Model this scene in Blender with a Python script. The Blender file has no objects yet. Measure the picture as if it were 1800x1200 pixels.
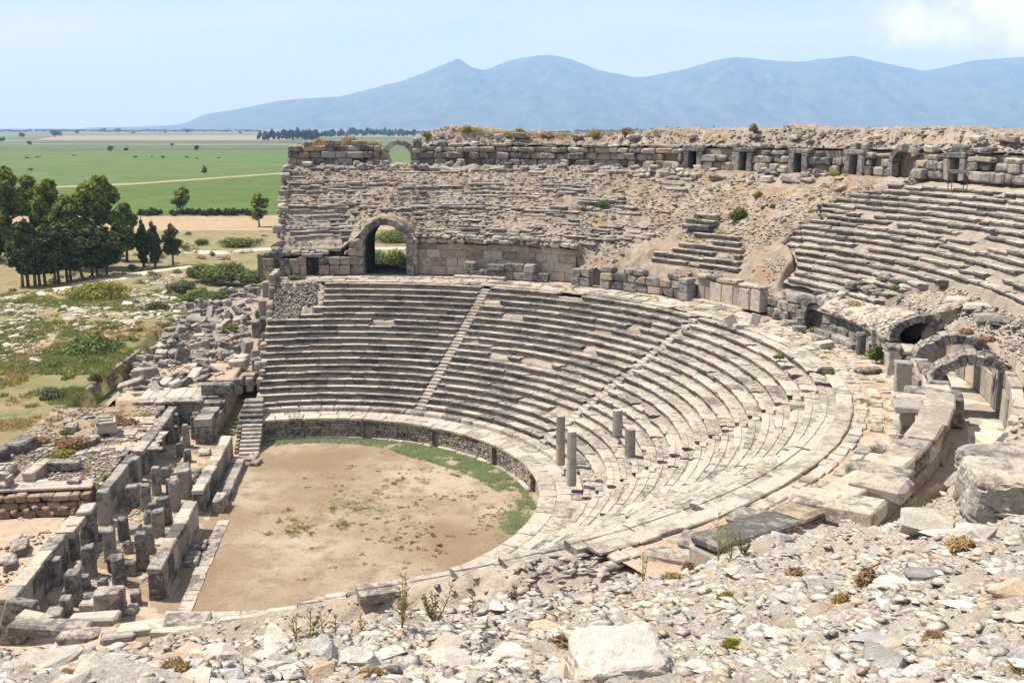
import bpy, bmesh, math, random
import numpy as np
from mathutils import Vector, Matrix, Euler

S = bpy.context.scene
COL = S.collection

# ------------------------------------------------------------------ camera
F_PX = 1795.0                      # focal length in pixels of an 1800 px wide frame
CAM_Z = 24.3
PITCH = math.atan((600 - 224) / F_PX)
cam_d = bpy.data.cameras.new('camera')
cam_d.sensor_width = 36.0
cam_d.lens = 36.0 * F_PX / 1800.0
cam_d.clip_start = 0.1
cam_d.clip_end = 90000.0
cam = bpy.data.objects.new('camera', cam_d)
COL.objects.link(cam)
cam.location = (0, 0, CAM_Z)
cam.rotation_euler = (math.pi / 2 - PITCH, 0, 0)
S.camera = cam

# ------------------------------------------------------------------ world and sun
SUN_EL = math.radians(60)
SUN_AZ = math.radians(-74)         # clockwise from +Y
W = bpy.data.worlds.new('World')
S.world = W
W.use_nodes = True
nt = W.node_tree
nt.nodes.clear()
wo = nt.nodes.new('ShaderNodeOutputWorld')
bg = nt.nodes.new('ShaderNodeBackground')
sky = nt.nodes.new('ShaderNodeTexSky')
sky.sky_type = 'NISHITA'
sky.sun_disc = False
sky.sun_elevation = SUN_EL
sky.sun_rotation = SUN_AZ % (2 * math.pi)
sky.altitude = 0
sky.air_density = 1.0
sky.dust_density = 0.6
sky.ozone_density = 2.0
bg.inputs['Strength'].default_value = 0.095
geo = nt.nodes.new('ShaderNodeTexCoord')


def wnode(t, **kw):
    n = nt.nodes.new(t)
    for k, v in kw.items():
        setattr(n, k, v)
    return n


# thin streaky cirrus over the whole sky
mp = wnode('ShaderNodeMapping')
mp.inputs['Scale'].default_value = (1.6, 1.6, 9.0)
mp.inputs['Rotation'].default_value = (0.06, -0.03, 0.4)
nt.links.new(geo.outputs['Generated'], mp.inputs['Vector'])
nz = wnode('ShaderNodeTexNoise')
nz.inputs['Scale'].default_value = 1.7
nz.inputs['Detail'].default_value = 7
nz.inputs['Roughness'].default_value = 0.58
nz.inputs['Distortion'].default_value = 0.5
nt.links.new(mp.outputs[0], nz.inputs['Vector'])
rp = wnode('ShaderNodeMapRange')
rp.inputs['From Min'].default_value = 0.30
rp.inputs['From Max'].default_value = 0.72
rp.inputs['To Max'].default_value = 0.85
nt.links.new(nz.outputs['Fac'], rp.inputs['Value'])
# one cumulus head low in the sky, towards the right end of the mountains
cdir = Vector((0.470, 1.0, 0.105)).normalized()
sub = wnode('ShaderNodeVectorMath', operation='SUBTRACT')
sub.inputs[1].default_value = cdir
nt.links.new(geo.outputs['Generated'], sub.inputs[0])
mul = wnode('ShaderNodeVectorMath', operation='MULTIPLY')
mul.inputs[1].default_value = (10, 10, 26)
nt.links.new(sub.outputs[0], mul.inputs[0])
ln = wnode('ShaderNodeVectorMath', operation='LENGTH')
nt.links.new(mul.outputs[0], ln.inputs[0])
cn = wnode('ShaderNodeTexNoise')
cn.inputs['Scale'].default_value = 26
cn.inputs['Detail'].default_value = 6
nt.links.new(geo.outputs['Generated'], cn.inputs['Vector'])
ms = wnode('ShaderNodeMath', operation='MULTIPLY_ADD')
ms.inputs[1].default_value = 2.6
nt.links.new(cn.outputs['Fac'], ms.inputs[0])
nt.links.new(ln.outputs['Value'], ms.inputs[2])
rc = wnode('ShaderNodeMapRange')
rc.inputs['From Min'].default_value = 2.35
rc.inputs['From Max'].default_value = 1.75
rc.inputs['To Max'].default_value = 0.42
nt.links.new(ms.outputs[0], rc.inputs['Value'])
mix = wnode('ShaderNodeMixRGB')
mix.inputs['Color2'].default_value = (7.1, 7.0, 7.5, 1)
nt.links.new(rp.outputs[0], mix.inputs['Fac'])
nt.links.new(sky.outputs[0], mix.inputs['Color1'])
mix2 = wnode('ShaderNodeMixRGB')
mix2.inputs['Color2'].default_value = (13.5, 13.2, 13.0, 1)
nt.links.new(rc.outputs[0], mix2.inputs['Fac'])
nt.links.new(mix.outputs[0], mix2.inputs['Color1'])
nt.links.new(mix2.outputs[0], bg.inputs['Color'])
nt.links.new(bg.outputs[0], wo.inputs['Surface'])

sun_d = bpy.data.lights.new('sun', 'SUN')
sun_d.energy = 5.0
sun_d.angle = math.radians(0.5)
sun_d.color = (1.0, 0.95, 0.87)
sun = bpy.data.objects.new('sun', sun_d)
COL.objects.link(sun)
to_sun = Vector((math.cos(SUN_EL) * math.sin(SUN_AZ), math.cos(SUN_EL) * math.cos(SUN_AZ), math.sin(SUN_EL)))
sun.rotation_euler = to_sun.to_track_quat('Z', 'Y').to_euler()
sun.location = (-60, 60, 120)

S.view_settings.view_transform = 'Standard'
S.view_settings.look = 'None'
S.view_settings.gamma = 1
S.view_settings.use_curve_mapping = False
S.view_settings.exposure = 0.66
S.cycles.use_denoising = True
S.cycles.max_bounces = 5
S.cycles.diffuse_bounces = 3
S.cycles.volume_bounces = 1
S.cycles.transparent_max_bounces = 4

# ------------------------------------------------------------------ layout helpers
CX, CY = -14.83, 61.68             # centre of the orchestra circle
_c, _s = math.cos(PITCH), math.sin(PITCH)


def un(px, py, z=0.0):
    """Ground point at height z that lies along a sight line of the survey photo."""
    x = (px - 900) / F_PX
    y = (600 - py) / F_PX
    d = (x, _c + y * _s, -_s + y * _c)
    t = (z - CAM_Z) / d[2]
    return d[0] * t, d[1] * t


def pol(R, th, z=0.0):
    a = math.radians(th)
    return Vector((CX + R * math.cos(a), CY + R * math.sin(a), z))


def to_pol(x, y):
    return math.hypot(x - CX, y - CY), math.degrees(math.atan2(y - CY, x - CX))


U = Vector((0.113, -0.9936, 0))    # along the stage front, towards the camera
V = Vector((-0.9936, -0.113, 0))   # from the orchestra to the stage


def sw(s, w, z=0.0):
    return Vector((CX, CY, 0)) + U * s + V * w + Vector((0, 0, z))


U_ANG = math.atan2(U.y, U.x)


# ------------------------------------------------------------------ numpy noise
def _hash(ix, iy, k=0):
    h = (ix.astype(np.int64) * 374761393 + iy.astype(np.int64) * 668265263 + k * 974634777) & 0xFFFFFFFF
    h = ((h ^ (h >> 13)) * 1274126177) & 0xFFFFFFFF
    h = h ^ (h >> 16)
    return (h & 0xFFFFFF) / float(0x1000000)


def vnoise(x, y, k=0):
    ix, iy = np.floor(x), np.floor(y)
    fx, fy = x - ix, y - iy
    fx = fx * fx * (3 - 2 * fx)
    fy = fy * fy * (3 - 2 * fy)
    ix = ix.astype(np.int64)
    iy = iy.astype(np.int64)
    a, b = _hash(ix, iy, k), _hash(ix + 1, iy, k)
    c, d = _hash(ix, iy + 1, k), _hash(ix + 1, iy + 1, k)
    return (a * (1 - fx) + b * fx) * (1 - fy) + (c * (1 - fx) + d * fx) * fy


def fbm(x, y, oct=4, k=0):
    t, a, s = 0, 0.5, 0
    for i in range(oct):
        t = t + a * vnoise(x * 2 ** i + 17.3 * i, y * 2 ** i - 9.1 * i, k + i)
        s += a
        a *= 0.5
    return t / s


def worley(x, y, k=0):
    """distance to nearest and second nearest cell point, random value of the cell"""
    ix, iy = np.floor(x).astype(np.int64), np.floor(y).astype(np.int64)
    d1 = np.full(x.shape, 9.0)
    d2 = np.full(x.shape, 9.0)
    v = np.zeros(x.shape)
    for ox in (-1, 0, 1):
        for oy in (-1, 0, 1):
            jx, jy = ix + ox, iy + oy
            px, py = jx + _hash(jx, jy, k), jy + _hash(jx, jy, k + 1)
            d = np.hypot(x - px, y - py)
            nearer = d < d1
            d2 = np.where(nearer, d1, np.minimum(d2, d))
            v = np.where(nearer, _hash(jx, jy, k + 2), v)
            d1 = np.minimum(d1, d)
    return d1, d2, v


def sstep(a, b, x):
    t = np.clip((x - a) / (b - a), 0, 1)
    return t * t * (3 - 2 * t)


# ------------------------------------------------------------------ object helpers
def mesh_np(name, verts, faces_flat, loop_tot, smooth=False):
    me = bpy.data.meshes.new(name)
    verts = np.asarray(verts, np.float32).reshape(-1, 3)
    fl = np.asarray(faces_flat, np.int32)
    lt = np.asarray(loop_tot, np.int32)
    me.vertices.add(len(verts))
    me.vertices.foreach_set('co', verts.ravel())
    me.loops.add(len(fl))
    me.loops.foreach_set('vertex_index', fl)
    me.polygons.add(len(lt))
    st = np.zeros(len(lt), np.int32)
    st[1:] = np.cumsum(lt)[:-1]
    me.polygons.foreach_set('loop_start', st)
    if smooth:
        me.polygons.foreach_set('use_smooth', np.ones(len(lt), bool))
    me.update(calc_edges=True)
    return me


def mesh_py(name, verts, faces, smooth=False):
    me = bpy.data.meshes.new(name)
    me.from_pydata(verts, [], faces)
    if smooth:
        me.polygons.foreach_set('use_smooth', [True] * len(me.polygons))
    return me


def grid_mesh(name, P, smooth=True):
    """P: (n,m,3) array of points"""
    n, m = P.shape[:2]
    idx = np.arange(n * m).reshape(n, m)
    q = np.stack([idx[:-1, :-1], idx[1:, :-1], idx[1:, 1:], idx[:-1, 1:]], -1).reshape(-1)
    return mesh_np(name, P.reshape(-1, 3), q, np.full((n - 1) * (m - 1), 4), smooth)


def put(name, me, mat, parent=None, loc=(0, 0, 0), rot=(0, 0, 0), scale=None):
    o = bpy.data.objects.new(name, me)
    if mat is not None and not me.materials:
        me.materials.append(mat)
    COL.objects.link(o)
    o.location = loc
    o.rotation_euler = rot
    if scale is not None:
        o.scale = scale
    if parent is not None:
        o.parent = parent
    return o


def tag(o, label, cat, group=None):
    o['label'] = label
    o['kind'] = 'thing'
    o['category'] = cat
    if group:
        o['group'] = group
    return o


def thing(name, label, cat, loc=(0, 0, 0), rz=0.0, group=None):
    o = bpy.data.objects.new(name, None)
    o.empty_display_size = 0.3
    COL.objects.link(o)
    o.location = loc
    o.rotation_euler = (0, 0, rz)
    return tag(o, label, cat, group)


def structure(o):
    o['kind'] = 'structure'
    return o


def stuff(o):
    o['kind'] = 'stuff'
    return o


# the eight corners of a box, each cut into three: 24 verts, 44 triangles
_CH = []
for _i in range(8):
    sx, sy, sz = (_i & 1) * 2 - 1, ((_i >> 1) & 1) * 2 - 1, ((_i >> 2) & 1) * 2 - 1
    _CH += [(sx, sy, sz, 0), (sx, sy, sz, 1), (sx, sy, sz, 2)]


def _ch_faces():
    bm = bmesh.new()
    for sx, sy, sz, a in _CH:
        b = [0.8 * sx, 0.8 * sy, 0.8 * sz]
        b[a] = (sx, sy, sz)[a]
        bm.verts.new(b)
    bm.verts.ensure_lookup_table()
    bmesh.ops.convex_hull(bm, input=bm.verts)
    bmesh.ops.dissolve_limit(bm, angle_limit=0.02, verts=bm.verts, edges=bm.edges)
    bm.verts.index_update()
    # match back to the original order
    order = {}
    for v in bm.verts:
        best = min(range(24), key=lambda i: (Vector([(_CH[i][j] if j == _CH[i][3] else 0.8 * _CH[i][j]) for j in range(3)]) - v.co).length)
        order[v.index] = best
    fs = [[order[v.index] for v in f.verts] for f in bm.faces]
    bm.free()
    return fs


CH_FACES = _ch_faces()


def block(L, Wd, H, rng, bev=0.04, jit=0.02, name='block', base=True):
    """worn ashlar block L x Wd x H, origin at the middle of its underside"""
    vs = []
    corner = {}
    for sx, sy, sz, a in _CH:
        k = (sx, sy, sz)
        if k not in corner:
            corner[k] = [rng.uniform(-jit, jit) for _ in range(3)] + [bev * rng.uniform(0.5, 1.9) * (2.6 if rng.random() < 0.12 else 1)]
        j = corner[k]
        b = j[3]
        dims = (L / 2, Wd / 2, H / 2)
        p = [k[i] * (dims[i] - (0 if i == a else min(b, dims[i] * 0.6))) + j[i] for i in range(3)]
        if base:
            p[2] += H / 2
        vs.append(p)
    return mesh_py(name, vs, CH_FACES)


def rock_mesh(rng, n=14, flat=0.6, name='rock'):
    """angular broken stone inside the unit ball"""
    bm = bmesh.new()
    for _ in range(n):
        v = Vector((rng.gauss(0, 1), rng.gauss(0, 1), rng.gauss(0, 1))).normalized() * rng.uniform(0.75, 1.0)
        v.z *= flat
        bm.verts.new(v)
    r = bmesh.ops.convex_hull(bm, input=bm.verts)
    bmesh.ops.delete(bm, geom=[v for v in bm.verts if not v.link_faces], context='VERTS')
    me = bpy.data.meshes.new(name)
    bm.to_mesh(me)
    bm.free()
    return me


def mesh_arrays(me):
    v = np.zeros(len(me.vertices) * 3, np.float32)
    me.vertices.foreach_get('co', v)
    me.calc_loop_triangles()
    t = np.zeros(len(me.loop_triangles) * 3, np.int32)
    me.loop_triangles.foreach_get('vertices', t)
    return v.reshape(-1, 3), t.reshape(-1, 3)


def scatter_mesh(name, variants, pos, scl, rot, tilt=None):
    """join copies of variants (list of (v,t)) at pos (n,3) with scl (n,3) and z-rotation rot (n,)"""
    V_, T_, off = [], [], 0
    n = len(pos)
    which = np.arange(n) % len(variants)
    for k, (v, t) in enumerate(variants):
        m = which == k
        if not m.any():
            continue
        p, s, r = pos[m], scl[m], rot[m]
        q = v[None] * s[:, None, :]
        if tilt is not None:
            tl = tilt[m][:, None]
            y, z = q[..., 1].copy(), q[..., 2].copy()
            q[..., 1] = y * np.cos(tl) - z * np.sin(tl)
            q[..., 2] = y * np.sin(tl) + z * np.cos(tl)
        c, s_ = np.cos(r)[:, None], np.sin(r)[:, None]
        x = q[..., 0] * c - q[..., 1] * s_
        y = q[..., 0] * s_ + q[..., 1] * c
        q = np.stack([x, y, q[..., 2]], -1) + p[:, None, :]
        nn = len(p)
        V_.append(q.reshape(-1, 3))
        T_.append((t[None] + (np.arange(nn) * len(v))[:, None, None] + off).reshape(-1, 3))
        off += nn * len(v)
    V_ = np.concatenate(V_)
    T_ = np.concatenate(T_)
    return mesh_np(name, V_, T_.ravel(), np.full(len(T_), 3))


# ------------------------------------------------------------------ materials
def new_mat(name):
    m = bpy.data.materials.new(name)
    m.use_nodes = True
    t = m.node_tree
    t.nodes.clear()
    out = t.nodes.new('ShaderNodeOutputMaterial')
    b = t.nodes.new('ShaderNodeBsdfPrincipled')
    b.inputs['Roughness'].default_value = 0.92
    b.inputs['Specular IOR Level'].default_value = 0.15
    t.links.new(b.outputs[0], out.inputs['Surface'])
    return m, t, b, out


def noise(t, vec, scale, detail=4, rough=0.55, dist=0.0):
    n = t.nodes.new('ShaderNodeTexNoise')
    n.inputs['Scale'].default_value = scale
    n.inputs['Detail'].default_value = detail
    n.inputs['Roughness'].default_value = rough
    n.inputs['Distortion'].default_value = dist
    t.links.new(vec, n.inputs['Vector'])
    return n.outputs['Fac']


def ramp(t, fac, stops):
    r = t.nodes.new('ShaderNodeValToRGB')
    e = r.color_ramp.elements
    while len(e) < len(stops):
        e.new(0.5)
    for i, (p, c) in enumerate(stops):
        e[i].position = p
        e[i].color = (c[0], c[1], c[2], 1) if not isinstance(c, (int, float)) else (c, c, c, 1)
    t.links.new(fac, r.inputs[0])
    return r.outputs[0]


def mixc(t, fac, a, b, mode='MIX'):
    m = t.nodes.new('ShaderNodeMixRGB')
    m.blend_type = mode
    for sock, v in (('Fac', fac), ('Color1', a), ('Color2', b)):
        if isinstance(v, (int, float)):
            m.inputs[sock].default_value = v
        elif isinstance(v, tuple):
            m.inputs[sock].default_value = (v[0], v[1], v[2], 1)
        else:
            t.links.new(v, m.inputs[sock])
    return m.outputs[0]


def maprange(t, v, a, b, c=0.0, d=1.0):
    m = t.nodes.new('ShaderNodeMapRange')
    for s_, x in (('From Min', a), ('From Max', b), ('To Min', c), ('To Max', d)):
        m.inputs[s_].default_value = x
    t.links.new(v, m.inputs['Value'])
    return m.outputs[0]


def math_n(t, op, a, b=0.0):
    m = t.nodes.new('ShaderNodeMath')
    m.operation = op
    for i, v in enumerate((a, b)):
        if isinstance(v, (int, float)):
            m.inputs[i].default_value = v
        else:
            t.links.new(v, m.inputs[i])
    return m.outputs[0]


def bump(t, b, h, strength=0.5, dist=0.05):
    n = t.nodes.new('ShaderNodeBump')
    n.inputs['Strength'].default_value = strength
    n.inputs['Distance'].default_value = dist
    t.links.new(h, n.inputs['Height'])
    t.links.new(n.outputs[0], b.inputs['Normal'])


def rnd(t):
    """one random number per object and per loose piece of a joined mesh"""
    oi = t.nodes.new('ShaderNodeObjectInfo')
    g = t.nodes.new('ShaderNodeNewGeometry')
    a = math_n(t, 'ADD', oi.outputs['Random'], g.outputs['Random Per Island'])
    return math_n(t, 'FRACT', a), g.outputs['Position']


def stone_mat(name, pale, mid, dark, lichen=0.5, s=1.0, var=0.5, warm=(0.42, 0.30, 0.18), warm_amt=0.12, bmp=0.6, lo=0.47):
    m, t, b, out = new_mat(name)
    r, pos = rnd(t)
    big = noise(t, pos, 0.45 * s, 3)
    med = noise(t, pos, 3.0 * s, 6, 0.62)
    fine = noise(t, pos, 17 * s, 4, 0.65)
    c = mixc(t, maprange(t, math_n(t, 'ADD', med, math_n(t, 'MULTIPLY', r, var)), 0.45, 0.62 + var * 0.9), pale, mid)
    c = mixc(t, math_n(t, 'MULTIPLY', maprange(t, noise(t, pos, 1.3 * s, 4), 0.52, 0.72), warm_amt * 3), c, warm)
    lf = math_n(t, 'ADD', math_n(t, 'MULTIPLY', med, 0.6), math_n(t, 'MULTIPLY', big, 0.4))
    lf = math_n(t, 'ADD', lf, maprange(t, r, 0, 1, -0.06, 0.06))
    mask = math_n(t, 'MULTIPLY', maprange(t, lf, lo, lo + 0.10), lichen)
    c = mixc(t, mask, c, dark)
    c = mixc(t, 0.55, c, ramp(t, fine, [(0.25, 0.45), (0.5, 0.9), (0.75, 1.25)]), 'MULTIPLY')
    t.links.new(c, b.inputs['Base Color'])
    h = math_n(t, 'ADD', math_n(t, 'MULTIPLY', med, 1.4), fine)
    bump(t, b, h, bmp, 0.06 / s)
    return m


M = {}
M['seat'] = stone_mat('weathered_marble', (0.47, 0.41, 0.335), (0.31, 0.27, 0.23), (0.115, 0.105, 0.097), 0.8)
M['pale'] = stone_mat('pale_marble', (0.50, 0.44, 0.365), (0.37, 0.325, 0.27), (0.17, 0.152, 0.132), 0.6, lo=0.50, var=.45)
M['riser_dark'] = stone_mat('dark_riser_stone', (0.235, 0.212, 0.187), (0.135, 0.124, 0.113), (0.062, 0.059, 0.056), 0.7, s=1.6, var=.5, warm_amt=.05)  # darker stone for the front and end faces of the seats
M['painted_shade'] = stone_mat('masonry_painted_shade', (0.10, 0.085, 0.075), (0.07, 0.062, 0.055), (0.04, 0.037, 0.034), 0.5)  # near-black colour standing in for the shade inside passages and doorways
M['grey'] = stone_mat('grey_ashlar', (0.34, 0.305, 0.265), (0.205, 0.188, 0.17), (0.08, 0.076, 0.072), 0.8)
M['brown'] = stone_mat('brown_masonry', (0.40, 0.32, 0.235), (0.27, 0.21, 0.155), (0.12, 0.10, 0.085), 0.5, warm_amt=0.2)
M['orange'] = stone_mat('ochre_conglomerate', (0.40, 0.30, 0.21), (0.30, 0.215, 0.15), (0.17, 0.125, 0.09), 0.5)
M['wall'] = stone_mat('smooth_wall_face', (0.48, 0.41, 0.33), (0.36, 0.31, 0.255), (0.17, 0.15, 0.13), 0.5, bmp=0.3)
M['rubble'] = stone_mat('rubble_stone', (0.46, 0.405, 0.34), (0.29, 0.255, 0.215), (0.12, 0.108, 0.096), 0.6, var=0.9)
M['white'] = stone_mat('white_broken_marble', (0.60, 0.54, 0.46), (0.45, 0.395, 0.33), (0.28, 0.25, 0.22), 0.4, s=2.5, var=0.8)
M['fluted'] = stone_mat('column_marble', (0.50, 0.44, 0.375), (0.38, 0.335, 0.285), (0.2, 0.18, 0.16), 0.4, s=1.5)
M['rust'] = stone_mat('rust_stained_marble', (0.46, 0.36, 0.26), (0.36, 0.26, 0.18), (0.2, 0.15, 0.11), 0.4, s=1.5)


def earth_mat(name, a, b_, c_, d_=None, s=1.0, bmp=0.5):
    m, t, b, out = new_mat(name)
    g = t.nodes.new('ShaderNodeNewGeometry')
    pos = g.outputs['Position']
    big = noise(t, pos, 0.16 * s, 5, 0.6)
    med = noise(t, pos, 1.1 * s, 6, 0.65)
    fine = noise(t, pos, 9 * s, 5, 0.7)
    c = mixc(t, maprange(t, big, 0.38, 0.62), a, b_)
    c = mixc(t, maprange(t, med, 0.48, 0.66), c, c_)
    if d_:
        c = mixc(t, math_n(t, 'MULTIPLY', maprange(t, noise(t, pos, 0.5 * s, 6, 0.7), 0.53, 0.62), 0.8), c, d_)
    c = mixc(t, 0.5, c, ramp(t, fine, [(0.28, 0.55), (0.5, 0.95), (0.72, 1.3)]), 'MULTIPLY')
    t.links.new(c, b.inputs['Base Color'])
    bump(t, b, math_n(t, 'ADD', med, fine), bmp, 0.08)
    return m


M['slope'] = earth_mat('rubble_slope_earth', (0.275, 0.222, 0.168), (0.345, 0.292, 0.235), (0.20, 0.165, 0.13), (0.28, 0.185, 0.11))
M['core'] = earth_mat('rubble_core', (0.40, 0.335, 0.265), (0.32, 0.265, 0.21), (0.24, 0.20, 0.165), bmp=0.9)
M['bare'] = earth_mat('orchestra_earth', (0.215, 0.152, 0.094), (0.355, 0.292, 0.212), (0.215, 0.155, 0.098), s=0.62, bmp=0.35)
M['dust'] = earth_mat('trodden_dust', (0.38, 0.28, 0.195), (0.44, 0.345, 0.255), (0.31, 0.235, 0.16), bmp=0.4)
M['site'] = earth_mat('site_ground', (0.30, 0.22, 0.135), (0.185, 0.185, 0.072), (0.24, 0.18, 0.105), (0.10, 0.13, 0.036), bmp=1.0)
M['site2'] = earth_mat('terrace_earth', (0.30, 0.225, 0.155), (0.36, 0.285, 0.21), (0.22, 0.17, 0.115), (0.17, 0.155, 0.07), bmp=0.9)
M['path'] = earth_mat('path_dust', (0.52, 0.45, 0.37), (0.47, 0.40, 0.32), (0.44, 0.37, 0.29), bmp=0.2)
M['fore'] = earth_mat('foreground_rubble', (0.49, 0.425, 0.35), (0.54, 0.485, 0.415), (0.40, 0.345, 0.28), (0.43, 0.325, 0.23), s=3.0, bmp=0.9)


def leaf_mat(name, cols, trans=0.25):
    m, t, b, out = new_mat(name)
    r, pos = rnd(t)
    n = noise(t, pos, 0.7, 2)
    f = math_n(t, 'ADD', math_n(t, 'MULTIPLY', r, 0.65), math_n(t, 'MULTIPLY', n, 0.5))
    st = [(0.2 + 0.6 * i / (len(cols) - 1), c) for i, c in enumerate(cols)]
    c = ramp(t, f, st)
    t.links.new(c, b.inputs['Base Color'])
    b.inputs['Roughness'].default_value = 0.9
    b.inputs['Specular IOR Level'].default_value = 0.05
    tr = t.nodes.new('ShaderNodeBsdfTranslucent')
    t.links.new(c, tr.inputs['Color'])
    mx = t.nodes.new('ShaderNodeMixShader')
    mx.inputs[0].default_value = trans
    t.links.new(b.outputs[0], mx.inputs[1])
    t.links.new(tr.outputs[0], mx.inputs[2])
    t.links.new(mx.outputs[0], out.inputs['Surface'])
    return m


M['euc'] = leaf_mat('eucalyptus_leaf', [(0.05, 0.075, 0.012), (0.15, 0.195, 0.032), (0.35, 0.39, 0.10)], .38)
M['pine'] = leaf_mat('pine_needle', [(0.03, 0.042, 0.014), (0.075, 0.095, 0.032), (0.16, 0.17, 0.065)], 0.25)
M['cyp'] = leaf_mat('cypress_leaf', [(0.02, 0.045, 0.012), (0.045, 0.085, 0.02), (0.07, 0.115, 0.03)], 0.1)
M['bush'] = leaf_mat('shrub_leaf', [(0.075, 0.105, 0.03), (0.14, 0.18, 0.055), (0.22, 0.255, 0.095)])
M['bushg'] = leaf_mat('grey_shrub_leaf', [(0.10, 0.11, 0.06), (0.17, 0.17, 0.10), (0.25, 0.23, 0.15)])
M['yel'] = leaf_mat('yellow_green_leaf', [(0.15, 0.16, 0.03), (0.26, 0.25, 0.055), (0.36, 0.33, 0.09)])
M['dry'] = leaf_mat('dry_grass', [(0.26, 0.18, 0.07), (0.40, 0.285, 0.12), (0.50, 0.38, 0.19)])
M['rusty'] = leaf_mat('dead_scrub', [(0.20, 0.12, 0.07), (0.30, 0.19, 0.11), (0.38, 0.27, 0.17)])
M['grass'] = leaf_mat('green_grass', [(0.13, 0.16, 0.04), (0.21, 0.24, 0.075), (0.30, 0.315, 0.13)])
M['grassb'] = leaf_mat('blue_green_herb', [(0.24, 0.30, 0.14), (0.34, 0.40, 0.20), (0.44, 0.49, 0.28)], .45)
M['far'] = leaf_mat('far_tree_leaf', [(0.02, 0.04, 0.012), (0.045, 0.07, 0.02), (0.07, 0.10, 0.03)], 0.1)
M['bark'] = stone_mat('bark', (0.20, 0.15, 0.11), (0.13, 0.10, 0.07), (0.06, 0.05, 0.04), 0.5, s=3)
M['metal'] = stone_mat('dark_steel_and_shade', (0.12, 0.10, 0.09), (0.08, 0.07, 0.065), (0.05, 0.05, 0.05), 0.2)  # steel of the stand; also painted shade in recesses and passage linings
# ================================================================== land, mountains, air
def sheet(name, pts, mat, z, label_kind=True):
    me = mesh_py(name, [(x, y, z) for x, y in pts], [list(range(len(pts)))])
    return structure(put(name, me, mat))


def field_mat(name, a, b_, c_, s, rows=None):
    m, t, b, out = new_mat(name)
    g = t.nodes.new('ShaderNodeNewGeometry')
    pos = g.outputs['Position']
    c = mixc(t, maprange(t, noise(t, pos, s, 4), 0.4, 0.62), a, b_)
    c = mixc(t, maprange(t, noise(t, pos, s * 5, 7, 0.72), 0.44, 0.62), c, c_)
    c = mixc(t, 0.5, c, ramp(t, noise(t, pos, s * 60, 3, 0.7), [(0.3, 0.55), (0.7, 1.35)]), 'MULTIPLY')
    t.links.new(c, b.inputs['Base Color'])
    return m


# the plain out to the horizon: a patchwork of fields
m, t, b, out = new_mat('plain_patchwork')
g = t.nodes.new('ShaderNodeNewGeometry')
mpn = t.nodes.new('ShaderNodeMapping')
mpn.inputs['Scale'].default_value = (0.0011, 0.0045, 1)
mpn.inputs['Rotation'].default_value = (0, 0, 0.06)
t.links.new(g.outputs['Position'], mpn.inputs['Vector'])
vo = t.nodes.new('ShaderNodeTexVoronoi')
vo.inputs['Scale'].default_value = 1.0
t.links.new(mpn.outputs[0], vo.inputs['Vector'])
sep = t.nodes.new('ShaderNodeSeparateColor')
t.links.new(vo.outputs['Color'], sep.inputs[0])
c = ramp(t, sep.outputs[0], [(0.0, (0.075, 0.105, 0.045)), (0.35, (0.12, 0.15, 0.06)), (0.55, (0.22, 0.20, 0.11)), (0.72, (0.09, 0.12, 0.055)), (0.95, (0.27, 0.22, 0.15))])
c = mixc(t, maprange(t, noise(t, mpn.outputs[0], 9.0, 6, 0.7), 0.5, 0.64), c, (0.06, 0.085, 0.04))
t.links.new(c, b.inputs['Base Color'])
M['plain'] = m
me = mesh_py('plain', [(-29000, -1500, -0.5), (29000, -1500, -0.5), (29000, 29000, -0.5), (-29000, 29000, -0.5)], [(0, 1, 2, 3)])
structure(put('plain', me, M['plain']))

M['crop'] = field_mat('green_crop', (0.078, 0.122, 0.020), (0.10, 0.142, 0.030), (0.058, 0.10, 0.016), 0.02)
M['crop2'] = field_mat('green_crop_far', (0.09, 0.137, 0.035), (0.115, 0.155, 0.05), (0.07, 0.112, 0.026), 0.016)
M['reed'] = field_mat('reed_bed', (0.09, 0.12, 0.05), (0.13, 0.15, 0.065), (0.06, 0.09, 0.035), 0.02)
M['stub'] = field_mat('stubble', (0.36, 0.245, 0.145), (0.31, 0.22, 0.13), (0.34, 0.26, 0.165), 0.02)
M['tan'] = field_mat('ploughed_field', (0.30, 0.225, 0.16), (0.26, 0.21, 0.14), (0.22, 0.20, 0.12), 0.008)
M['track'] = field_mat('field_track', (0.36, 0.28, 0.17), (0.30, 0.24, 0.14), (0.22, 0.21, 0.10), 0.05)


def pxsheet(name, pix, mat, z):
    return sheet(name, [un(x, y, z) for x, y in pix], mat, z)


pxsheet('green_field', [(-500, 384), (900, 371), (900, 300), (650, 294), (230, 324), (-500, 352)], M['crop'], -0.40)
pxsheet('far_green_field', [(-500, 352), (230, 324), (650, 294), (1000, 270), (1000, 262), (-500, 267)], M['crop2'], -0.42)
pxsheet('field_track', [(-500, 353.5), (230, 325), (650, 294.6), (900, 277), (900, 275.5), (650, 292.6), (230, 322), (-500, 350.5)], M['track'], -0.36)
pxsheet('reed_field', [(-600, 265.5), (1000, 261.5), (1000, 254), (-600, 256)], M['reed'], -0.30)
pxsheet('ploughed_field', [(60, 247), (520, 247), (470, 238), (100, 238.5)], M['tan'], 0.0)
pxsheet('stubble_strip', [(-300, 408), (900, 404), (900, 377), (-300, 382)], M['stub'], -0.34)

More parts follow.
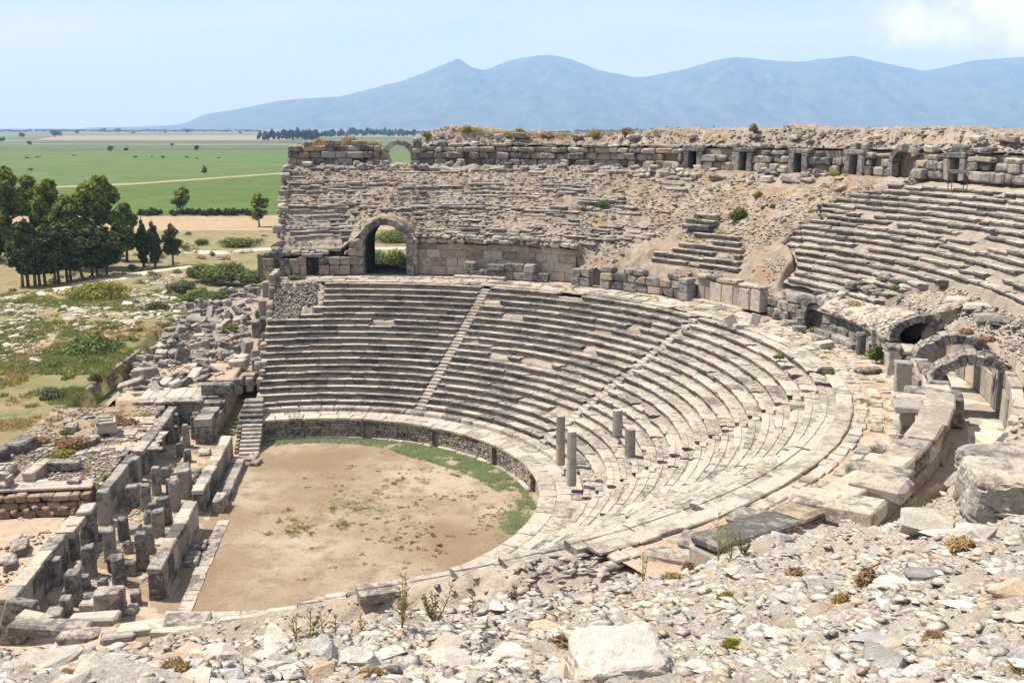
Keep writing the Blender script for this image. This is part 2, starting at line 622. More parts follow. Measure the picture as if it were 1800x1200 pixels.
# mountains beyond the plain
RIDGE = [(150, 222), (250, 220), (320, 217), (360, 200), (450, 187), (520, 176), (600, 172), (660, 158), (700, 150), (750, 132), (800, 115), (830, 124), (850, 131), (900, 112), (960, 103), (1000, 110), (1050, 128), (1120, 141), (1200, 127), (1250, 113), (1290, 107), (1400, 116), (1490, 106), (1560, 120), (1620, 130), (1700, 112), (1790, 106), (1900, 120), (2050, 150), (2300, 205), (2500, 222)]
q = np.linspace(150, 2500, 620)
hh = np.interp(q, [p[0] for p in RIDGE], [p[1] for p in RIDGE])
kern = np.exp(-np.linspace(-2.2, 2.2, 13) ** 2 / 2)
hh = np.convolve(np.pad(hh, 6, 'edge'), kern / kern.sum(), 'valid')
X = (q - 900) / F_PX * math.cos(PITCH)
YR = 15500.0
Hr = (224 - hh) / F_PX * YR * 1.03
k = np.linspace(-1, 1, 80)
QX = X[:, None] * np.ones_like(k)[None]
K = np.ones_like(X)[:, None] * k[None]
Yg = YR + K * np.where(K < 0, 4300, 2500)
Xg = QX * Yg
prof = np.clip(1 - np.abs(K) ** 1.05, 0, 1) ** 1.15
spur = fbm(QX * 17 + K * 0.9, K * 2.6, 6, 3)
spur2 = 1 - np.abs(fbm(QX * 26 + 3 + K * 2.2, K * 4.0 + QX * 9, 5, 8) * 2 - 1)
side = np.sin(np.clip(np.abs(K), 0, 1) * math.pi)
Zg = Hr[:, None] * (prof * (1 + side * (spur - 0.5) * 0.9) + side * (spur2 - 0.6) * 0.26)
Zg += (fbm(QX * 300, K * 30, 4, 5) - 0.5) * 24 * np.clip(Hr[:, None] / 400, 0, 1)
Zg = np.where(np.abs(K) > 0.985, -2.2, np.maximum(Zg, -2.2))
M['mount'] = field_mat('mountain_scrub', (0.035, 0.05, 0.045), (0.055, 0.068, 0.055), (0.11, 0.11, 0.095), 0.0011)
structure(put('mountains', grid_mesh('mountains', np.stack([Xg, Yg, np.maximum(Zg, -0.45)], -1)), M['mount']))

# the air between here and the mountains
hz = bpy.data.materials.new('haze')
hz.use_nodes = True
t = hz.node_tree
t.nodes.clear()
o_ = t.nodes.new('ShaderNodeOutputMaterial')
pv = t.nodes.new('ShaderNodeVolumePrincipled')
pv.inputs['Density'].default_value = HAZE_D = 0.00009
pv.inputs['Color'].default_value = (0.32, 0.53, 1.0, 1)
pv.inputs['Absorption Color'].default_value = (.4, .4, .4, 1)
pv.inputs['Anisotropy'].default_value = 0.0
t.links.new(pv.outputs[0], o_.inputs['Volume'])
x0, x1, y0, y1, z0, z1 = -30000, 30000, -2500, 30000, -2.5, 1350
vs = [(x, y, z) for z in (z0, z1) for y in (y0, y1) for x in (x0, x1)]
me = mesh_py('haze', vs, [(0, 2, 3, 1), (4, 5, 7, 6), (0, 1, 5, 4), (2, 6, 7, 3), (0, 4, 6, 2), (1, 3, 7, 5)])
stuff(put('haze', me, hz))


# ================================================================== plants
def tube(pts, rad, n=6):
    vs, fs = [], []
    for i, (p, r) in enumerate(zip(pts, rad)):
        p = Vector(p)
        d = (Vector(pts[min(i + 1, len(pts) - 1)]) - Vector(pts[max(i - 1, 0)])).normalized()
        a = d.orthogonal().normalized()
        c_ = d.cross(a)
        for j in range(n):
            an = 2 * math.pi * j / n
            vs.append(tuple(p + (a * math.cos(an) + c_ * math.sin(an)) * r))
    for i in range(len(pts) - 1):
        for j in range(n):
            fs.append((i * n + j, i * n + (j + 1) % n, (i + 1) * n + (j + 1) % n, (i + 1) * n + j))
    fs.append(tuple(range(n))[::-1])
    fs.append(tuple((len(pts) - 1) * n + j for j in range(n)))
    return vs, fs


def join_vf(parts):
    V_, F_ = [], []
    for v, f in parts:
        o = len(V_)
        V_ += v
        F_ += [tuple(i + o for i in q) for q in f]
    return V_, F_


def leaf_cloud(name, lobes, n, size, seed, shell=0.55, elong=1.0, up=0.0):
    """n leaf sprays (two triangles each) spread through the lobes [(cx,cy,cz,rx,ry,rz)]"""
    r = np.random.default_rng(seed)
    L = np.array(lobes, float)
    vol = (L[:, 3] * L[:, 4] * L[:, 5]) ** (2 / 3)
    w = r.choice(len(L), n, p=vol / vol.sum())
    d = r.normal(size=(n, 3))
    d /= np.linalg.norm(d, axis=1)[:, None]
    rad = shell + (1 - shell) * r.random(n) ** 0.6
    # ragged outline
    rag = 0.80 + 0.42 * fbm(d[:, 0] * 3 + w * 7.1, d[:, 1] * 3 + d[:, 2] * 4, 3, seed % 97)
    c = L[w, :3] + d * L[w, 3:] * (rad * rag)[:, None]
    a = r.normal(size=(n, 3)) * .55 + d * 0.9
    a[:, 2] += .35
    a /= np.linalg.norm(a, axis=1)[:, None]
    b_ = r.normal(size=(n, 3))
    b_[:, 2] += up
    b_ = np.cross(a, b_)
    b_ /= np.linalg.norm(b_, axis=1)[:, None]
    c2 = np.cross(a, b_)
    s = size * r.uniform(0.6, 1.4, n)[:, None]
    v = np.stack([c - b_ * s * elong, c + c2 * s * 0.5, c + b_ * s * elong, c - c2 * s * 0.5], 1)
    idx = np.arange(n * 4).reshape(n, 4)
    return mesh_np(name, v.reshape(-1, 3), idx.ravel(), np.full(n, 4))


def tree(name, label, x, y, z, h, w, seed, leaf, n, size, bare=0.3, kind='round', group=None, lean=0.0, dens=None):
    rng = random.Random(seed)
    t_ = thing(name, label, 'tree', (x, y, z), 0, group)
    r0 = 0.018 * h + 0.05
    top = (lean * h + rng.uniform(-.03, .03) * h, rng.uniform(-.03, .03) * h, h * 0.8)
    pts = [(top[0] * k + rng.uniform(-.012, .012) * h * (k > 0), top[1] * k, h * 0.8 * k - 0.3 * (k == 0)) for k in (0, .25, .5, .75, 1)]
    parts = [tube(pts, [r0 * 1.3, r0, r0 * .8, r0 * .5, r0 * .2])]
    for i in range(7 if kind != 'flame' else 0):
        k = rng.uniform(max(bare, .3), .85)
        an = rng.uniform(0, 6.28)
        p0 = Vector((top[0] * k, top[1] * k, h * .8 * k))
        p1 = p0 + Vector((math.cos(an) * w * .35, math.sin(an) * w * .35, h * .14))
        parts.append(tube([p0, (p0 + p1) / 2 + Vector((0, 0, -.02 * h)), p1], [r0 * .45, r0 * .3, r0 * .12], 5))
    v, f = join_vf(parts)
    put('trunk', mesh_py('trunk', v, f, True), M['bark'], t_)
    lobes = []
    hb = bare * h
    if kind == 'round':
        for i in range(36):
            k = rng.random() ** 0.8
            zc = hb + (h - hb) * (0.12 + 0.76 * k)
            rr = w / 2 * (1 - abs(k - .42) * 0.9)
            an = rng.uniform(0, 6.28)
            q_ = rng.uniform(0.2, 0.92) * rr
            s_ = w * rng.uniform(.08, .17)
            lobes.append((top[0] * zc / h + math.cos(an) * q_, math.sin(an) * q_, zc, s_, s_, s_ * rng.uniform(.7, 1.0)))
        lobes.append((top[0], 0, h * .93, w * .16, w * .16, h * .07))
    elif kind == 'pine':
        for i in range(11):
            k = i / 10
            zc = hb + (h - hb) * (0.06 + 0.86 * k)
            rr = w / 2 * (0.75 + .3 * math.sin(k * 2.6) - .62 * k ** 2.2)
            for j in range(2):
                an = rng.uniform(0, 6.28)
                s_ = rr * rng.uniform(.5, .75)
                lobes.append((top[0] * zc / h + math.cos(an) * rr * .45, math.sin(an) * rr * .45, zc, s_, s_, (h - hb) * .1))
    else:
        for i in range(12):
            k = i / 11
            zc = hb + (h - hb) * (.04 + .93 * k)
            rr = w / 2 * (0.55 + 1.1 * k if k < .35 else 0.95 - .9 * ((k - .35) / .65) ** 1.6)
            lobes.append((rng.uniform(-.1, .1) * w, rng.uniform(-.1, .1) * w, zc, rr, rr, (h - hb) * .085))
    put('crown', leaf_cloud('crown', lobes, n, size, seed, 0.5), leaf, t_)
    return t_


def bush(name, label, x, y, z, w, h, seed, leaf, n, size, group=None, d=None, cat='shrub', elong=1.0):
    rng = random.Random(seed)
    t_ = thing(name, label, cat, (x, y, z), 0, group)
    d = d or w * .8
    lobes = []
    nl = max(5, min(16, int(w * 2)))
    for i in range(nl):
        an = rng.uniform(0, 6.28)
        q_ = math.sqrt(rng.random()) * .62
        s_ = rng.uniform(.22, .38)
        hz_ = h * (1 - q_ * .65) * rng.uniform(.7, 1.05)
        lobes.append((math.cos(an) * q_ * w / 2, math.sin(an) * q_ * d / 2, hz_ * .5, w * s_, d * s_, hz_ * .5))
    put('foliage', leaf_cloud('foliage', lobes, n, size, seed, 0.35, elong, .5), leaf, t_)
    parts = []
    for i in range(6):
        an = rng.uniform(0, 6.28)
        parts.append(tube([(0, 0, -.1), (math.cos(an) * w * .12, math.sin(an) * d * .12, h * .35), (math.cos(an) * w * .28, math.sin(an) * d * .28, h * .75)], [.03 * h + .005, .02 * h, .008 * h], 4))
    v, f = join_vf(parts)
    put('stem', mesh_py('stem', v, f), M['bark'], t_)
    return t_


def at_px(px, py, z=0.0):
    """ground position, and metres per photo pixel there"""
    x, y = un(px, py, z)
    dep = y * _c - (z - CAM_Z) * _s
    return x, y, dep / F_PX


# the eucalyptus grove at the left edge
for i, (px, top, wpx, dist, lab) in enumerate([
        (18, 286, 95, 188, 'tall eucalyptus at the very left end of the grove, cut by the frame'),
        (62, 302, 70, 196, 'eucalyptus second from the left end of the grove'),
        (98, 308, 62, 184, 'slim eucalyptus with two tops in the left half of the grove'),
        (128, 336, 66, 178, 'lower broad eucalyptus in the middle of the grove'),
        (158, 318, 60, 192, 'eucalyptus behind the middle of the pine row'),
        (188, 303, 84, 180, 'tallest eucalyptus at the right side of the grove'),
        (224, 348, 44, 190, 'narrow drooping eucalyptus at the right end of the grove'),
        (-30, 300, 90, 190, 'eucalyptus mostly outside the left frame edge')]):
    x = (px - 900) / F_PX * dist / (_c) * 0.985
    zt = CAM_Z - (top - 224) / F_PX * dist * 1.04
    tree('eucalyptus_tree', lab, x, dist, -0.4, zt + .4, wpx * dist / F_PX * 1.12, 40 + i, M['euc'], 9500, 0.50, bare=.03, group='eucalyptus trees of the grove')

# pines in front of the grove
PINES = [(40, 506, 400), (50, 505, 388), (62, 504, 396), (70, 503, 402), (80, 503, 398), (97, 500, 404), (104, 499, 394), (119, 497, 398), (125, 496, 405), (147, 491, 392), (163, 488, 398), (172, 487, 405), (188, 485, 398)]
for i, (px, py, top) in enumerate(PINES):
    x, y, mp_ = at_px(px, py, -0.2)
    h = (py - top) * mp_ * 1.02
    words_ = ['leftmost pine of the row before the grove', 'second pine from the left in the row before the grove', 'third pine from the left in the row before the grove', 'fourth pine from the left in the row before the grove', 'fifth pine from the left in the row before the grove', 'sixth pine from the left, near the middle of the row', 'middle pine of the row, its trunk close to its left neighbour', 'eighth pine from the left in the row before the grove', 'fifth pine from the right end of the row before the grove', 'leaning pine, fourth from the right end of the row', 'third pine from the right end of the row', 'second pine from the right end of the row', 'rightmost pine of the row, on the open ground by the path']
    tree('pine_tree', words_[i], x, y, -0.2, h, 5.2 if i not in (9, 12) else 6.0, 80 + i, M['pine'], 4600, 0.27, bare=.24, kind='pine', group='pines in a row before the grove', lean=-.16 if i == 9 else 0)

for i, (px, py, top, wpx, kind, lab) in enumerate([
        (253, 470, 386, 25, 'flame', 'narrow flame shaped cypress, leftmost of three by the path'),
        (273, 469, 389, 29, 'flame', 'ragged wider cypress standing between a slim cypress and a small pine'),
        (304, 467, 396, 37, 'pine', 'small dark pine on a bare trunk, rightmost of three by the path')]):
    x, y, mp_ = at_px(px, py, -0.2)
    tree('cypress_tree' if i < 2 else 'pine_tree', lab, x, y, -0.2, (py - top) * mp_ * 1.03, wpx * mp_, 120 + i, M['cyp'] if i == 0 else M['pine'], 4200, 0.2, bare=.12 if i < 2 else .28, kind=kind)

for i, (px, py, top, wpx, lab) in enumerate([
        (322, 374, 330, 36, 'lone grey green tree standing at the near edge of the green field'),
        (456, 398, 341, 40, 'bright green tree growing against the left end of the ruin'),
        (359, 306, 292, 10, 'small round tree alone in the middle of the green field')]):
    x, y, mp_ = at_px(px, py, -0.3)
    tree('field_tree', lab, x, y, -0.3, (py - top) * mp_ * 1.03, wpx * mp_, 140 + i, M['euc'], 3000, 0.4, bare=.12)

# scattered trees far out on the plain
FAR = [(38, 243, 11, 12), (52, 255, 8, 10), (97, 241, 15, 20), (136, 236, 9, 8), (4, 250, 10, 10), (182, 233, 8, 10), (208, 234, 9, 12), (196, 266, 10, 14), (222, 266, 8, 10), (346, 265, 12, 10), (329, 235, 9, 16), (260, 232, 6, 8), (235, 236, 5, 8), (423, 236, 5, 6), (433, 233, 5, 8), (454, 246, 9, 7), (290, 235, 4, 6), (303, 257, 5, 8), (238, 278, 5, 9), (287, 278, 5, 9), (328, 278, 4, 7), (67, 278, 4, 14), (45, 279, 4, 14), (385, 279, 3, 6), (346, 280, 3, 6), (55, 301, 6, 13), (266, 277, 3, 6), (130, 275, 3, 9), (400, 233, 5, 9)]
for i, (px, py, hpx, wpx) in enumerate(FAR):
    x, y, mp_ = at_px(px, py, -0.4)
    rng = random.Random(i)
    h, w = hpx * mp_, wpx * mp_
    zone = 'in the middle of the green field' if py > 270 else ('along the reed band beyond the green field' if py > 248 else 'near the horizon beyond the ploughed field')
    zi = sorted(f_[0] for f_ in FAR if (f_[1] > 270) == (py > 270) and (f_[1] > 248) == (py > 248)).index(px)
    nth = ['first', 'second', 'third', 'fourth', 'fifth', 'sixth', 'seventh', 'eighth', 'ninth', 'tenth', 'eleventh', 'twelfth', 'thirteenth', 'fourteenth', 'fifteenth'][zi]
    t_ = thing('distant_tree', f"{nth} dark {'tree' if hpx > 5 else 'bush'} from the left {zone}", 'tree', (x, y, -0.5), 0, 'lone trees far out on the plain')
    lobes = [(rng.uniform(-.3, .3) * w, rng.uniform(-.2, .2) * w, h * rng.uniform(.35, .75), w * .27, w * .27, h * .28) for _ in range(7)]
    put('crown', leaf_cloud('crown', lobes, 420, h * .09, i, .4), M['far'], t_)
    v, f = tube([(0, 0, -.2), (0, 0, h * .5)], [h * .04, h * .02], 5)
    put('trunk', mesh_py('trunk', v, f), M['bark'], t_)


def woods(name, spans, seed):
    rng = random.Random(seed)
    lobes = []
    for (xa, xb, py, top) in spans:
        n = int((xb - xa) / 3.2)
        for i in range(n):
            px = xa + (xb - xa) * (i + rng.random()) / n
            x, y, mp_ = at_px(px, py + rng.uniform(-1.2, .4), -0.4)
            h = (py - top) * mp_ * rng.uniform(.65, 1.12)
            w = rng.uniform(3.5, 6) * mp_
            for _ in range(3):
                lobes.append((x + rng.uniform(-.4, .4) * w, y + rng.uniform(-30, 30), h * rng.uniform(.3, .72) - .4, w * .5, w * .5, h * .3))
    return stuff(put(name, leaf_cloud(name, lobes, len(lobes) * 60, 2.2, seed, .4), M['far']))


woods('far_woods', [(458, 560, 247, 227), (612, 684, 239, 223), (505, 612, 241, 228), (684, 730, 240, 226)], 5)
woods('far_treeline', [(1010, 1105, 234, 227), (1112, 1165, 235, 225), (1165, 1262, 236, 222), (1262, 1300, 236, 226), (1368, 1480, 237, 223), (1480, 1560, 236, 225), (1540, 1570, 236, 223), (1700, 1770, 237, 223), (1770, 1860, 237, 226)], 6)
woods('far_bushes', [(-100, 455, 232, 228), (700, 1000, 236, 230)], 7)
# a low hedge between stubble and crop
lob = []
rng = random.Random(8)
for i in range(120):
    px = 245 + 215 * i / 120
    if 283 < px < 300 or rng.random() < .12:
        continue
    x, y, mp_ = at_px(px, 378 + rng.uniform(-2, 2), -0.3)
    h = rng.uniform(4, 11) * mp_
    lob.append((x, y, h * .4, 4 * mp_, 4 * mp_, h * .55))
o = put('hedge', leaf_cloud('hedge', lob, 9000, .3, 3, .3), M['far'])
tag(o, 'low dark hedge of scrub along the near edge of the green field', 'hedge')
# ================================================================== labels for things that come in numbers
ORD = ['largest', 'second largest', 'third largest', 'fourth largest', 'fifth largest', 'sixth largest', 'seventh largest', 'eighth largest', 'ninth largest', 'tenth largest', 'eleventh largest', 'twelfth largest'] + [f'{w} largest' for w in ('thirteenth', 'fourteenth', 'fifteenth', 'sixteenth', 'seventeenth', 'eighteenth', 'nineteenth', 'twentieth', 'twenty-first', 'twenty-second', 'twenty-third', 'twenty-fourth', 'twenty-fifth', 'twenty-sixth', 'twenty-seventh', 'twenty-eighth', 'twenty-ninth', 'thirtieth', 'thirty-first', 'thirty-second', 'thirty-third', 'thirty-fourth')]


def number_off(items, marks, noun, group, cat):
    """items: (object, x, y, size); marks: (x, y, phrase, reach). Rank by size round the nearest landmark and side of it."""
    cells = {}
    for o, x, y, s in items:
        mk = min(marks, key=lambda m_: math.hypot(m_[0] - x, m_[1] - y) / m_[3])
        dx, dy = x - mk[0], y - mk[1]
        # sides as seen from the camera end of the site
        L_ = math.hypot(mk[0], mk[1]) or 1
        ax, ay = mk[0] / L_, mk[1] / L_
        along, across = dx * ax + dy * ay, dx * ay - dy * ax
        if abs(across) > abs(along):
            side = 'right of' if across > 0 else 'left of'
        else:
            side = 'behind' if along > 0 else 'before'
        cells.setdefault((mk[2], side), []).append((s, o))
    for (ph, side), lst in cells.items():
        lst.sort(key=lambda q: -q[0])
        for i, (s, o) in enumerate(lst):
            adj = o.get('look', '')
            if 'look' in o:
                del o['look']
            r_ = ORD[i] if len(lst) > 1 and i < len(ORD) else ('only' if len(lst) == 1 else 'small')
            lab = f"{r_} {adj} {noun} {side} {ph}".replace('  ', ' ')
            tag(o, lab, cat, group)
# ================================================================== site ground
ROT = 186.5


def wcoord(x, y):
    return (x - CX) * V.x + (y - CY) * V.y


def scoord(x, y):
    return (x - CX) * U.x + (y - CY) * U.y


# trench behind the stage ruins: the meadow beyond it lies higher
TR = [un(30, 768, 1.15), un(110, 722, 1.15), un(205, 640, 1.15), un(245, 612, 1.15)]


def site_z(x, y):
    ax, ay = TR[1]
    bx, by = TR[3]
    nx, ny = -(by - ay), (bx - ax)
    L = math.hypot(nx, ny)
    d = ((x - ax) * nx + (y - ay) * ny) / L      # positive on the meadow side
    rise = sstep(-0.1, 0.3, d) * 1.3 * sstep(205, 150, y) - .75 * sstep(-3.2, -2.2, d) * sstep(.2, -.1, d) * sstep(70, 76, y) * sstep(118, 110, y)
    far = sstep(165, 112, y)
    hum = (fbm(x * .06, y * .06, 3, 40) - .5) * 1.6 * sstep(95, 112, y) * sstep(215, 190, y) + (fbm(x * .4, y * .4, 3, 41) - .5) * .25
    return -0.12 + rise * far + hum * sstep(4, 9, d) * .8 + (fbm(x * .5, y * .5, 3, 43) - .5) * .12


gx = np.linspace(-150, -14, 290)
gy = np.linspace(34, 262, 400)
GX, GY = np.meshgrid(gx, gy, indexing='ij')
GZ = site_z(GX, GY)
edge = np.minimum(np.minimum(GX + 150, GY - 34), 262 - GY)
GZ = np.where(edge < 4, GZ - (4 - edge) * .25, GZ)
GZ = np.where(GY > 235, GZ - .5 * sstep(235, 262, GY), GZ)
structure(put('site_ground', grid_mesh('site_ground', np.stack([GX, GY, GZ], -1)), M['site']))


def gz(x, y):
    return float(site_z(np.array([x]), np.array([y]))[0])


def ribbon(name, pix, width, mat, dz):
    """a strip draped on the site ground along a line of points"""
    pts = [un(px, py, 0) for px, py in pix]
    P_ = []
    dense = []
    for a, b_ in zip(pts[:-1], pts[1:]):
        for k in range(14):
            dense.append((a[0] + (b_[0] - a[0]) * k / 14, a[1] + (b_[1] - a[1]) * k / 14))
    rng = random.Random(3)
    for i, p in enumerate(dense[:-1]):
        d = Vector((dense[i + 1][0] - p[0], dense[i + 1][1] - p[1])).normalized()
        n = Vector((-d.y, d.x))
        row = []
        for k in (-1, -.5, 0, .5, 1):
            w = width / 2 * (1 + rng.uniform(-.18, .18) * abs(k))
            x, y = p[0] + n.x * k * w, p[1] + n.y * k * w
            row.append((x, y, gz(x, y) + dz - (.12 if abs(k) == 1 else 0)))
        P_.append(row)
    return structure(put(name, grid_mesh(name, np.array(P_)), mat))


ribbon('dirt_path', [(-60, 536), (30, 524), (105, 512), (170, 494), (260, 478), (330, 470), (352, 470)], 4.2, M['path'], .10)
ribbon('footpath', [(10, 548), (90, 552), (150, 562), (215, 566), (300, 556)], 2.2, M['dust'], .08)
ribbon('footpath', [(20, 665), (60, 640), (110, 590), (130, 566)], 1.6, M['dust'], .08)
ribbon('earth_track', [(330, 440), (400, 442), (470, 436), (560, 436), (640, 436), (760, 434)], 4.5, M['path'], .10)

# ================================================================== orchestra
pts = []
n_r, n_t = 30, 120
rr = np.linspace(0, 1, n_r)
tt = np.radians(np.linspace(0, 360, n_t))
Rm = 16.95
Rg = rr[:, None] * Rm * np.ones(n_t)[None]
Tg = tt[None] * np.ones(n_r)[:, None]
Xg, Yg = CX + Rg * np.cos(Tg), CY + Rg * np.sin(Tg)
Zg = 0.02 + (fbm(Xg * .5, Yg * .5, 3, 60) - .5) * .08
m = M['bare']
structure(put('orchestra_floor', grid_mesh('orchestra_floor', np.stack([Xg, Yg, Zg], -1)), m))

# stage floor behind the stage front wall
P_ = np.array([[tuple(sw(s_, w_, 0.03 + .05 * math.sin(s_ * 1.7 + w_ * 2.1))) for w_ in np.linspace(4.4, 13.5, 16)] for s_ in np.linspace(-18, 24, 60)])
structure(put('stage_floor', grid_mesh('stage_floor', P_), M['dust']))

# ================================================================== lower seating
A_END, B_END = 109.0, -95.0
AISLES = [67.6, 28.0, -10.0, -49.0]
W_CUT = 3.7


def left_limit(R):
    """angle at which radius R meets the straight end of the seating"""
    return ROT - math.degrees(math.acos(min(1, W_CUT / R)))


def right_limit(R):
    return ROT - 360 + math.degrees(math.acos(min(1, W_CUT / R)))


RISE = .4295
STEP = .733


def ztop(k):
    return 1.95 + RISE * k if k > 0 else 2.02


def rfront(k):
    return 19.3 + STEP * (k - 1) if k > 0 else 18.62


# core mass under the seats, seen where stones are missing
th = np.radians(np.linspace(-94, 110, 520))
prof = [(16.95, -.3), (16.97, 1.3), (18.6, 1.45)]
for kk in range(1, 20):
    prof += [(rfront(kk) + .12, ztop(kk - 1) - .10), (rfront(kk) + .16, ztop(kk) - .28)]
prof += [(34.0, 9.72), (38.6, 9.75)]
fine = []
for (a, b_), (c_, d_) in zip(prof[:-1], prof[1:]):
    for k in range(2):
        fine.append((a + (c_ - a) * k / 2, b_ + (d_ - b_) * k / 2))
fine.append(prof[-1])
Rp = np.array([p[0] for p in fine])
Zp = np.array([p[1] for p in fine])
Rg = Rp[:, None] * np.ones(len(th))[None]
ll = np.radians(np.array([left_limit(r) for r in Rp]) - .4)
rl = np.radians(np.array([right_limit(r) for r in Rp]) + .4)
frac = np.linspace(0, 1, len(th))
Tg = rl[:, None] + (ll - rl)[:, None] * frac[None]
Xg, Yg = CX + Rg * np.cos(Tg), CY + Rg * np.sin(Tg)
rub = (fbm(Xg * 1.6, Yg * 1.6, 4, 71) - .5) * .25 * sstep(17.5, 19, Rg) * sstep(34.5, 33.5, Rg)
Zg = Zp[:, None] + rub
# the broken patch high at the left, where the seats are gone and the rubble bed stands proud
hole = sstep(94.9, 95.5, np.degrees(Tg)) * sstep(28.0, 29.0, Rg) * sstep(34.6, 33.8, Rg)
d1, d2, vv = worley(Xg * 2.6, Yg * 2.6, 5)
lin = np.interp(Rg, [19.3, 33.6, 34.2, 40], [1.75, 10.0, 10.1, 9.8])
Zg = Zg * (1 - hole) + hole * (lin + .30 * np.clip(d2 - d1, 0, .6) + (vv - .5) * .28 + (fbm(Xg * .7, Yg * .7, 3, 72) - .5) * .8)
# the nearest part has slid away
lo_k = np.interp(Rg, [19.3, 30.3, 32.5, 40], [-89, -70, -60, -57])
Zg = Zg - (np.clip(lo_k - 3.0 - np.degrees(Tg), 0, 40) * .16 + 1.2 * sstep(1.8, 9, lo_k - np.degrees(Tg))) * sstep(18.8, 20.5, Rg)
Zg = np.maximum(Zg, -.4)
structure(put('seating_core', grid_mesh('seating_core', np.stack([Xg, Yg, Zg], -1), False), M['core']))
# closing face of the core along the straight end
vs, fs = [], []
for i, (r, z) in enumerate(zip(Rp, Zp)):
    p = pol(r, left_limit(r) - .4)
    vs += [(p.x, p.y, -.5), (p.x, p.y, z)]
    if i:
        fs.append((2 * i - 2, 2 * i, 2 * i + 1, 2 * i - 1))
structure(put('seating_core_end', mesh_py('seating_core_end', vs, fs), M['core']))

SEAT_PROF = [(.15, -.04), (.14, .20), (.03, .28), (-.005, .31), (-.01, .40), (.03, .4295), (.40, .4295), (.43, .385), (.88, .375), (.88, .05)]


def seat_block(L, rng, rise=RISE, depth=STEP, chip=.03, name='seat'):
    """bench stone with overhanging nosing; x along the row, y into the slope, z up"""
    segs = 3 if L < 1.3 else 4
    sy, sz = depth / .733, rise / .4295
    vs, fs = [], []
    np_ = len(SEAT_PROF)
    xs = [-L / 2 + L * i / segs for i in range(segs + 1)]
    for i, x in enumerate(xs):
        endk = i in (0, segs)
        wear = rng.uniform(0, chip) + (rng.uniform(0, chip * 2.2) if rng.random() < .25 else 0)
        for j, (y, z) in enumerate(SEAT_PROF):
            dy = dz = 0
            if j in (3, 4, 5):
                dy = wear * (1 + .8 * endk)
                dz = -wear * .5 if j == 5 else 0
            vs.append((x + (rng.uniform(-.012, .012) if endk else rng.uniform(-.05, .05)), (y + dy + rng.uniform(-.01, .01)) * sy, (z + dz + rng.uniform(-.008, .008)) * sz))
    for i in range(segs):
        for j in range(np_):
            a, b_ = i * np_ + j, i * np_ + (j + 1) % np_
            fs.append((a, b_, b_ + np_, a + np_))
    fs.append(tuple(range(np_))[::-1])
    fs.append(tuple(segs * np_ + j for j in range(np_)))
    me = mesh_py(name, vs, fs)
    # front and end faces take the darker stone, tops the paler one
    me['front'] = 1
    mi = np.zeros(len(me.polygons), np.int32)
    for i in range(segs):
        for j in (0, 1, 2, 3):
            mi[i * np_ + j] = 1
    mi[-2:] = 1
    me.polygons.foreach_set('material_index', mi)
    return me


def place(parent, name, me, mat, R, ang, z, rng, tilt=.006, origin=None, rz_extra=0.0):
    """child of a thing standing at origin, set on radius R at angle ang, its y axis outward"""
    p = pol(R, ang, z) - (origin if origin is not None else Vector((0, 0, 0)))
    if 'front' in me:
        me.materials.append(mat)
        me.materials.append(M['riser_dark'] if mat is not M['pale'] or rng.random() < .5 else M['grey'])
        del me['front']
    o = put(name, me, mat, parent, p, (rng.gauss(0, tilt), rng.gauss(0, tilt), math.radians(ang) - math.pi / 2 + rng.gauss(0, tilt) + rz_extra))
    return o


WEDGE_LABELS = ['left wedge of lower seats between the broken end wall and the first stairway',
                'second wedge of lower seats, right of the long stairway below the great arch',
                'middle wedge of lower seats rising behind the four columns',
                'wedge of lower seats at the right, bleached smooth in full sun',
                'near wedge of lower seats seen along its rows below the foreground rubble']
bounds = [None] + AISLES + [None]
for wi in range(5):
    rng = random.Random(300 + wi)
    amid = [86, 48, 9, -29, -70][wi]
    org = pol(19, amid, 1.7)
    wt = thing('seating_wedge', WEDGE_LABELS[wi], 'seating', org, 0, 'wedges of the lower seating')
    count = 0
    for k in range(1, 20):
        R = rfront(k)
        half = math.degrees(.44 / R)
        hi = left_limit(R) if bounds[wi] is None else bounds[wi] - half
        if wi == 0 and k >= 14:
            hi = min(hi, {14: 98.3, 15: 96.2}.get(k, 94.6))
        lo = right_limit(R) if bounds[wi + 1] is None else bounds[wi + 1] + half
        if wi == 4:
            lo = max(lo, (-89 + (k - 1) * 1.2 if k < 17 else -66 + (k - 17) * 3) + rng.uniform(-1.5, 1.5))
        a = hi
        while a > lo + .02:
            L = rng.choice([rng.uniform(.8, 1.3), rng.uniform(1.2, 2.1), rng.uniform(1.5, 2.6)])
            if wi == 4:
                L *= 1.35
            da = math.degrees(L / R)
            if a - da < lo + math.degrees(.5 / R):
                da = a - lo
            L = math.radians(da) * R
            mid = a - da / 2
            a -= da
            gone = rng.random() < (.008, .02, .012, .015, .02)[wi]
            if wi == 1 and 47 < mid < 53 and k in (9, 10, 11) and rng.random() < .5:
                gone = True
            if gone:
                continue
            me = seat_block(L - .018, rng, chip=(.02, .035, .03, .035, .05)[wi])
            broken = rng.random() < (.02, .06, .04, .04, .05)[wi]
            zz = ztop(k) - RISE + rng.gauss(0, .010) - (rng.uniform(.02, .14) if broken else 0)
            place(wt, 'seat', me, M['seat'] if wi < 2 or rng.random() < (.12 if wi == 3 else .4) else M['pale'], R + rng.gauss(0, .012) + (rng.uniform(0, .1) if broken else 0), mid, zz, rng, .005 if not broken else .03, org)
            count += 1

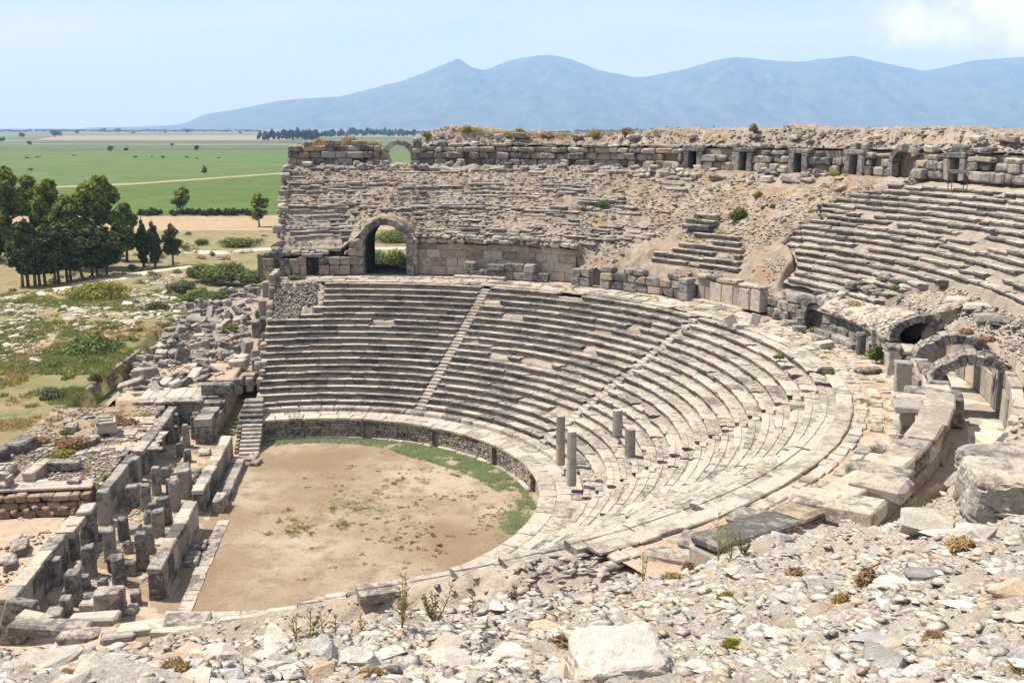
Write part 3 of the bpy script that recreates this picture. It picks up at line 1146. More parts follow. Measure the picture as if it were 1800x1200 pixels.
# stairways between the wedges: two steps to a row
for ai, a in enumerate(AISLES[:4]):
    rng = random.Random(340 + ai)
    org = pol(18.6, a, 1.7)
    st = thing('stairway', ['long stairway up the lower seats below the great arch', 'worn stairway up the lower seats behind the tallest columns', 'broken stairway up the sunlit seats at the right of the columns', 'stairway near the foreground, mostly hidden by the slope'][ai], 'stairs', org, 0, 'stairways of the lower seating')
    for k in range(1, 20):
        for h_ in (0, 1):
            if rng.random() < (.02, .12, .22, .3)[ai]:
                continue
            R = rfront(k) - STEP * .5 + h_ * STEP * .5 + .02
            z = ztop(k) - RISE + (h_ - 1) * RISE / 2 + RISE / 2 - .26 + .0
            me = block(.80, STEP * .5 + .16, .26, rng, .02, .012)
            place(st, 'step', me, M['pale'], R + .17, a + rng.gauss(0, .06), z, rng, .012, org)

# curb ring and podium walkway
rng = random.Random(350)
org = pol(18, 30, 1.7)
pw = thing('podium_walkway', 'pale paved walkway with a low kerb running round the orchestra wall', 'walkway', org)
NICHE = [(79.5, 76.9), (58.6, 56.6), (36.5, 34.4)]
a = left_limit(17) + .5
n_p = 0
while a > -94 and n_p < 120:
    L = rng.uniform(.8, 1.9)
    da = math.degrees(L / 17)
    me = block(L - .02, 1.12, .24, rng, .03, .02)
    place(pw, 'coping_slab', me, M['pale'], 17.12 + rng.gauss(0, .02), a - da / 2, 1.47 + rng.gauss(0, .008), rng, .006, org)
    n_p += 1
    a -= da
a = left_limit(18)
while a > -94 and n_p < 230:
    L = rng.uniform(.9, 1.8)
    da = math.degrees(L / 18)
    me = block(L - .02, .94, .22, rng, .02, .015)
    place(pw, 'paving_slab', me, M['pale'], 18.15 + rng.gauss(0, .01), a - da / 2, 1.475 + rng.gauss(0, .008), rng, .005, org)
    n_p += 1
    a -= da
a = left_limit(18.8)
while a > -94:
    L = rng.uniform(1.0, 2.0)
    da = math.degrees(L / 18.8)
    me = block(L - .02, .72, .42, rng, .03, .015)
    place(pw, 'kerb_stone', me, M['pale'] if rng.random() < .7 else M['seat'], 18.95 + rng.gauss(0, .012), a - da / 2, 1.60 + rng.gauss(0, .008), rng, .006, org)
    a -= da

# the orchestra wall under it, in sections between the niches
SECT = [(left_limit(16.6), 79.5), (76.9, 58.6), (56.6, 36.5), (34.4, 15.0)]
SL = ['left section of the low patchwork stone wall round the orchestra', 'section of the low patchwork wall below the first stairway', 'section of the low patchwork wall right of the second niche', 'right section of the low patchwork wall, dark and seen edge on']
for si, (a0, a1) in enumerate(SECT):
    rng = random.Random(360 + si)
    org = pol(16.7, (a0 + a1) / 2, 0)
    wl = thing('orchestra_wall', SL[si], 'wall', org, 0, 'sections of the orchestra wall')
    n_st = 0
    z = .22
    course = 0
    while z < 1.42:
        hgt = min(rng.uniform(.19, .30), 1.47 - z)
        if 1.47 - z - hgt < .12:
            hgt = 1.47 - z
        a = a0
        while a > a1 + .01:
            L = rng.uniform(.25, .62)
            da = min(math.degrees(L / 16.7), a - a1)
            if a - da - a1 < .7:
                da = a - a1
            L = math.radians(da) * 16.7
            if rng.random() < .15 and hgt > .24 and L > .3:
                h1 = hgt * rng.uniform(.4, .6)
                for zz, hh_ in ((z, h1), (z + h1, hgt - h1)):
                    place(wl, 'stone', block(L - .022, .3, hh_ - .018, rng, .025, .012), M['brown'], 16.78 + rng.gauss(0, .014), a - da / 2, zz, rng, .006, org)
                    n_st += 1
            else:
                place(wl, 'stone', block(L - .022, .3, hgt - .018, rng, .025, .012), M['brown'] if rng.random() < .6 else M['grey'], 16.78 + rng.gauss(0, .014), a - da / 2, z, rng, .006, org)
                n_st += 1
            a -= da
        z += hgt
    # projecting foot course
    a = a0
    while a > a1 + .01:
        da = min(math.degrees(rng.uniform(1.0, 2.2) / 16.5), a - a1)
        L = math.radians(da) * 16.5
        place(wl, 'foot_stone', block(L - .02, .5, .3, rng, .05, .03), M['pale'], 16.62, a - da / 2, -.06, rng, .01, org)
        a -= da
    # backing wall in the joints
    P_ = np.array([[tuple(pol(16.9, aa, zz) - org) for zz in (-.1, 1.48)] for aa in np.linspace(a0, a1, 12)])
    put('wall_backing', grid_mesh('wall_backing', P_), M['core'], wl)
    # rounded back lip under the coping
# niche backs are the core mass itself; each has a dark threshold stone
for i, (a0, a1) in enumerate(NICHE):
    rng = random.Random(380 + i)
    o = put('niche_lintel', block(math.radians(a0 - a1) * 16.6 + .5, .4, .16, rng, .02, .01), M['grey'], None, pol(16.9, (a0 + a1) / 2, 1.31), (0, 0, math.radians((a0 + a1) / 2) - math.pi / 2))
    tag(o, ['stone lintel over the left niche in the orchestra wall', 'stone lintel over the middle niche in the orchestra wall', 'stone lintel over the right niche in the orchestra wall'][i], 'lintel', 'lintels over the wall niches')

# stair block at the left end of the podium
org = Vector((*un(437, 800, 0), 0))
rng = random.Random(390)
es = thing('end_stair', 'narrow flight of stone steps at the left end of the orchestra wall', 'stairs', org, math.atan2(-U.y, -U.x) - math.pi / 2)
for i in range(8):
    put('step', block(1.5, .95 if i < 7 else 1.2, .215, rng, .02, .012), M['pale'], es, (rng.gauss(0, .01), .38 * i + .45, .205 * i - .03), (0, 0, rng.gauss(0, .008)))
for i in range(7):
    put('side_stone', block(.30, .5, .25 + .205 * i, rng, .02, .01), M['grey'], es, (-.96, .38 * i + .5, -.02))
# rows of rough stone stepping up beside the seat ends
for i in range(5):
    put('landing_stone', block(1.9 - .1 * i, .8, .3, rng, .04, .02), M['grey'], es, (-.2, 3.4 + .6 * i, 1.55 + .25 * i))

# the four columns of the box of honour
def column(px, py, z, h, r, label, mat, fl=20, split=None):
    x, y = un(px, py, z)
    c_ = thing('column', label, 'column', (x, y, z), random.Random(px).uniform(0, 1), 'broken columns on the seats')
    def drum(z0, z1, r0, r1, fluted):
        vs, fs = [], []
        nz = 5
        n = fl * 3
        for i in range(nz + 1):
            k = i / nz
            for j in range(n):
                an = 2 * math.pi * j / n
                rr_ = r0 + (r1 - r0) * k
                if fluted:
                    rr_ *= 1 - (.085 if j % 3 else 0)
                if i == nz:
                    rr_ *= .97
                vs.append((rr_ * math.cos(an), rr_ * math.sin(an), z0 + (z1 - z0) * k + (.02 * math.sin(an * 2 + px) if i == nz else 0)))
        for i in range(nz):
            for j in range(n):
                fs.append((i * n + j, i * n + (j + 1) % n, (i + 1) * n + (j + 1) % n, (i + 1) * n + j))
        fs.append(tuple(nz * n + j for j in range(n)))
        return mesh_py('shaft', vs, fs)
    if split:
        put('lower_drum', drum(0, h * split, r * 1.03, r * 1.01, False), mat[0], c_)
        put('upper_drum', drum(h * split + .012, h, r, r * .96, True), mat[1], c_)
    else:
        put('shaft', drum(0, h, r, r * .96, True), mat[1], c_)
    return c_


column(985, 816, 2.4, 3.35, .30, 'tallest fluted column with a smooth rust stained lower drum', (M['rust'], M['fluted']), split=.43)
column(1004, 852, 2.4, 3.5, .31, 'tall fluted column of two drums standing nearest the orchestra', (M['fluted'], M['fluted']), split=.50)
column(1085, 764, 4.2, 1.72, .34, 'short fluted column stump standing furthest back on the seats', (M['fluted'], M['fluted']))
column(1107, 801, 4.1, 1.78, .34, 'short fluted column stump beside a sunlit broken stairway', (M['fluted'], M['fluted']))
# ================================================================== walkway at the head of the lower seats
ZD = 10.1
for hi, lo, lab, seed in ((left_limit(36), 26, 'far half of the stone paved walkway above the lower seats', 1), (26, -58, 'near half of the paved walkway, its slabs parted by earth and weeds', 2)):
    rng = random.Random(400 + seed)
    org = pol(36, (hi + lo) / 2, ZD)
    wk = thing('paved_walkway', lab, 'walkway', org, 0, 'walkway above the lower seats')
    for ri, (R, dpt) in enumerate(((33.78, .86), (34.62, .74), (35.42, .72), (36.2, .72), (36.95, .66))):
        a = hi if ri or seed == 2 else 96
        while a > lo:
            L = rng.uniform(.9, 2.1) if seed == 1 or ri == 0 else rng.uniform(.45, 1.15)
            da = math.degrees(L / R)
            gone = .10 if seed == 1 else (.0, .05, .18, .30, .25)[ri]
            if a < -46:
                gone = (.05, .5, .7, .7, .7)[ri]
            if rng.random() > gone:
                wd = dpt - .03 - (rng.uniform(0, .28) if seed == 2 and ri else 0)
                place(wk, 'paving_slab', block(L - (.03 if ri == 0 else rng.uniform(.03, .22)), wd, .16, rng, .03, .03), M['pale'] if seed == 2 or rng.random() < .5 else M['seat'], R + rng.gauss(0, .02), a - da / 2, ZD - .12 + rng.gauss(0, .012) + (.04 if ri == 0 else 0), rng, .01, org, rng.gauss(0, .02) if ri else 0)
            a -= da
# its earth bed
tt = np.linspace(-58, 110, 420)
rr = np.linspace(33.9, 39.5, 26)
TT, RR = np.meshgrid(np.radians(tt), rr, indexing='ij')
TT = np.clip(TT, np.radians(right_limit(36)), np.radians(left_limit(36)))
Xg, Yg = CX + RR * np.cos(TT), CY + RR * np.sin(TT)
Zg = ZD - .055 + (fbm(Xg * .9, Yg * .9, 3, 91) - .5) * .09
structure(put('walkway_earth', grid_mesh('walkway_earth', np.stack([Xg, Yg, Zg], -1)), M['dust']))

# ================================================================== second tier slope
ARCH = (89.75, 83.2)               # great arch: angles of its two jambs on the wall line


def zfoot(thd):
    """height at which the slope starts above the walkway wall"""
    return np.interp(thd, [-40, -5, 6, 14, 24, 30, 38, 46, 57, 62, 76, 82.5, 84, 87, 89, 90.5, 93, 106], [13.0, 13.2, 13.2, 13.0, 12.9, 12.6, 12.7, 12.7, 13.0, 13.35, 13.6, 13.9, 14.6, 15.15, 14.6, 13.9, 12.6, 12.3])


def up_z(R, thd, x, y):
    f = np.clip((R - 38.6) / (52.4 - 38.6), 0, 1)
    zf = zfoot(thd)
    z = zf + (20.15 - zf) * f ** .96
    # hollow in the bare middle part
    z = z - 1.0 * np.exp(-((thd - 46) / 9) ** 2) * np.sin(f * math.pi)
    # ghosts of the seat rows in the left part
    st = (z - 10.1) / .44
    step = (np.floor(st) + sstep(.55, .95, st - np.floor(st))) * .44 + 10.1
    k = sstep(54, 64, thd + (fbm(x * .15, y * .15, 2, 33) - .5) * 10) * (0.6 + .4 * sstep(.35, .6, fbm(x * .35, y * .35, 3, 34)))
    z = z * (1 - k) + step * k
    d1, d2, v = worley(x * 1.9, y * 1.9, 11)
    e1, e2, v2 = worley(x * 4.2, y * 4.2, 21)
    rough = .45 + .55 * sstep(.3, .6, fbm(x * .2, y * .2, 3, 35))
    rough = rough * (.45 + .55 * sstep(40, 60, thd))
    z = z + rough * (np.clip(d2 - d1, 0, .5) * .34 * (v > .35) + (v - .5) * .14 + np.clip(e2 - e1, 0, .5) * .16)
    z = z + (fbm(x * .5, y * .5, 4, 36) - .5) * .55 * np.sin(np.clip(f, 0, 1) * math.pi)
    # broken front bank where no high wall holds the slope
    bank = np.maximum(39.9 - R, 0) * 1.05 * sstep(57.6, 56.8, thd)
    z = z - bank
    # where seat rows stand in the bare middle the slope lies under them
    kk = np.clip((R - 39.5) / .735, 0, 17)
    blk = sstep(31.8, 32.8, thd) * sstep(47.8, 46.8, thd) * sstep(8.6, 7.6, kk) * np.where(thd < 37.5, sstep(6.5, 5.5, kk + (37 - thd) * .9), 1)
    z = z * (1 - blk) + np.minimum(z, 12.55 + .4235 * kk - .1) * blk
    # under the surviving rows at the right
    kk = np.clip((R - 39.5) / .735, 0, 17)
    lim = np.interp(kk, [0, 2, 3, 4, 5, 9, 10, 12, 14, 16, 17], [24.9, 25.5, 26.8, 28.3, 30.6, 31.2, 29.8, 32.0, 30.0, 27, 25])
    under = sstep(lim + .5, lim - .1, thd)
    z = z * (1 - under) + np.minimum(z, 12.5 + .4235 * kk - .6) * under
    return z


tt = np.radians(np.linspace(8, 106, 560))
rr = np.linspace(38.55, 54.0, 132)
TT, RR = np.meshgrid(tt, rr, indexing='ij')
lim = np.radians(np.array([left_limit(r * .99) - .3 for r in rr]))
TT = np.minimum(TT, lim[None])
Xg, Yg = CX + RR * np.cos(TT), CY + RR * np.sin(TT)
Zg = up_z(RR, np.degrees(TT), Xg, Yg)
# hood of the great arch: nothing of the slope hangs in front of the opening
structure(put('upper_slope', grid_mesh('upper_slope', np.stack([Xg, Yg, Zg], -1), False), M['slope']))
# straight end face of the slope, broken masonry
n_ = len(rr)
ends = np.stack([Xg[-1], Yg[-1], Zg[-1]], -1)
rows = []
for k in np.linspace(0, 1, 26):
    q = ends.copy()
    q[:, 2] = ends[:, 2] * (1 - k) - .5 * k
    j = (fbm(rr * .9, np.full(n_, k * 14), 3, 51) - .5) * .5 * (k > 0)
    q[:, 0] += V.x * j
    q[:, 1] += V.y * j
    rows.append(q)
structure(put('slope_end_face', grid_mesh('slope_end_face', np.array(rows), False), M['core']))
# outer face of the hill, behind everything
for a0, a1 in ((106, 95.5), (85.5, -30)):
    P_ = np.array([[tuple(pol(R_, aa, z_)) for R_, z_ in ((64.0, 22.4), (66, 18), (70, -.6))] for aa in np.linspace(min(a0, left_limit(64)), a1, 60)])
    structure(put('outer_slope', grid_mesh('outer_slope', P_), M['slope']))

# ------------------------------------------------------------------ great arch and its passage
rng = random.Random(420)
amid = (ARCH[0] + ARCH[1]) / 2
org = pol(38.2, amid, ZD)
ga = thing('arched_gateway', 'tall arched gateway standing open through the ruined upper tier', 'arch', org, math.radians(amid) - math.pi / 2)
HW = 2.12                          # half width of the opening
SPR = 2.75                         # springing height
def ring_stones(parent, hw, spr, depth, thick, n, rng, mat, y0=0.0, a_from=0, a_to=180, name='voussoir', flat=1.0, jit=.02):
    for i in range(n):
        b0 = math.radians(a_from + (a_to - a_from) * i / n) + .008
        b1 = math.radians(a_from + (a_to - a_from) * (i + 1) / n) - .008
        tk = thick * rng.uniform(.88, 1.18)
        dj = rng.uniform(-.05, .06)
        vs = []
        for y in (y0 + dj, y0 + depth):
            for r_ in (hw, hw + tk):
                for b in (b0, b1):
                    vs.append((math.cos(b) * r_ + rng.uniform(-jit, jit), y + rng.uniform(-jit, jit), spr + math.sin(b) * r_ * flat + rng.uniform(-jit, jit)))
        fs = [(0, 1, 3, 2), (4, 6, 7, 5), (0, 4, 5, 1), (2, 3, 7, 6), (0, 2, 6, 4), (1, 5, 7, 3)]
        put(name, mesh_py(name, vs, fs), mat, parent)


ring_stones(ga, HW, SPR, 1.1, .62, 11, rng, M['grey'])
# passage walls and vault behind the ring, their shade painted in as near-black stone
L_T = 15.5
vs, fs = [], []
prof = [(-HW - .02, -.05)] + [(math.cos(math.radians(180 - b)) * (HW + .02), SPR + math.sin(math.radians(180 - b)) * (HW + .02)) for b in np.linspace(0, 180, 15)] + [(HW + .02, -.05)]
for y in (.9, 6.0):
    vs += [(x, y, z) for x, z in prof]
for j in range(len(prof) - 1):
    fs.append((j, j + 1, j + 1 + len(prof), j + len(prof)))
put('passage_vault', mesh_py('passage_vault', vs, fs), M['painted_shade'], ga)
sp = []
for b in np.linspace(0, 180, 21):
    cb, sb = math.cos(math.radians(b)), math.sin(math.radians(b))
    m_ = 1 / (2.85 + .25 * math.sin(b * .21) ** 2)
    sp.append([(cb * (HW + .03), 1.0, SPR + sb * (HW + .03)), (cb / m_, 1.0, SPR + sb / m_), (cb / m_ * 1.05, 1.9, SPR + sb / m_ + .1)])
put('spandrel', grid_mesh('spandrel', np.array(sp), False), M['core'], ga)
put('passage_floor', block(2 * HW, 5.2, .3, rng, .03, .01), M['painted_shade'], ga, (0, 3.4, -.32))  # floor colour carries the shade of the passage
put('threshold', block(2 * HW - .2, .5, .3, rng, .04, .02), M['painted_shade'], ga, (0, 5.6, -.05))
put('fallen_block', block(1.1, .8, .9, rng, .06, .04), M['grey'], ga, (1.5, 5.2, -.03))
put('fallen_block', block(.6, .7, .45, rng, .06, .04), M['grey'], ga, (.75, 5.3, -.03))
for sx in (-1, 1):
    for i, (h_, w_) in enumerate(((.95, .75), (.8, .7), (.7, .72), (.22, .95), (.9, .7))):
        z_ = [0, .95, 1.75, 2.45, 2.67][i]
        put('jamb_stone' if i != 3 else 'impost', block(w_, .9, h_ - .015, rng, .04, .02), M['grey'], ga, (sx * (HW + w_ / 2 + (.0 if i != 3 else -.08)), .42 + rng.gauss(0, .02), z_))

# ------------------------------------------------------------------ walls at the back of the walkway
def course_wall(name, label, cat, a0, a1, R, z0, heights, mat, seed, lens=(.8, 1.6), depth=.7, bev=.05, gaps=(), group=None, skip=.0, pname='ashlar_block', top_skip=.0, jitter=.03, mats=None):
    """courses of blocks along the arc from a0 down to a1 at radius R (their inner face)"""
    rng = random.Random(seed)
    org = pol(R, (a0 + a1) / 2, z0)
    w_ = thing(name, label, cat, org, 0, group)
    z = z0
    for ci, h_ in enumerate(heights):
        a = a0
        stops = sorted([(g0, g1) for g0, g1, gc in gaps if ci < gc and g0 < a0 + .01 and g1 > a1 - .01], reverse=True)
        while a > a1 + .02:
            if stops and a <= stops[0][0] + 1e-6:
                a = stops[0][1]
                stops.pop(0)
                continue
            end = stops[0][0] if stops else a1
            L = rng.uniform(*lens)
            da = min(math.degrees(L / R), a - end)
            if a - da - end < math.degrees(.3 / R):
                da = a - end
            mid = a - da / 2
            L = math.radians(da) * R
            a -= da
            if rng.random() < (top_skip if ci == len(heights) - 1 else skip):
                continue
            mt = rng.choice(mats) if mats else mat
            hh_ = h_ * (rng.uniform(.85, 1.1) if ci == len(heights) - 1 else 1)
            place(w_, pname, block(L - .025, depth * rng.uniform(.9, 1.1), hh_ - .015, rng, bev, bev * .5), mt, R + depth / 2 + rng.gauss(0, jitter), mid, z, rng, .008, org)
        z += h_
    return w_, org


course_wall('gate_side_wall', 'narrow stretch of rough wall against the left jamb of the arched gateway', 'wall', 91.8, 90.55, 38.2, ZD, (.95, .9, .75, .7), M['brown'], 427, (.8, 1.3), .9, .05)
course_wall('gate_side_wall', 'narrow stretch of rough wall against the right jamb of the arched gateway', 'wall', 82.45, 81.7, 38.4, ZD, (.95, .9, .75, .7), M['brown'], 428, (.8, 1.3), .9, .05)
course_wall('doorway_wall', 'low block wall with two dark doorways, left of the arched gateway', 'wall', 104.2, 91.6, 37.9, ZD, (1.0, .75), M['grey'], 430, (.8, 1.5), gaps=((102.6, 101.9, 2), (98.0, 96.2, 2)), mats=[M['grey'], M['grey'], M['brown']])
rng = random.Random(431)
o = put('door_lintel', block(2.1, .8, .34, rng, .04, .02), M['grey'], None, pol(38.3, 97.1, ZD + 1.78), (0, 0, math.radians(97.1) - math.pi / 2))
tag(o, 'flat lintel slab across the wider doorway left of the arched gateway', 'lintel')
# dark recess behind those doorways
o = put('recess_wall', block(9.0, .3, 2.2, rng, .02, .01), M['grey'], None, pol(39.9, 98.5, ZD - .2), (0, 0, math.radians(98.5) - math.pi / 2))
tag(o, 'dark back wall seen inside the doorways left of the arched gateway', 'wall')
course_wall('rubble_ledge', 'rough ledge of stones above the low doorway wall', 'wall', 104.4, 91.6, 38.3, ZD + 1.95, (.45,), M['rubble'], 432, (.5, 1.3), .9, .08, top_skip=.1)

course_wall('ashlar_wall', 'tall smooth ashlar wall set back right of the arched gateway', 'wall', 82.0, 57.8, 39.0, ZD, (.85, .85, .8, .6), M['wall'], 433, (1.0, 2.1), .5, .012, jitter=.006, mats=[M['wall'], M['wall'], M['brown']])
course_wall('projecting_ledge', 'broken overhanging rubble ledge along the top of the tall ashlar wall', 'wall', 82.5, 57.5, 38.5, ZD + 3.2, (.42, .4), M['rubble'], 434, (.4, 1.2), .9, .1, jitter=.12, top_skip=.2)
course_wall('block_row', 'row of big dark blocks two courses high in front of the ashlar wall', 'wall', 74.2, 61.2, 37.6, ZD, (.78, .72), M['grey'], 435, (1.0, 2.0), .8, .06, top_skip=.12)
course_wall('block_row', 'long low blocks lying at the left foot of the dark block row', 'wall', 75.6, 67.5, 36.9, ZD, (.32,), M['pale'], 436, (1.2, 2.4), .6, .05, top_skip=.1)
course_wall('wall_pier', 'dark pier of stacked blocks beside the doorway right of the block row', 'pier', 57.2, 54.2, 37.3, ZD, (.8, .85), M['grey'], 437, (.8, 1.2), .9, .06)
course_wall('block_wall', 'dark bossed block wall three courses high in the middle of the back wall', 'wall', 52.6, 39.2, 37.5, ZD, (.75, .72, .55), M['grey'], 438, (.9, 1.7), .9, .07, top_skip=.25, mats=[M['grey'], M['grey'], M['brown']])
course_wall('wall_pier', 'narrow pier of dark blocks at the right end of the bossed block wall', 'pier', 38.9, 37.2, 36.9, ZD, (.7, .7, .55), M['grey'], 439, (.8, 1.0), 1.1, .05)
course_wall('panel_wall', 'pale panelled marble wall with flat pilasters and a moulded top', 'wall', 36.9, 29.8, 37.9, ZD + .25, (1.75,), M['pale'], 440, (.7, 1.3), .6, .02, pname='panel', jitter=.05, mats=[M['pale'], M['wall']])
course_wall('cap_stone_row', 'row of projecting cap stones along the pale panelled wall', 'wall', 37.0, 29.8, 37.7, ZD + 2.02, (.28,), M['seat'], 441, (1.0, 2.0), .9, .04)
course_wall('stepped_plinth', 'low stepped base along the foot of the pale panelled wall', 'wall', 37.4, 28.0, 37.3, ZD, (.26,), M['pale'], 442, (1.2, 2.2), .8, .03)
course_wall('panel_pier', 'short broken pier of pale panels with a broad cap, right of the panelled wall', 'pier', 29.2, 25.2, 37.4, ZD + .2, (1.75, .25), M['pale'], 443, (.9, 1.6), 1.0, .04, mats=[M['pale'], M['wall'], M['pale']])
course_wall('block_wall', 'rough grey blocks piled between the panelled pier and the dark vaulted passage', 'wall', 24.8, 17.6, 37.9, ZD, (.75, .7, .65), M['grey'], 444, (.8, 1.5), 1.1, .09, top_skip=.3, jitter=.15)
course_wall('block_wall', 'rough blocks right of the dark vaulted passage, below its cobbled roof', 'wall', 13.4, 3.2, 38.0, ZD, (.8, .7), M['grey'], 445, (.8, 1.6), .9, .09, top_skip=.25, jitter=.12)
course_wall('kerb_wall', 'low long kerb stones at the foot of the rough blocks near the vaults', 'wall', 13.6, 5.5, 37.1, ZD, (.42,), M['grey'], 446, (1.4, 2.4), .6, .05)
# masonry fill behind these walls, up to the slope
for a0, a1 in ((104.4, 91.4), (82.2, 17.2)):
    P_ = []
    for aa in np.linspace(a0, a1, int((a0 - a1) * 1.6)):
        zf = float(zfoot(aa))
        P_.append([tuple(pol(R_ + .0, aa, z_)) for R_, z_ in ((40.3 if aa > 91 else 38.9 + (.75 if aa > 57.5 else .2), ZD - .1), (40.3 if aa > 91 else 38.9 + (.75 if aa > 57.5 else .2), zf - (.35 if aa > 57 else 1.2)), (38.8, zf - (.1 if aa > 57 else 1.3)), (38.6, zf + (.05 if aa > 57 else -1.4)))])
    structure(put('wall_fill', grid_mesh('wall_fill', np.array(P_), False), M['core']))

# ------------------------------------------------------------------ rows of the second tier that survive
def upper_rows(label, spans, seed, mat=None, R0=39.5, z0=12.55, wear=.05, skip=.03, group='surviving rows of the second tier', lens=(1.0, 2.4), auto=False):
    rng = random.Random(seed)
    amid_ = sum((s_[1] + s_[2]) / 2 for s_ in spans) / len(spans)
    kmid = spans[len(spans) // 2][0]
    org = pol(R0 + .735 * kmid, amid_, z0 + .4235 * kmid)
    wt = thing('seating_wedge', label, 'seating', org, 0, group)
    for k, hi, lo in spans:
        R = R0 + .735 * k
        zb = z0 + .4235 * k
        if auto:
            pm = pol(R + .3, (hi + lo) / 2)
            zb = float(up_z(np.array([R + .3]), np.array([(hi + lo) / 2]), np.array([pm.x]), np.array([pm.y]))[0]) - .16
        a = hi + rng.uniform(-.3, .3)
        while a > lo + .05:
            L = rng.uniform(*lens)
            da = min(math.degrees(L / R), a - lo)
            L = math.radians(da) * R
            mid = a - da / 2
            a -= da
            if rng.random() < skip or L < .25:
                continue
            broken = rng.random() < .09
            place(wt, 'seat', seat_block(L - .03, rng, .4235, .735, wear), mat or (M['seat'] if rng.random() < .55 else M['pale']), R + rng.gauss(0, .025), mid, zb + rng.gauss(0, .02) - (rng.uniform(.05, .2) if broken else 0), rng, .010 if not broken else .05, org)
    return wt


def lim_l(k):
    return [24.6, 24.8, 25.2, 26.5, 28.0, 30.5, 31.0, 31.5, 31.2, 31.0, 29.5, 31.5, 32.0, 31.0, 30.0, 29.0, 27, 25][k]


upper_rows('lower rows of the second tier right of the bare slope, ending above the vaults', [(k, lim_l(k), [8.5, 8.2, 7.5, 6.5, 5.0][k]) for k in range(5)], 450)
upper_rows('upper rows of the second tier fanning out to the right frame edge, left half', [(k, lim_l(k), 12) for k in range(5, 17)], 451)
upper_rows('upper rows of the second tier at the right frame edge, bleached and broken', [(k, 12, -20 + (k - 5) * .8) for k in range(5, 17)], 452, skip=.07)
upper_rows('block of six seat rows standing alone at the middle of the bare slope', [(0, 46.8, 32.8), (1, 47.0, 33.8), (2, 45.0, 34.5), (3, 44.8, 35.2), (4, 43.6, 36.5), (5, 44.0, 37.5)], 453)
upper_rows('three worn seat stones perched at the top of the lone block of rows', [(6, 46.5, 42.6), (7, 46.6, 42.2), (8, 46.2, 43)], 454, z0=12.75)
upper_rows('long dark seat row low on the slope right of the arched gateway', [(3, 59.5, 54.5), (4, 61.8, 60.2)], 455, auto=True)
upper_rows('pair of stepped seat rows left of the bare slope, half buried', [(9, 62.5, 57.5), (8, 62.2, 58.8), (7, 61.5, 59.4)], 456, auto=True)
upper_rows('short stack of seat stones high on the slope under the upper wall', [(13, 66.8, 62.4), (12, 66.9, 62.2), (14, 66.4, 63.8)], 457, auto=True)
upper_rows('two seat stones left alone in the rubble above the ashlar wall', [(6, 65.4, 62.6), (5, 65.0, 63.2)], 458, auto=True)
# core under the surviving right-hand rows
tt = np.linspace(-24, 34, 220)
prof = []
for k in range(17):
    prof += [(39.5 + .735 * k + .10, 12.5 + .4235 * k - .02), (39.5 + .735 * k + .14, 12.5 + .4235 * k + .16)]
prof += [(53.6, 20.0)]
Rp = np.array([p[0] for p in prof])
Zp = np.array([p[1] for p in prof])
RR, TT = np.meshgrid(Rp, tt, indexing='ij')
ZZ = np.repeat(Zp[:, None], len(tt), 1)
lowk = np.interp(tt, [-24, -6, 4.5, 6, 9, 40], [43.1, 43.1, 43.1, 42.4, 39.4, 39.4])
kk_ = np.clip((RR - 39.5) / .735, 0, 17)
lim_ = np.interp(kk_, [0, 2, 3, 4, 5, 9, 10, 12, 14, 16, 17], [24.9, 25.5, 26.8, 28.3, 30.6, 31.2, 29.8, 32.0, 30.0, 27, 25])
ok = (RR >= lowk[None]) & (TT < lim_ + .2)
Xg, Yg = CX + RR * np.cos(np.radians(TT)), CY + RR * np.sin(np.radians(TT))
ZZ = ZZ + (fbm(Xg * 1.2, Yg * 1.2, 3, 88) - .5) * .2
ZZ = np.where(ok, ZZ, np.minimum(ZZ, 10.0))
structure(put('row_core', grid_mesh('row_core', np.stack([Xg, Yg, ZZ], -1), False), M['core']))
# little radial stair in the left part of those rows
rng = random.Random(460)
org = pol(44, 25.5, 15)
st = thing('stairway', 'short steep stair set against the left end of the second tier rows', 'stairs', org)
for i in range(12):
    R = 42.6 + i * .36
    place(st, 'step', block(1.25, .55, .3, rng, .03, .02), M['pale'], R, 27.4 + .12 * i, 13.75 + .24 * i, rng, .01, org)
for i in range(11):
    R = 42.9 + i * .36
    place(st, 'side_stone', block(.34, .45, .5 + .24 * i * .8, rng, .03, .02), M['brown'], R, 26.3 + .10 * i, 13.4, rng, .01, org)

# ------------------------------------------------------------------ upper wall with its doors
ZU = 20.2
RU = 53.3
doors = [51.9, 45.9, 39.4, 32.9, 27.6, 21.6]


def dgap(a, w=1.9):
    h_ = math.degrees(w / 2 / RU) * 1.0
    return (a + h_, a - h_, 3)


ul = ['upper wall of stacked grey blocks at the far left, ragged along its top',
      'upper wall of big blocks between the small arch and the first dark door',
      'upper wall pierced by three narrow dark doors above the bare slope',
      'upper wall of mixed blocks with the fourth dark door above the right-hand rows']
course_wall('upper_wall', ul[0], 'wall', 100.6, 89.8, RU - .2, ZU, (.78, .72, .62, .55), M['grey'], 470, (.9, 1.9), .9, .07, skip=.17, top_skip=.6, jitter=.16, mats=[M['grey'], M['grey'], M['brown']])
course_wall('upper_wall', ul[1], 'wall', 85.2, 53.2, RU, ZU, (.75, .72, .55, .42), M['grey'], 471, (.7, 1.9), .9, .10, skip=.13, top_skip=.55, jitter=.20, mats=[M['grey'], M['grey'], M['brown'], M['seat']])
course_wall('upper_wall', ul[2], 'wall', 53.1, 37.0, RU, ZU, (.8, .7, .5), M['grey'], 472, (.7, 1.6), .9, .10, skip=.06, gaps=[dgap(a) for a in doors[:3]], top_skip=.4, jitter=.16, mats=[M['grey'], M['grey'], M['brown'], M['seat'], M['rubble']])
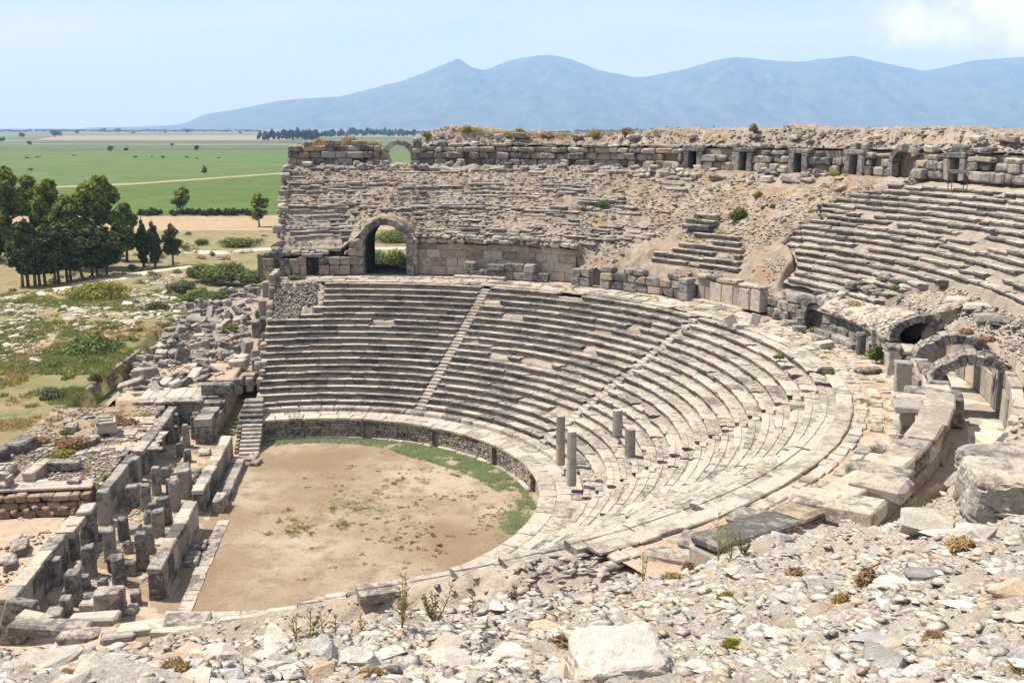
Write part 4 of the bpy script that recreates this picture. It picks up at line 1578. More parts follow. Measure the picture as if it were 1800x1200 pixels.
course_wall('upper_wall', ul[3], 'wall', 36.9, 4, RU, ZU, (.8, .7, .5), M['grey'], 473, (.7, 1.7), .9, .10, skip=.06, gaps=[dgap(doors[3]), (28.8, 26.2, 3), dgap(doors[5], 2.2)], top_skip=.4, jitter=.16, mats=[M['grey'], M['grey'], M['brown'], M['seat']])
rng = random.Random(474)
for i, a in enumerate(doors):
    if i == 4:
        continue
    dt = thing('doorway', ['first dark doorway of the upper wall, counted from the left', 'second dark doorway of the upper wall, narrowest of them', 'third dark doorway of the upper wall under a broad lintel', 'fourth dark doorway of the upper wall behind the right-hand rows', '', 'last dark doorway of the upper wall near the right frame edge'][i], 'doorway', pol(RU, a, ZU), math.radians(a) - math.pi / 2, 'doorways of the upper wall')
    dw = .82 if i != 5 else 1.0
    for sx in (-1, 1):
        put('jamb', block(.62, 1.05, 1.75, rng, .04, .03), M['grey'], dt, (sx * (dw / 2 + .31), .42, 0))
    put('lintel', block(2.3, 1.1, .42, rng, .05, .03), M['grey'], dt, (0, .42, 1.76))
    put('recess_back', block(2.4, .2, 2.2, rng, .02, .01), M['metal'], dt, (0, 3.2, -.1))  # darkness of the recess painted onto its back
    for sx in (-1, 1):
        put('recess_side', block(.2, 2.6, 2.1, rng, .02, .01), M['painted_shade'], dt, (sx * (dw / 2 + .2), 2.2, -.1))  # recess shade put into the colour of its sides
# small arched niche
rng = random.Random(475)
an = thing('arched_niche', 'half fallen arched niche at the right of the upper wall', 'arch', pol(RU + .1, 27.5, ZU), math.radians(27.5) - math.pi / 2)
ring_stones(an, 1.05, 1.25, .9, .42, 7, rng, M['grey'], 0, 25, 180)
for sx in (-1, 1):
    for j in range(2):
        put('jamb_stone', block(.6, .9, .62, rng, .04, .03), M['grey'], an, (sx * 1.38, .45, .63 * j))
put('niche_back', block(2.6, .3, 2.5, rng, .03, .02), M['brown'], an, (0, 1.3, -.05))

# free standing small arch at the far left
course_wall('arch_shoulder', 'rough stonework holding the left side of the small arch', 'wall', 90.5, 89.25, RU + .1, ZU - .1, (.7, .65, .65, .6), M['brown'], 478, (.6, 1.1), .9, .10, jitter=.1, top_skip=.2, mats=[M['brown'], M['grey'], M['rubble']])
course_wall('arch_shoulder', 'rough stonework holding the right side of the small arch', 'wall', 85.95, 84.9, RU + .1, ZU - .1, (.7, .65, .65, .6, .5), M['rubble'], 479, (.6, 1.1), .9, .10, jitter=.1, mats=[M['brown'], M['grey'], M['rubble']])
rng = random.Random(476)
ua = thing('small_arch', 'small free standing arch high at the left, the green field showing through it', 'arch', pol(RU + .2, 87.6, ZU - .1), math.radians(87.6) - math.pi / 2)
ring_stones(ua, 1.32, 1.0, .9, .5, 8, rng, M['rubble'], 0, 0, 180, jit=.07)
for sx in (-1, 1):
    for j, h_ in enumerate((.6, .58)):
        put('jamb_stone', block(.85, .9, h_, rng, .06, .04), M['brown'], ua, (sx * 1.78, .4, .59 * j - .03))
put('sill_stone', block(3.2, .8, .3, rng, .05, .03), M['grey'], ua, (.2, -.5, -.1))

# rubble mass that lies on top of and behind the upper wall
tt = np.radians(np.linspace(-8, 100.5, 600))
rr = np.concatenate([np.linspace(54.05, 58, 34), np.linspace(58.3, 64, 18)])
TT, RR = np.meshgrid(tt, rr, indexing='ij')
TD = np.degrees(TT)
Xg, Yg = CX + RR * np.cos(TT), CY + RR * np.sin(TT)
top = np.interp(TD, [8, 14, 18, 20.5, 22.5, 24.5, 28, 34, 38, 41.5, 43, 44.5, 48, 54, 58, 62, 66, 70, 76, 79, 82.5, 84.5, 86, 89.6, 91, 95, 100], [24.1, 23.9, 23.6, 23.5, 23.7, 24.0, 24.15, 23.95, 23.95, 24.0, 24.35, 24.0, 23.85, 23.95, 23.9, 23.55, 23.35, 23.3, 23.6, 24.1, 24.3, 23.7, 20.1, 20.1, 22.6, 22.3, 22.0])
lip = 22.35 + 0 * TD
lip = np.where(TD > 84, 22.0, lip)
f = sstep(54.05, 56.6, RR)
Zg = lip + (top - lip) * f
Zg = np.where((TD > 85.6) & (TD < 89.7), 20.05, Zg)
d1, d2, v = worley(Xg * 1.7, Yg * 1.7, 15)
e1, e2, v2 = worley(Xg * 4, Yg * 4, 25)
Zg = Zg + (np.clip(d2 - d1, 0, .5) * .4 * (v > .3) + (v - .5) * .18 + np.clip(e2 - e1, 0, .5) * .15) * np.where((TD > 85.6) & (TD < 89.7), .3, 1) + (fbm(Xg * .4, Yg * .4, 4, 31) - .5) * .5 * f
structure(put('upper_rubble_mass', grid_mesh('upper_rubble_mass', np.stack([Xg, Yg, Zg], -1), False), M['slope']))
# heart of the mass behind the wall blocks
for a0, a1 in ((100.5, 89.9), (85.3, 3)):
    P_ = np.array([[tuple(pol(R_, aa, z_)) for R_, z_ in ((54.15, ZU - .6), (54.15, 22.2))] for aa in np.linspace(a0, a1, 60) if not any(abs(aa - d_) < .75 for d_ in doors) or True])
    parts_ = []
    xs = np.linspace(a0, a1, int((a0 - a1) * 4))
    vs, fs = [], []
    for aa in xs:
        vs += [tuple(pol(54.15, aa, ZU - .6)), tuple(pol(54.15, aa, 22.25))]
    for i in range(len(xs) - 1):
        if any(abs((xs[i] + xs[i + 1]) / 2 - d_) < (.62 if d_ != 27.6 else 1.3) for d_ in doors):
            continue
        fs.append((2 * i, 2 * i + 2, 2 * i + 3, 2 * i + 1))
    structure(put('wall_fill', mesh_py('wall_fill', vs, fs), M['core']))
# ================================================================== vaulted passages and parapet at the right
tt = np.linspace(-52, 15, 160)
rr = np.linspace(38.3, 42.0, 22)
TT, RR = np.meshgrid(np.radians(tt), rr, indexing='ij')
Xg, Yg = CX + RR * np.cos(TT), CY + RR * np.sin(TT)
Zg = ZD - .10 + (fbm(Xg * .8, Yg * .8, 3, 95) - .5) * .12
structure(put('corridor_floor', grid_mesh('corridor_floor', np.stack([Xg, Yg, Zg], -1)), M['path']))

# outer wall of the corridor: tall upright slabs in two courses
course_wall('corridor_wall', 'curved outer wall of the open corridor, tall smooth slabs facing left', 'wall', -4.0, -37, 41.15, ZD - .05, (1.6, .9), M['wall'], 500, (.9, 1.7), .5, .02, pname='wall_slab', jitter=.015, mats=[M['wall'], M['wall'], M['grey']])
# inner parapet
course_wall('parapet', 'thick curved parapet of long blocks between the walkway and the corridor', 'wall', -18.5, -57, 37.4, ZD - .05, (.75, .65, .32), M['brown'], 501, (1.6, 3.0), 1.3, .06, jitter=.03, mats=[M['grey'], M['brown'], M['wall']])
course_wall('parapet', 'lower stretch of parapet between the pillars and the vault ribs', 'wall', 3.0, -18.2, 37.7, ZD - .05, (.8, .62, .35), M['grey'], 502, (1.2, 2.2), 1.0, .05, jitter=.05, top_skip=.2, mats=[M['wall'], M['grey']])
course_wall('kerb_step', 'long kerb step at the foot of the pillars beside the paved walkway', 'step', -6.5, -18.5, 36.95, ZD - .04, (.3,), M['pale'], 503, (1.5, 2.6), .6, .04)

# cobbled vault over the far part of the corridor
rng = random.Random(510)
VA0, VA1 = 13.8, -1.2
org = pol(40, 5, ZD)
vt = thing('barrel_vault', 'cobbled barrel vault ending in a round arch above the dark corridor', 'vault', org)


def vault_pt(b, ang, off=0.0, R_in=38.3, R_out=40.7, zi=11.6, zo=11.85, rise=1.0):
    """b from 0 (inner foot) to 180 (outer foot)"""
    cb, sb = math.cos(math.radians(b)), math.sin(math.radians(b))
    if rise == 1.0:
        rise = float(np.interp(ang, [-1, 3, 7, 14], [1.0, .8, .42, .3]))
    Rm_, hw = (R_in + R_out) / 2, (R_out - R_in) / 2
    R_ = Rm_ - cb * (hw + off)
    z_ = zi + (zo - zi) * (1 - cb) / 2 + sb * (rise + off)
    return pol(R_, ang, z_)


def voussoirs(parent, org, ang, n, width, thick, mat, rng, b0=0, b1=180, pname='voussoir', **kw):
    for i in range(n):
        ba = b0 + (b1 - b0) * i / n + .8
        bb = b0 + (b1 - b0) * (i + 1) / n - .8
        th_ = thick * rng.uniform(.8, 1.25)
        wd = math.degrees(width * rng.uniform(.9, 1.12) / 40)
        vs = []
        for an in (ang - wd / 2, ang + wd / 2):
            for off in (0, th_):
                for b in (ba, bb):
                    p = vault_pt(b, an, off, **kw) - org
                    vs.append((p.x + rng.uniform(-.025, .025), p.y + rng.uniform(-.025, .025), p.z + rng.uniform(-.025, .025)))
        put(pname, mesh_py(pname, vs, [(0, 1, 3, 2), (4, 6, 7, 5), (0, 4, 5, 1), (2, 3, 7, 6), (0, 2, 6, 4), (1, 5, 7, 3)]), mat, parent)


voussoirs(vt, org, VA1 + .35, 15, .75, .5, M['grey'], rng)
P_ = np.array([[tuple(vault_pt(b, aa, .05) - org) for b in np.linspace(0, 180, 19)] for aa in np.linspace(VA0 + 4, VA1 + .3, 14)])
put('vault_lining', grid_mesh('vault_lining', P_, False), M['painted_shade'], vt)  # shade under the vault painted into the lining
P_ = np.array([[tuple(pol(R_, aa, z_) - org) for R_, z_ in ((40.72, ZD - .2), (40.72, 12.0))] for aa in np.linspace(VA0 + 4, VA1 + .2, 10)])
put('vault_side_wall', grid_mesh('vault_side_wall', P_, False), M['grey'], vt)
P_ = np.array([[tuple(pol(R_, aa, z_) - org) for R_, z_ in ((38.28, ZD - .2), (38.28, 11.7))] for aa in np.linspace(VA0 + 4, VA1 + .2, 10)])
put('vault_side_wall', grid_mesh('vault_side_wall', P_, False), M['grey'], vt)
put('passage_end', block(3.0, .3, 2.7, rng, .02, .01), M['metal'], vt, pol(40, VA0 + 3.6, ZD - .2) - org, (0, 0, math.radians(VA0 + 3.6)))  # dark slab, its colour standing in for the unlit depth of the vault
# cobbles of its back
ang = VA1 + 1.0
row = 0
while ang < VA0 + .4:
    bstep = 13
    for i in range(8 if ang > 3 else 7):
        b = 2 + bstep * (i + .5 * (row % 2)) + rng.uniform(-1, 1)
        if rng.random() < .07 or b > 104:
            continue
        p = vault_pt(b, ang, .24)
        cob = block(.56 * rng.uniform(.8, 1.12), .44 * rng.uniform(.8, 1.12), .3, rng, .03, .025)
        o = put('cobble', cob, M['wall'] if rng.random() < .45 else M['seat'], vt, p - org)
        o.rotation_euler = Euler((rng.gauss(0, .05) + math.radians(84 - b) * .5, rng.gauss(0, .05), math.radians(ang) - math.pi / 2), 'XYZ')
    ang += .62
    row += 1
P_ = np.array([[tuple(vault_pt(b, aa, .42) - org) for b in np.linspace(-6, 120, 12)] for aa in np.linspace(VA0 + 3, VA1 + .6, 12)])
put('vault_back', grid_mesh('vault_back', P_, False), M['core'], vt)

# two ribs left standing over the roofless corridor
for i, (a_, w_, n_, lab) in enumerate(((-9.2, 1.3, 13, 'rough stone rib arching over the corridor just before the dark vault'), (-16.6, 1.5, 13, 'nearest stone rib arching over the roofless corridor, rubble on its back'))):
    rng = random.Random(520 + i)
    org = pol(40, a_, ZD)
    rb = thing('vault_rib', lab, 'arch', org, 0, 'ribs over the corridor')
    voussoirs(rb, org, a_, n_, w_, .5, M['grey'], rng, 4, 172, zi=11.75, zo=12.15, rise=.72, R_in=38.3, R_out=41.1)
    for j in range(60):
        b = rng.uniform(8, 165)
        p = vault_pt(b, a_ + rng.uniform(-1, 1) * w_ * .72 * .7, .46, zi=11.75, zo=12.15, rise=.72, R_in=38.3, R_out=41.1)
        put('rubble_piece', rock_mesh(rng, 10, .6, 'rubble_piece'), M['rubble'], rb, p - org, (0, 0, rng.uniform(0, 6)), (rng.uniform(.12, .3), rng.uniform(.1, .2), rng.uniform(.08, .2)))

# narrow radial passage with a dark mouth
rng = random.Random(530)
A_P = 15.4
nv = thing('vaulted_passage', 'narrow dark vaulted passage opening onto the walkway under a cobbled roof', 'passage', pol(37.7, A_P, ZD), math.radians(A_P + 22) - math.pi / 2)
ring_stones(nv, .72, 1.30, 1.3, .36, 7, rng, M['grey'])
for sx in (-1, 1):
    for j in range(2):
        put('jamb_stone', block(.75, 1.3, .65, rng, .05, .04), M['grey'], nv, (sx * 1.1, .62, .66 * j - .03))
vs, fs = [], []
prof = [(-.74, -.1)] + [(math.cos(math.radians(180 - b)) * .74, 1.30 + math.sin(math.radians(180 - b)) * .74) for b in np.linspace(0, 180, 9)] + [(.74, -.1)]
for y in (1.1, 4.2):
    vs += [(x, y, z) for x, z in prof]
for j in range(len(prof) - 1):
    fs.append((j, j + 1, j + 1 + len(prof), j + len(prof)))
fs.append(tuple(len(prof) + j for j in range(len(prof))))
put('passage_lining', mesh_py('passage_lining', vs, fs), M['metal'], nv)  # darkness of the mouth painted onto the lining
for j in range(70):
    ix, iy = j % 7, j // 7
    b = 20 + 140 * (ix + .5 * (iy % 2)) / 7.5
    p = (math.cos(math.radians(180 - b)) * 1.15, .35 + iy * .36 + rng.uniform(-.03, .03), 1.30 + math.sin(math.radians(180 - b)) * .98 - .08 + iy * .02)
    o = put('cobble', block(.40 * rng.uniform(.8, 1.1), .34, .22, rng, .04, .02), M['pale'] if rng.random() < .5 else M['seat'], nv, p, (rng.gauss(0, .05), math.radians(b - 90) * .8, rng.gauss(0, .05)))
P_ = np.array([[(math.cos(math.radians(180 - b)) * 1.16, y, 1.25 + math.sin(math.radians(180 - b)) * 1.0 + (y - .3) * .06 - (1.6 if b in (0, 180) else 0)) for b in (0, 20, 45, 70, 90, 110, 135, 160, 180)] for y in (.15, 2, 4.4)])
put('roof_back', grid_mesh('roof_back', P_, False), M['core'], nv)

# rubble bank between the vaults and the rows above
def right_z(R, thd, x, y):
    z = np.interp(R, [41.0, 41.8, 43.2, 45, 54, 60, 66], [12.2, 12.8, 13.9, 14.6, 19.4, 22.2, 22.4])
    # in front of the rows keep under them
    d1, d2, v = worley(x * 1.6, y * 1.6, 61)
    e1, e2, v2 = worley(x * 4.1, y * 4.1, 62)
    return z + np.clip(d2 - d1, 0, .5) * .45 * (v > .45) + (v - .5) * .2 + np.clip(e2 - e1, 0, .5) * .2 + (fbm(x * .6, y * .6, 3, 63) - .5) * .5


tt = np.radians(np.linspace(-48, 8.6, 300))
rr = np.linspace(40.8, 50, 82)
TT, RR = np.meshgrid(tt, rr, indexing='ij')
Xg, Yg = CX + RR * np.cos(TT), CY + RR * np.sin(TT)
TD = np.degrees(TT)
Zg = right_z(RR, TD, Xg, Yg)
core = 12.5 + (RR - 39.5) / .735 * .4235
Zg = np.where((TD < -3) & (RR < 41.6), 9.6, Zg)
inrow = (RR > 43.3) & (TD > -21)
Zg = np.where(inrow, np.minimum(Zg, core - .5), Zg)
structure(put('rubble_bank', grid_mesh('rubble_bank', np.stack([Xg, Yg, Zg], -1), False), M['core']))
# low rubble between the vault back and the short rows
tt = np.radians(np.linspace(-1.4, 17, 120))
rr = np.linspace(39.9, 43.6, 40)
TT, RR = np.meshgrid(tt, rr, indexing='ij')
TD = np.degrees(TT)
Xg, Yg = CX + RR * np.cos(TT), CY + RR * np.sin(TT)
d1, d2, v = worley(Xg * 2.4, Yg * 2.4, 65)
Zg = 12.95 + (RR - 40) * .30 + np.clip(d2 - d1, 0, .5) * .4 + (v - .5) * .18 - 1.2 * sstep(40.6, 39.9, RR) - .9 * sstep(6.5, 9, TD) + .35 * sstep(1, -1.4, TD) - 1.3 * sstep(41.5, 39.9, RR) * sstep(6, 2, TD) * .2
for _k in range(5):
    jj = (fbm(rr * 2.2, np.full(len(rr), _k * 1.7), 3, 66) - .5) * .5
    Zg[4 - _k] = Zg[5] - [.25, .7, 1.2, 2.0, 4][_k]
    TT[4 - _k] = TT[5] - np.radians(.12 + .1 * _k) + np.radians(jj)
Xg, Yg = CX + RR * np.cos(TT), CY + RR * np.sin(TT)
structure(put('rubble_bank', grid_mesh('rubble_bank', np.stack([Xg, Yg, Zg], -1), False), M['core']))

# pillars and heavy blocks about the parapet
rng = random.Random(540)


def slab_at(name, label, cat, px, py, z, L, Wd, H, rz, mat, rot=(0, 0), bev=.06, group=None, jit=.03):
    x, y = un(px, py, z)
    o = put(name, block(L, Wd, H, rng, bev, jit, name), mat, None, (x, y, z - .03), (rot[0], rot[1], rz))
    return tag(o, label, cat, group)


def capped_pillar(label, px, py, z, w, h, capw, mat):
    x, y = un(px, py, z)
    t_ = thing('capped_pillar', label, 'pillar', (x, y, z), math.radians(-14) + math.pi / 2, 'pillars beside the walkway')
    put('base', block(w * 1.25, w * 1.25, .16, rng, .03, .02), M['pale'], t_, (0, 0, -.03))
    put('shaft', block(w, w, h - .3, rng, .03, .015), mat, t_, (0, 0, .12))
    put('cap', block(capw, capw * .9, .3, rng, .06, .03), M['grey'], t_, (.02, 0, h - .2))
    return t_


capped_pillar('pale square pillar with a wide weathered cap, further of the two by the walkway', 1567, 662, ZD + .02, .62, 1.85, .98, M['wall'])
capped_pillar('dark streaked square pillar with a cap, nearer of the two by the walkway', 1584, 694, ZD + .02, .78, 1.75, .95, M['grey'])
capped_pillar('short pillar under a broad tilted slab at the parapet bend', 1592, 765, ZD + .02, .62, 1.45, 1.5, M['grey'])
PB = [(1512, 622, 'upright post stone beside the shrub at the left foot of the vault', .5, .5, 1.45, 0),
      (1535, 618, 'squat post stone behind the upright post near the vault foot', .7, .6, 1.0, .3),
      (1525, 655, 'long dark step block lying across the walkway edge', 1.6, .6, .35, .25),
      (1440, 600, 'dark block lying alone on the walkway before the vaulted passage', 1.0, .7, .4, .2),
      (1447, 611, 'sunlit pale block lying on the walkway behind the dark one', 1.3, .8, .45, .5),
      (1452, 653, 'small square stone standing up from the paving in weeds', .9, .5, .3, .1),
      (1375, 560, 'dark block leaning at the left of the vaulted passage', 1.4, .8, .55, -.3),
      (1390, 572, 'lower dark block lying left of the vaulted passage', 1.5, .7, .4, -.25),
      (1405, 583, 'small dark block at the foot of the passage jamb', .9, .6, .45, -.1)]
for px, py, lab, L, Wd, H, r_ in PB:
    slab_at('fallen_block', lab, 'block', px, py, ZD, L, Wd, H, r_, M['pale'] if 'sunlit' in lab else M['grey'], group='fallen blocks on the walkway')
TOP = [(1655, 742, 'big slanting block on the parapet where it turns', 2.0, 1.5, 1.5, -.35, 11.0 - .9, (.10, -.08)),
       (1640, 700, 'long flat cap block on the parapet behind the slanting block', 2.6, 1.0, .5, -.3, 11.3, (0, .02)),
       (1612, 712, 'flat slab resting on the parapet beside the broad capped pillar', 2.0, 1.0, .5, -.25, 11.25, (0, 0)),
       (1575, 800, 'wedge shaped slab tilted on the parapet at the bend', 1.9, .9, .45, -.75, 11.35, (.08, .05)),
       (1560, 823, 'flat thick slab on the parapet below the wedge shaped slab', 1.9, 1.0, .45, -.72, 11.35, (.03, -.05)),
       (1545, 842, 'long grey slab on the parapet nearer the camera', 2.3, 1.1, .5, -.7, 11.35, (0, .05)),
       (1547, 868, 'rounded pitted boulder block at the near end of the parapet', 2.0, 1.3, .6, -.62, 11.4, (.05, 0)),
       (1470, 905, 'massive weathered block capping the parapet nearest the foreground slope', 3.0, 1.4, .65, -.66, 11.4, (.04, -.03)),
       (1372, 935, 'long sloping grey block along the parapet above the foreground slope', 3.6, 1.1, .5, -.62, 10.9, (.10, 0)),
       (1250, 968, 'grey sloping block half sunk at the left end of the near parapet', 2.2, 1.0, .4, -.5, 10.1, (.15, .05)),
       (1180, 985, 'low grey block at the far left end of the near parapet in dry weeds', 2.0, .9, .4, -.45, 9.95, (.12, 0))]
for px, py, lab, L, Wd, H, r_, z_, ro in TOP:
    slab_at('parapet_block', lab, 'block', px, py, z_, L, Wd, H, r_, M['seat'], ro, .1, 'heavy blocks on the parapet', .06)
BK = [(1502, 505, 'dark grey boulder block on the rubble bank above the vaults', 1.2, .9, .5), (1530, 512, 'second grey block on the bank right of the dark boulder', .9, .8, .5),
      (1545, 516, 'small square grey block on the bank above the vault', .8, .6, .4), (1600, 507, 'flat pale slab on the bank near the row ends', 1.5, .8, .3),
      (1690, 530, 'white flat slab high on the bank at the right', 1.8, 1.0, .3), (1720, 540, 'white flat slab lying against its neighbour high on the bank', 1.6, 1.0, .3),
      (1735, 565, 'dark split block on the bank at the right, left half', 1.3, .9, .55), (1762, 570, 'dark split block on the bank at the right, right half', 1.5, .9, .5),
      (1478, 520, 'pale round stone at the end of the short rows', .5, .45, .4), (1555, 490, 'grey stone block in the weeds below the long rows', .9, .7, .4)]
for px, py, lab, L, Wd, H in BK:
    zz = 16.5
    while zz > 12.4:
        x, y = un(px, py, zz)
        R_, a_ = to_pol(x, y)
        if R_ >= 43.2:
            gnd = 12.5 + (R_ - 39.5) / .735 * .4235
        elif a_ > 6 and R_ > 39.5:
            gnd = 12.6 + (R_ - 39.5) / .735 * .4235 if a_ > 8.2 else 13.0 + (R_ - 40) * .3
        elif a_ > -1.4:
            gnd = 12.95 + (R_ - 40) * .30
        else:
            gnd = float(right_z(np.array([R_]), np.array([a_]), np.array([x]), np.array([y]))[0])
        if zz <= gnd + .02:
            break
        zz -= .03
    o = put('bank_block', block(L, Wd, H, rng, .1, .06), M['white'] if 'white' in lab or 'pale' in lab else M['grey'], None, (x, y, zz - .08), (rng.gauss(0, .08), rng.gauss(0, .08), rng.uniform(-1, 1)))
    tag(o, lab, 'block', 'blocks on the rubble bank')
# broken marble throne back leaning on the walkway
x, y = un(1300, 575, ZD)
tb = thing('throne_fragment', 'broken white marble slabs leaning in a V on the walkway', 'fragment', (x, y, ZD), .2)
put('left_slab', block(.8, .2, .9, rng, .05, .04), M['white'], tb, (-.35, .3, 0), (-.25, -.35, .2))
put('right_slab', block(.7, .18, 1.0, rng, .05, .04), M['white'], tb, (.95, -.2, 0), (-.2, .3, -.3))
put('base_slab', block(1.6, .7, .25, rng, .05, .04), M['white'], tb, (.3, 0, -.03))
# small information stand
x, y = un(1686, 330, 20.35)
sg = thing('information_stand', 'small dark metal stand with a slanted panel beside the upper wall', 'stand', (x, y, 20.2), .1)
for sx in (-.55, .55):
    v, f = tube([(sx, 0, 0), (sx, 0, 1.15)], [.03, .03], 5)
    put('leg', mesh_py('leg', v, f), M['metal'], sg)
    v, f = tube([(sx, .45, 0), (sx, .45, 1.3)], [.03, .03], 5)
    put('leg', mesh_py('leg', v, f), M['metal'], sg)
put('panel', block(1.3, .75, .04, rng, .008, .002), M['metal'], sg, (0, .22, 1.18), (.3, 0, 0))
# ================================================================== stage ruins
rng = random.Random(600)
ANG_S = U_ANG - math.pi / 2          # block x axis across the stage, y axis along it
ANG_L = U_ANG                        # block x axis along the stage


def at_sw(s_, w_, z_=0):
    return sw(s_, w_, z_)


def straight_wall(name, label, cat, s0, s1, w, z0, heights, mat, lens, depth, seed, mats=None, skip=0, top_skip=0, bev=.03, jit=.02, group=None, pname='ashlar_block'):
    r_ = random.Random(seed)
    org = sw((s0 + s1) / 2, w, z0)
    t_ = thing(name, label, cat, org, ANG_L, group)
    z = 0
    half = abs(s1 - s0) / 2
    for ci, h_ in enumerate(heights):
        x = -half
        while x < half - .02:
            L = min(r_.uniform(*lens), half - x)
            if half - x - L < .35:
                L = half - x
            if r_.random() >= (top_skip if ci == len(heights) - 1 else skip):
                put(pname, block(L - .025, depth * r_.uniform(.93, 1.07), h_ - .012, r_, bev, bev * .5), r_.choice(mats) if mats else mat, t_, (x + L / 2, r_.gauss(0, jit), z), (0, 0, r_.gauss(0, .008)))
            x += L
        z += h_
    return t_


# stage front wall, two stretches with a gap
straight_wall('stage_front_wall', 'near stretch of the stage front wall, capped by long pale slabs', 'wall', 1.6, 11.5, 5.15, 0, (.35, 1.15, .32), M['wall'], (.9, 1.5), .75, 601, mats=[M['wall'], M['grey'], M['pale']], group='stretches of the stage front wall')
straight_wall('stage_front_wall', 'far stretch of the stage front wall, broken down along its top', 'wall', -12.6, -.6, 5.15, 0, (.3, 1.1, .3), M['wall'], (.9, 1.6), .75, 602, mats=[M['wall'], M['grey'], M['pale']], top_skip=.3, group='stretches of the stage front wall')
straight_wall('paving_strip', 'narrow shaded strip of paving slabs along the near stage front wall', 'paving', .5, 13.2, 3.45, -.06, (.14,), M['seat'], (.8, 1.3), .75, 603, pname='paving_slab', bev=.015)
straight_wall('stage_step', 'broken row of thick step blocks at the foot of the far stage front wall', 'step', -10.5, -2.2, 4.0, 0, (.55,), M['grey'], (.9, 1.5), .8, 604, skip=.1, top_skip=.12, pname='step_block')
for s_, w_, L, H, lab in ((-1.6, 4.0, 1.4, .95, 'big squared block at the near end of the step row by the gap'), (4.7, 4.15, 1.2, .3, 'flat slab lying beside the near stage front wall, further one'), (6.6, 4.2, 1.8, .35, 'long low slab beside the near stage front wall, nearer one'), (-12.0, 3.3, 1.6, .25, 'thin paving slab in front of the end stair'), (-10.6, 2.9, 1.2, .3, 'narrow pale slab lying by the end stair')):
    o = put('fallen_slab', block(L, .7, H, rng, .05, .03), M['seat'], None, sw(s_, w_, -.02), (0, 0, ANG_L + rng.gauss(0, .08)))
    tag(o, lab, 'slab', 'slabs at the stage front wall')

# pillars
PILL = [(276, 869, 15, 44), (308, 896, 20, 48), (326, 874, 24, 45), (258, 896, 18, 42), (235, 889, 22, 34), (241, 852, 17, 44), (290, 921, 22, 43), (279, 942, 21, 42), (263, 970, 19, 43), (252, 1001, 25, 60), (219, 955, 20, 42), (195, 985, 21, 52), (186, 920, 22, 54), (129, 983, 27, 52), (160, 1012, 24, 50), (211, 1026, 26, 47), (132, 1061, 27, 54), (75, 1043, 27, 53), (97, 1029, 24, 45), (29, 1103, 30, 48), (329, 786, 14, 36), (342, 772, 12, 36), (346, 768, 13, 39), (309, 757, 13, 27), (308, 777, 11, 26), (267, 813, 17, 43), (254, 833, 17, 44), (242, 873, 22, 20), (303, 780, 12, 27), (285, 795, 14, 37), (362, 768, 13, 22), (230, 1010, 22, 22), (205, 1003, 22, 25), (182, 1042, 20, 24), (148, 1036, 20, 24), (248, 962, 16, 22), (226, 972, 16, 20), (300, 868, 16, 24), (318, 802, 14, 22), (292, 850, 14, 26), (270, 905, 16, 20), (118, 1078, 22, 28), (330, 812, 13, 20), (262, 925, 17, 26)]
rows_ = {}
for px, py, wpx, hpx in PILL:
    x, y = un(px, py, 0)
    dep = y * _c - (0 - CAM_Z) * _s
    w_m, h_m = wpx * dep / F_PX * .98, hpx * dep / F_PX * 1.17
    wv = wcoord(x, y)
    key = 'nearest the front wall' if wv < 7.8 else ('along the middle' if wv < 9.6 else 'against the beam wall')
    t_ = thing('stone_pillar', '', 'pillar', (x, y, -.02), ANG_L + rng.gauss(0, .06), 'stone pillars of the stage ruins')
    mt = M['orange'] if (px, py) == (285, 795) else (M['brown'] if (px, py) == (303, 780) else M['grey'])
    ln_ = rng.gauss(0, .03)
    taper = rng.uniform(.82, .98)
    b = block(w_m, w_m * rng.uniform(.8, 1.15), h_m, rng, .05, .035, 'shaft')
    for vtx in b.vertices:
        k = 1 - (1 - taper) * (vtx.co.z / h_m)
        vtx.co.x *= k
        vtx.co.y *= k
    put('shaft', b, mt, t_, (0, 0, 0), (rng.gauss(0, .02), ln_, 0))
    put('foot', block(w_m * 1.15, w_m * 1.15, .12, rng, .03, .03), M['seat'], t_, (0, 0, -.06))
    rows_.setdefault(key, []).append((scoord(x, y), t_, h_m))
ORDN = ['first', 'second', 'third', 'fourth', 'fifth', 'sixth', 'seventh', 'eighth', 'ninth', 'tenth', 'eleventh', 'twelfth', 'thirteenth', 'fourteenth', 'fifteenth', 'sixteenth', 'seventeenth', 'eighteenth', 'nineteenth', 'twentieth', 'twenty-first', 'twenty-second', 'twenty-third', 'twenty-fourth', 'twenty-fifth', 'twenty-sixth']
for key, lst in rows_.items():
    lst.sort(key=lambda q_: -q_[0])
    for i, (s_, t_, h_) in enumerate(lst):
        t_['label'] = f"{'tall' if h_ > 1.75 else 'low'} stone pillar in the row {key}, {ORDN[i]} from the near end"

# stacked pier with a cap and the inscribed block
x, y = un(158, 955, 0)
t_ = thing('stacked_pier', 'dark pier of stacked blocks under a tilted pale cap, by the grooved slab', 'pier', (x, y, 0), ANG_L)
for j, h_ in enumerate((.5, .62, .5, .45)):
    put('pier_block', block(.95, .85, h_ - .015, rng, .04, .02), M['grey'], t_, (rng.gauss(0, .02), 0, sum((.5, .62, .5, .45)[:j])))
put('cap', block(1.15, .9, .22, rng, .05, .03), M['pale'], t_, (0, 0, 2.08), (.06, .12, 0))
x, y = un(196, 1078, 0)
ib = thing('inscribed_block', 'pale block with faint worn lettering set on stones at the near end', 'block', (x, y, 0), ANG_L - math.pi / 2 + .12)
put('lower_stone', block(1.5, .9, .55, rng, .04, .02), M['seat'], ib, (0, .1, 0))
put('upper_stone', block(1.35, .42, .85, rng, .05, .02), M['pale'], ib, (-.05, -.15, .55))
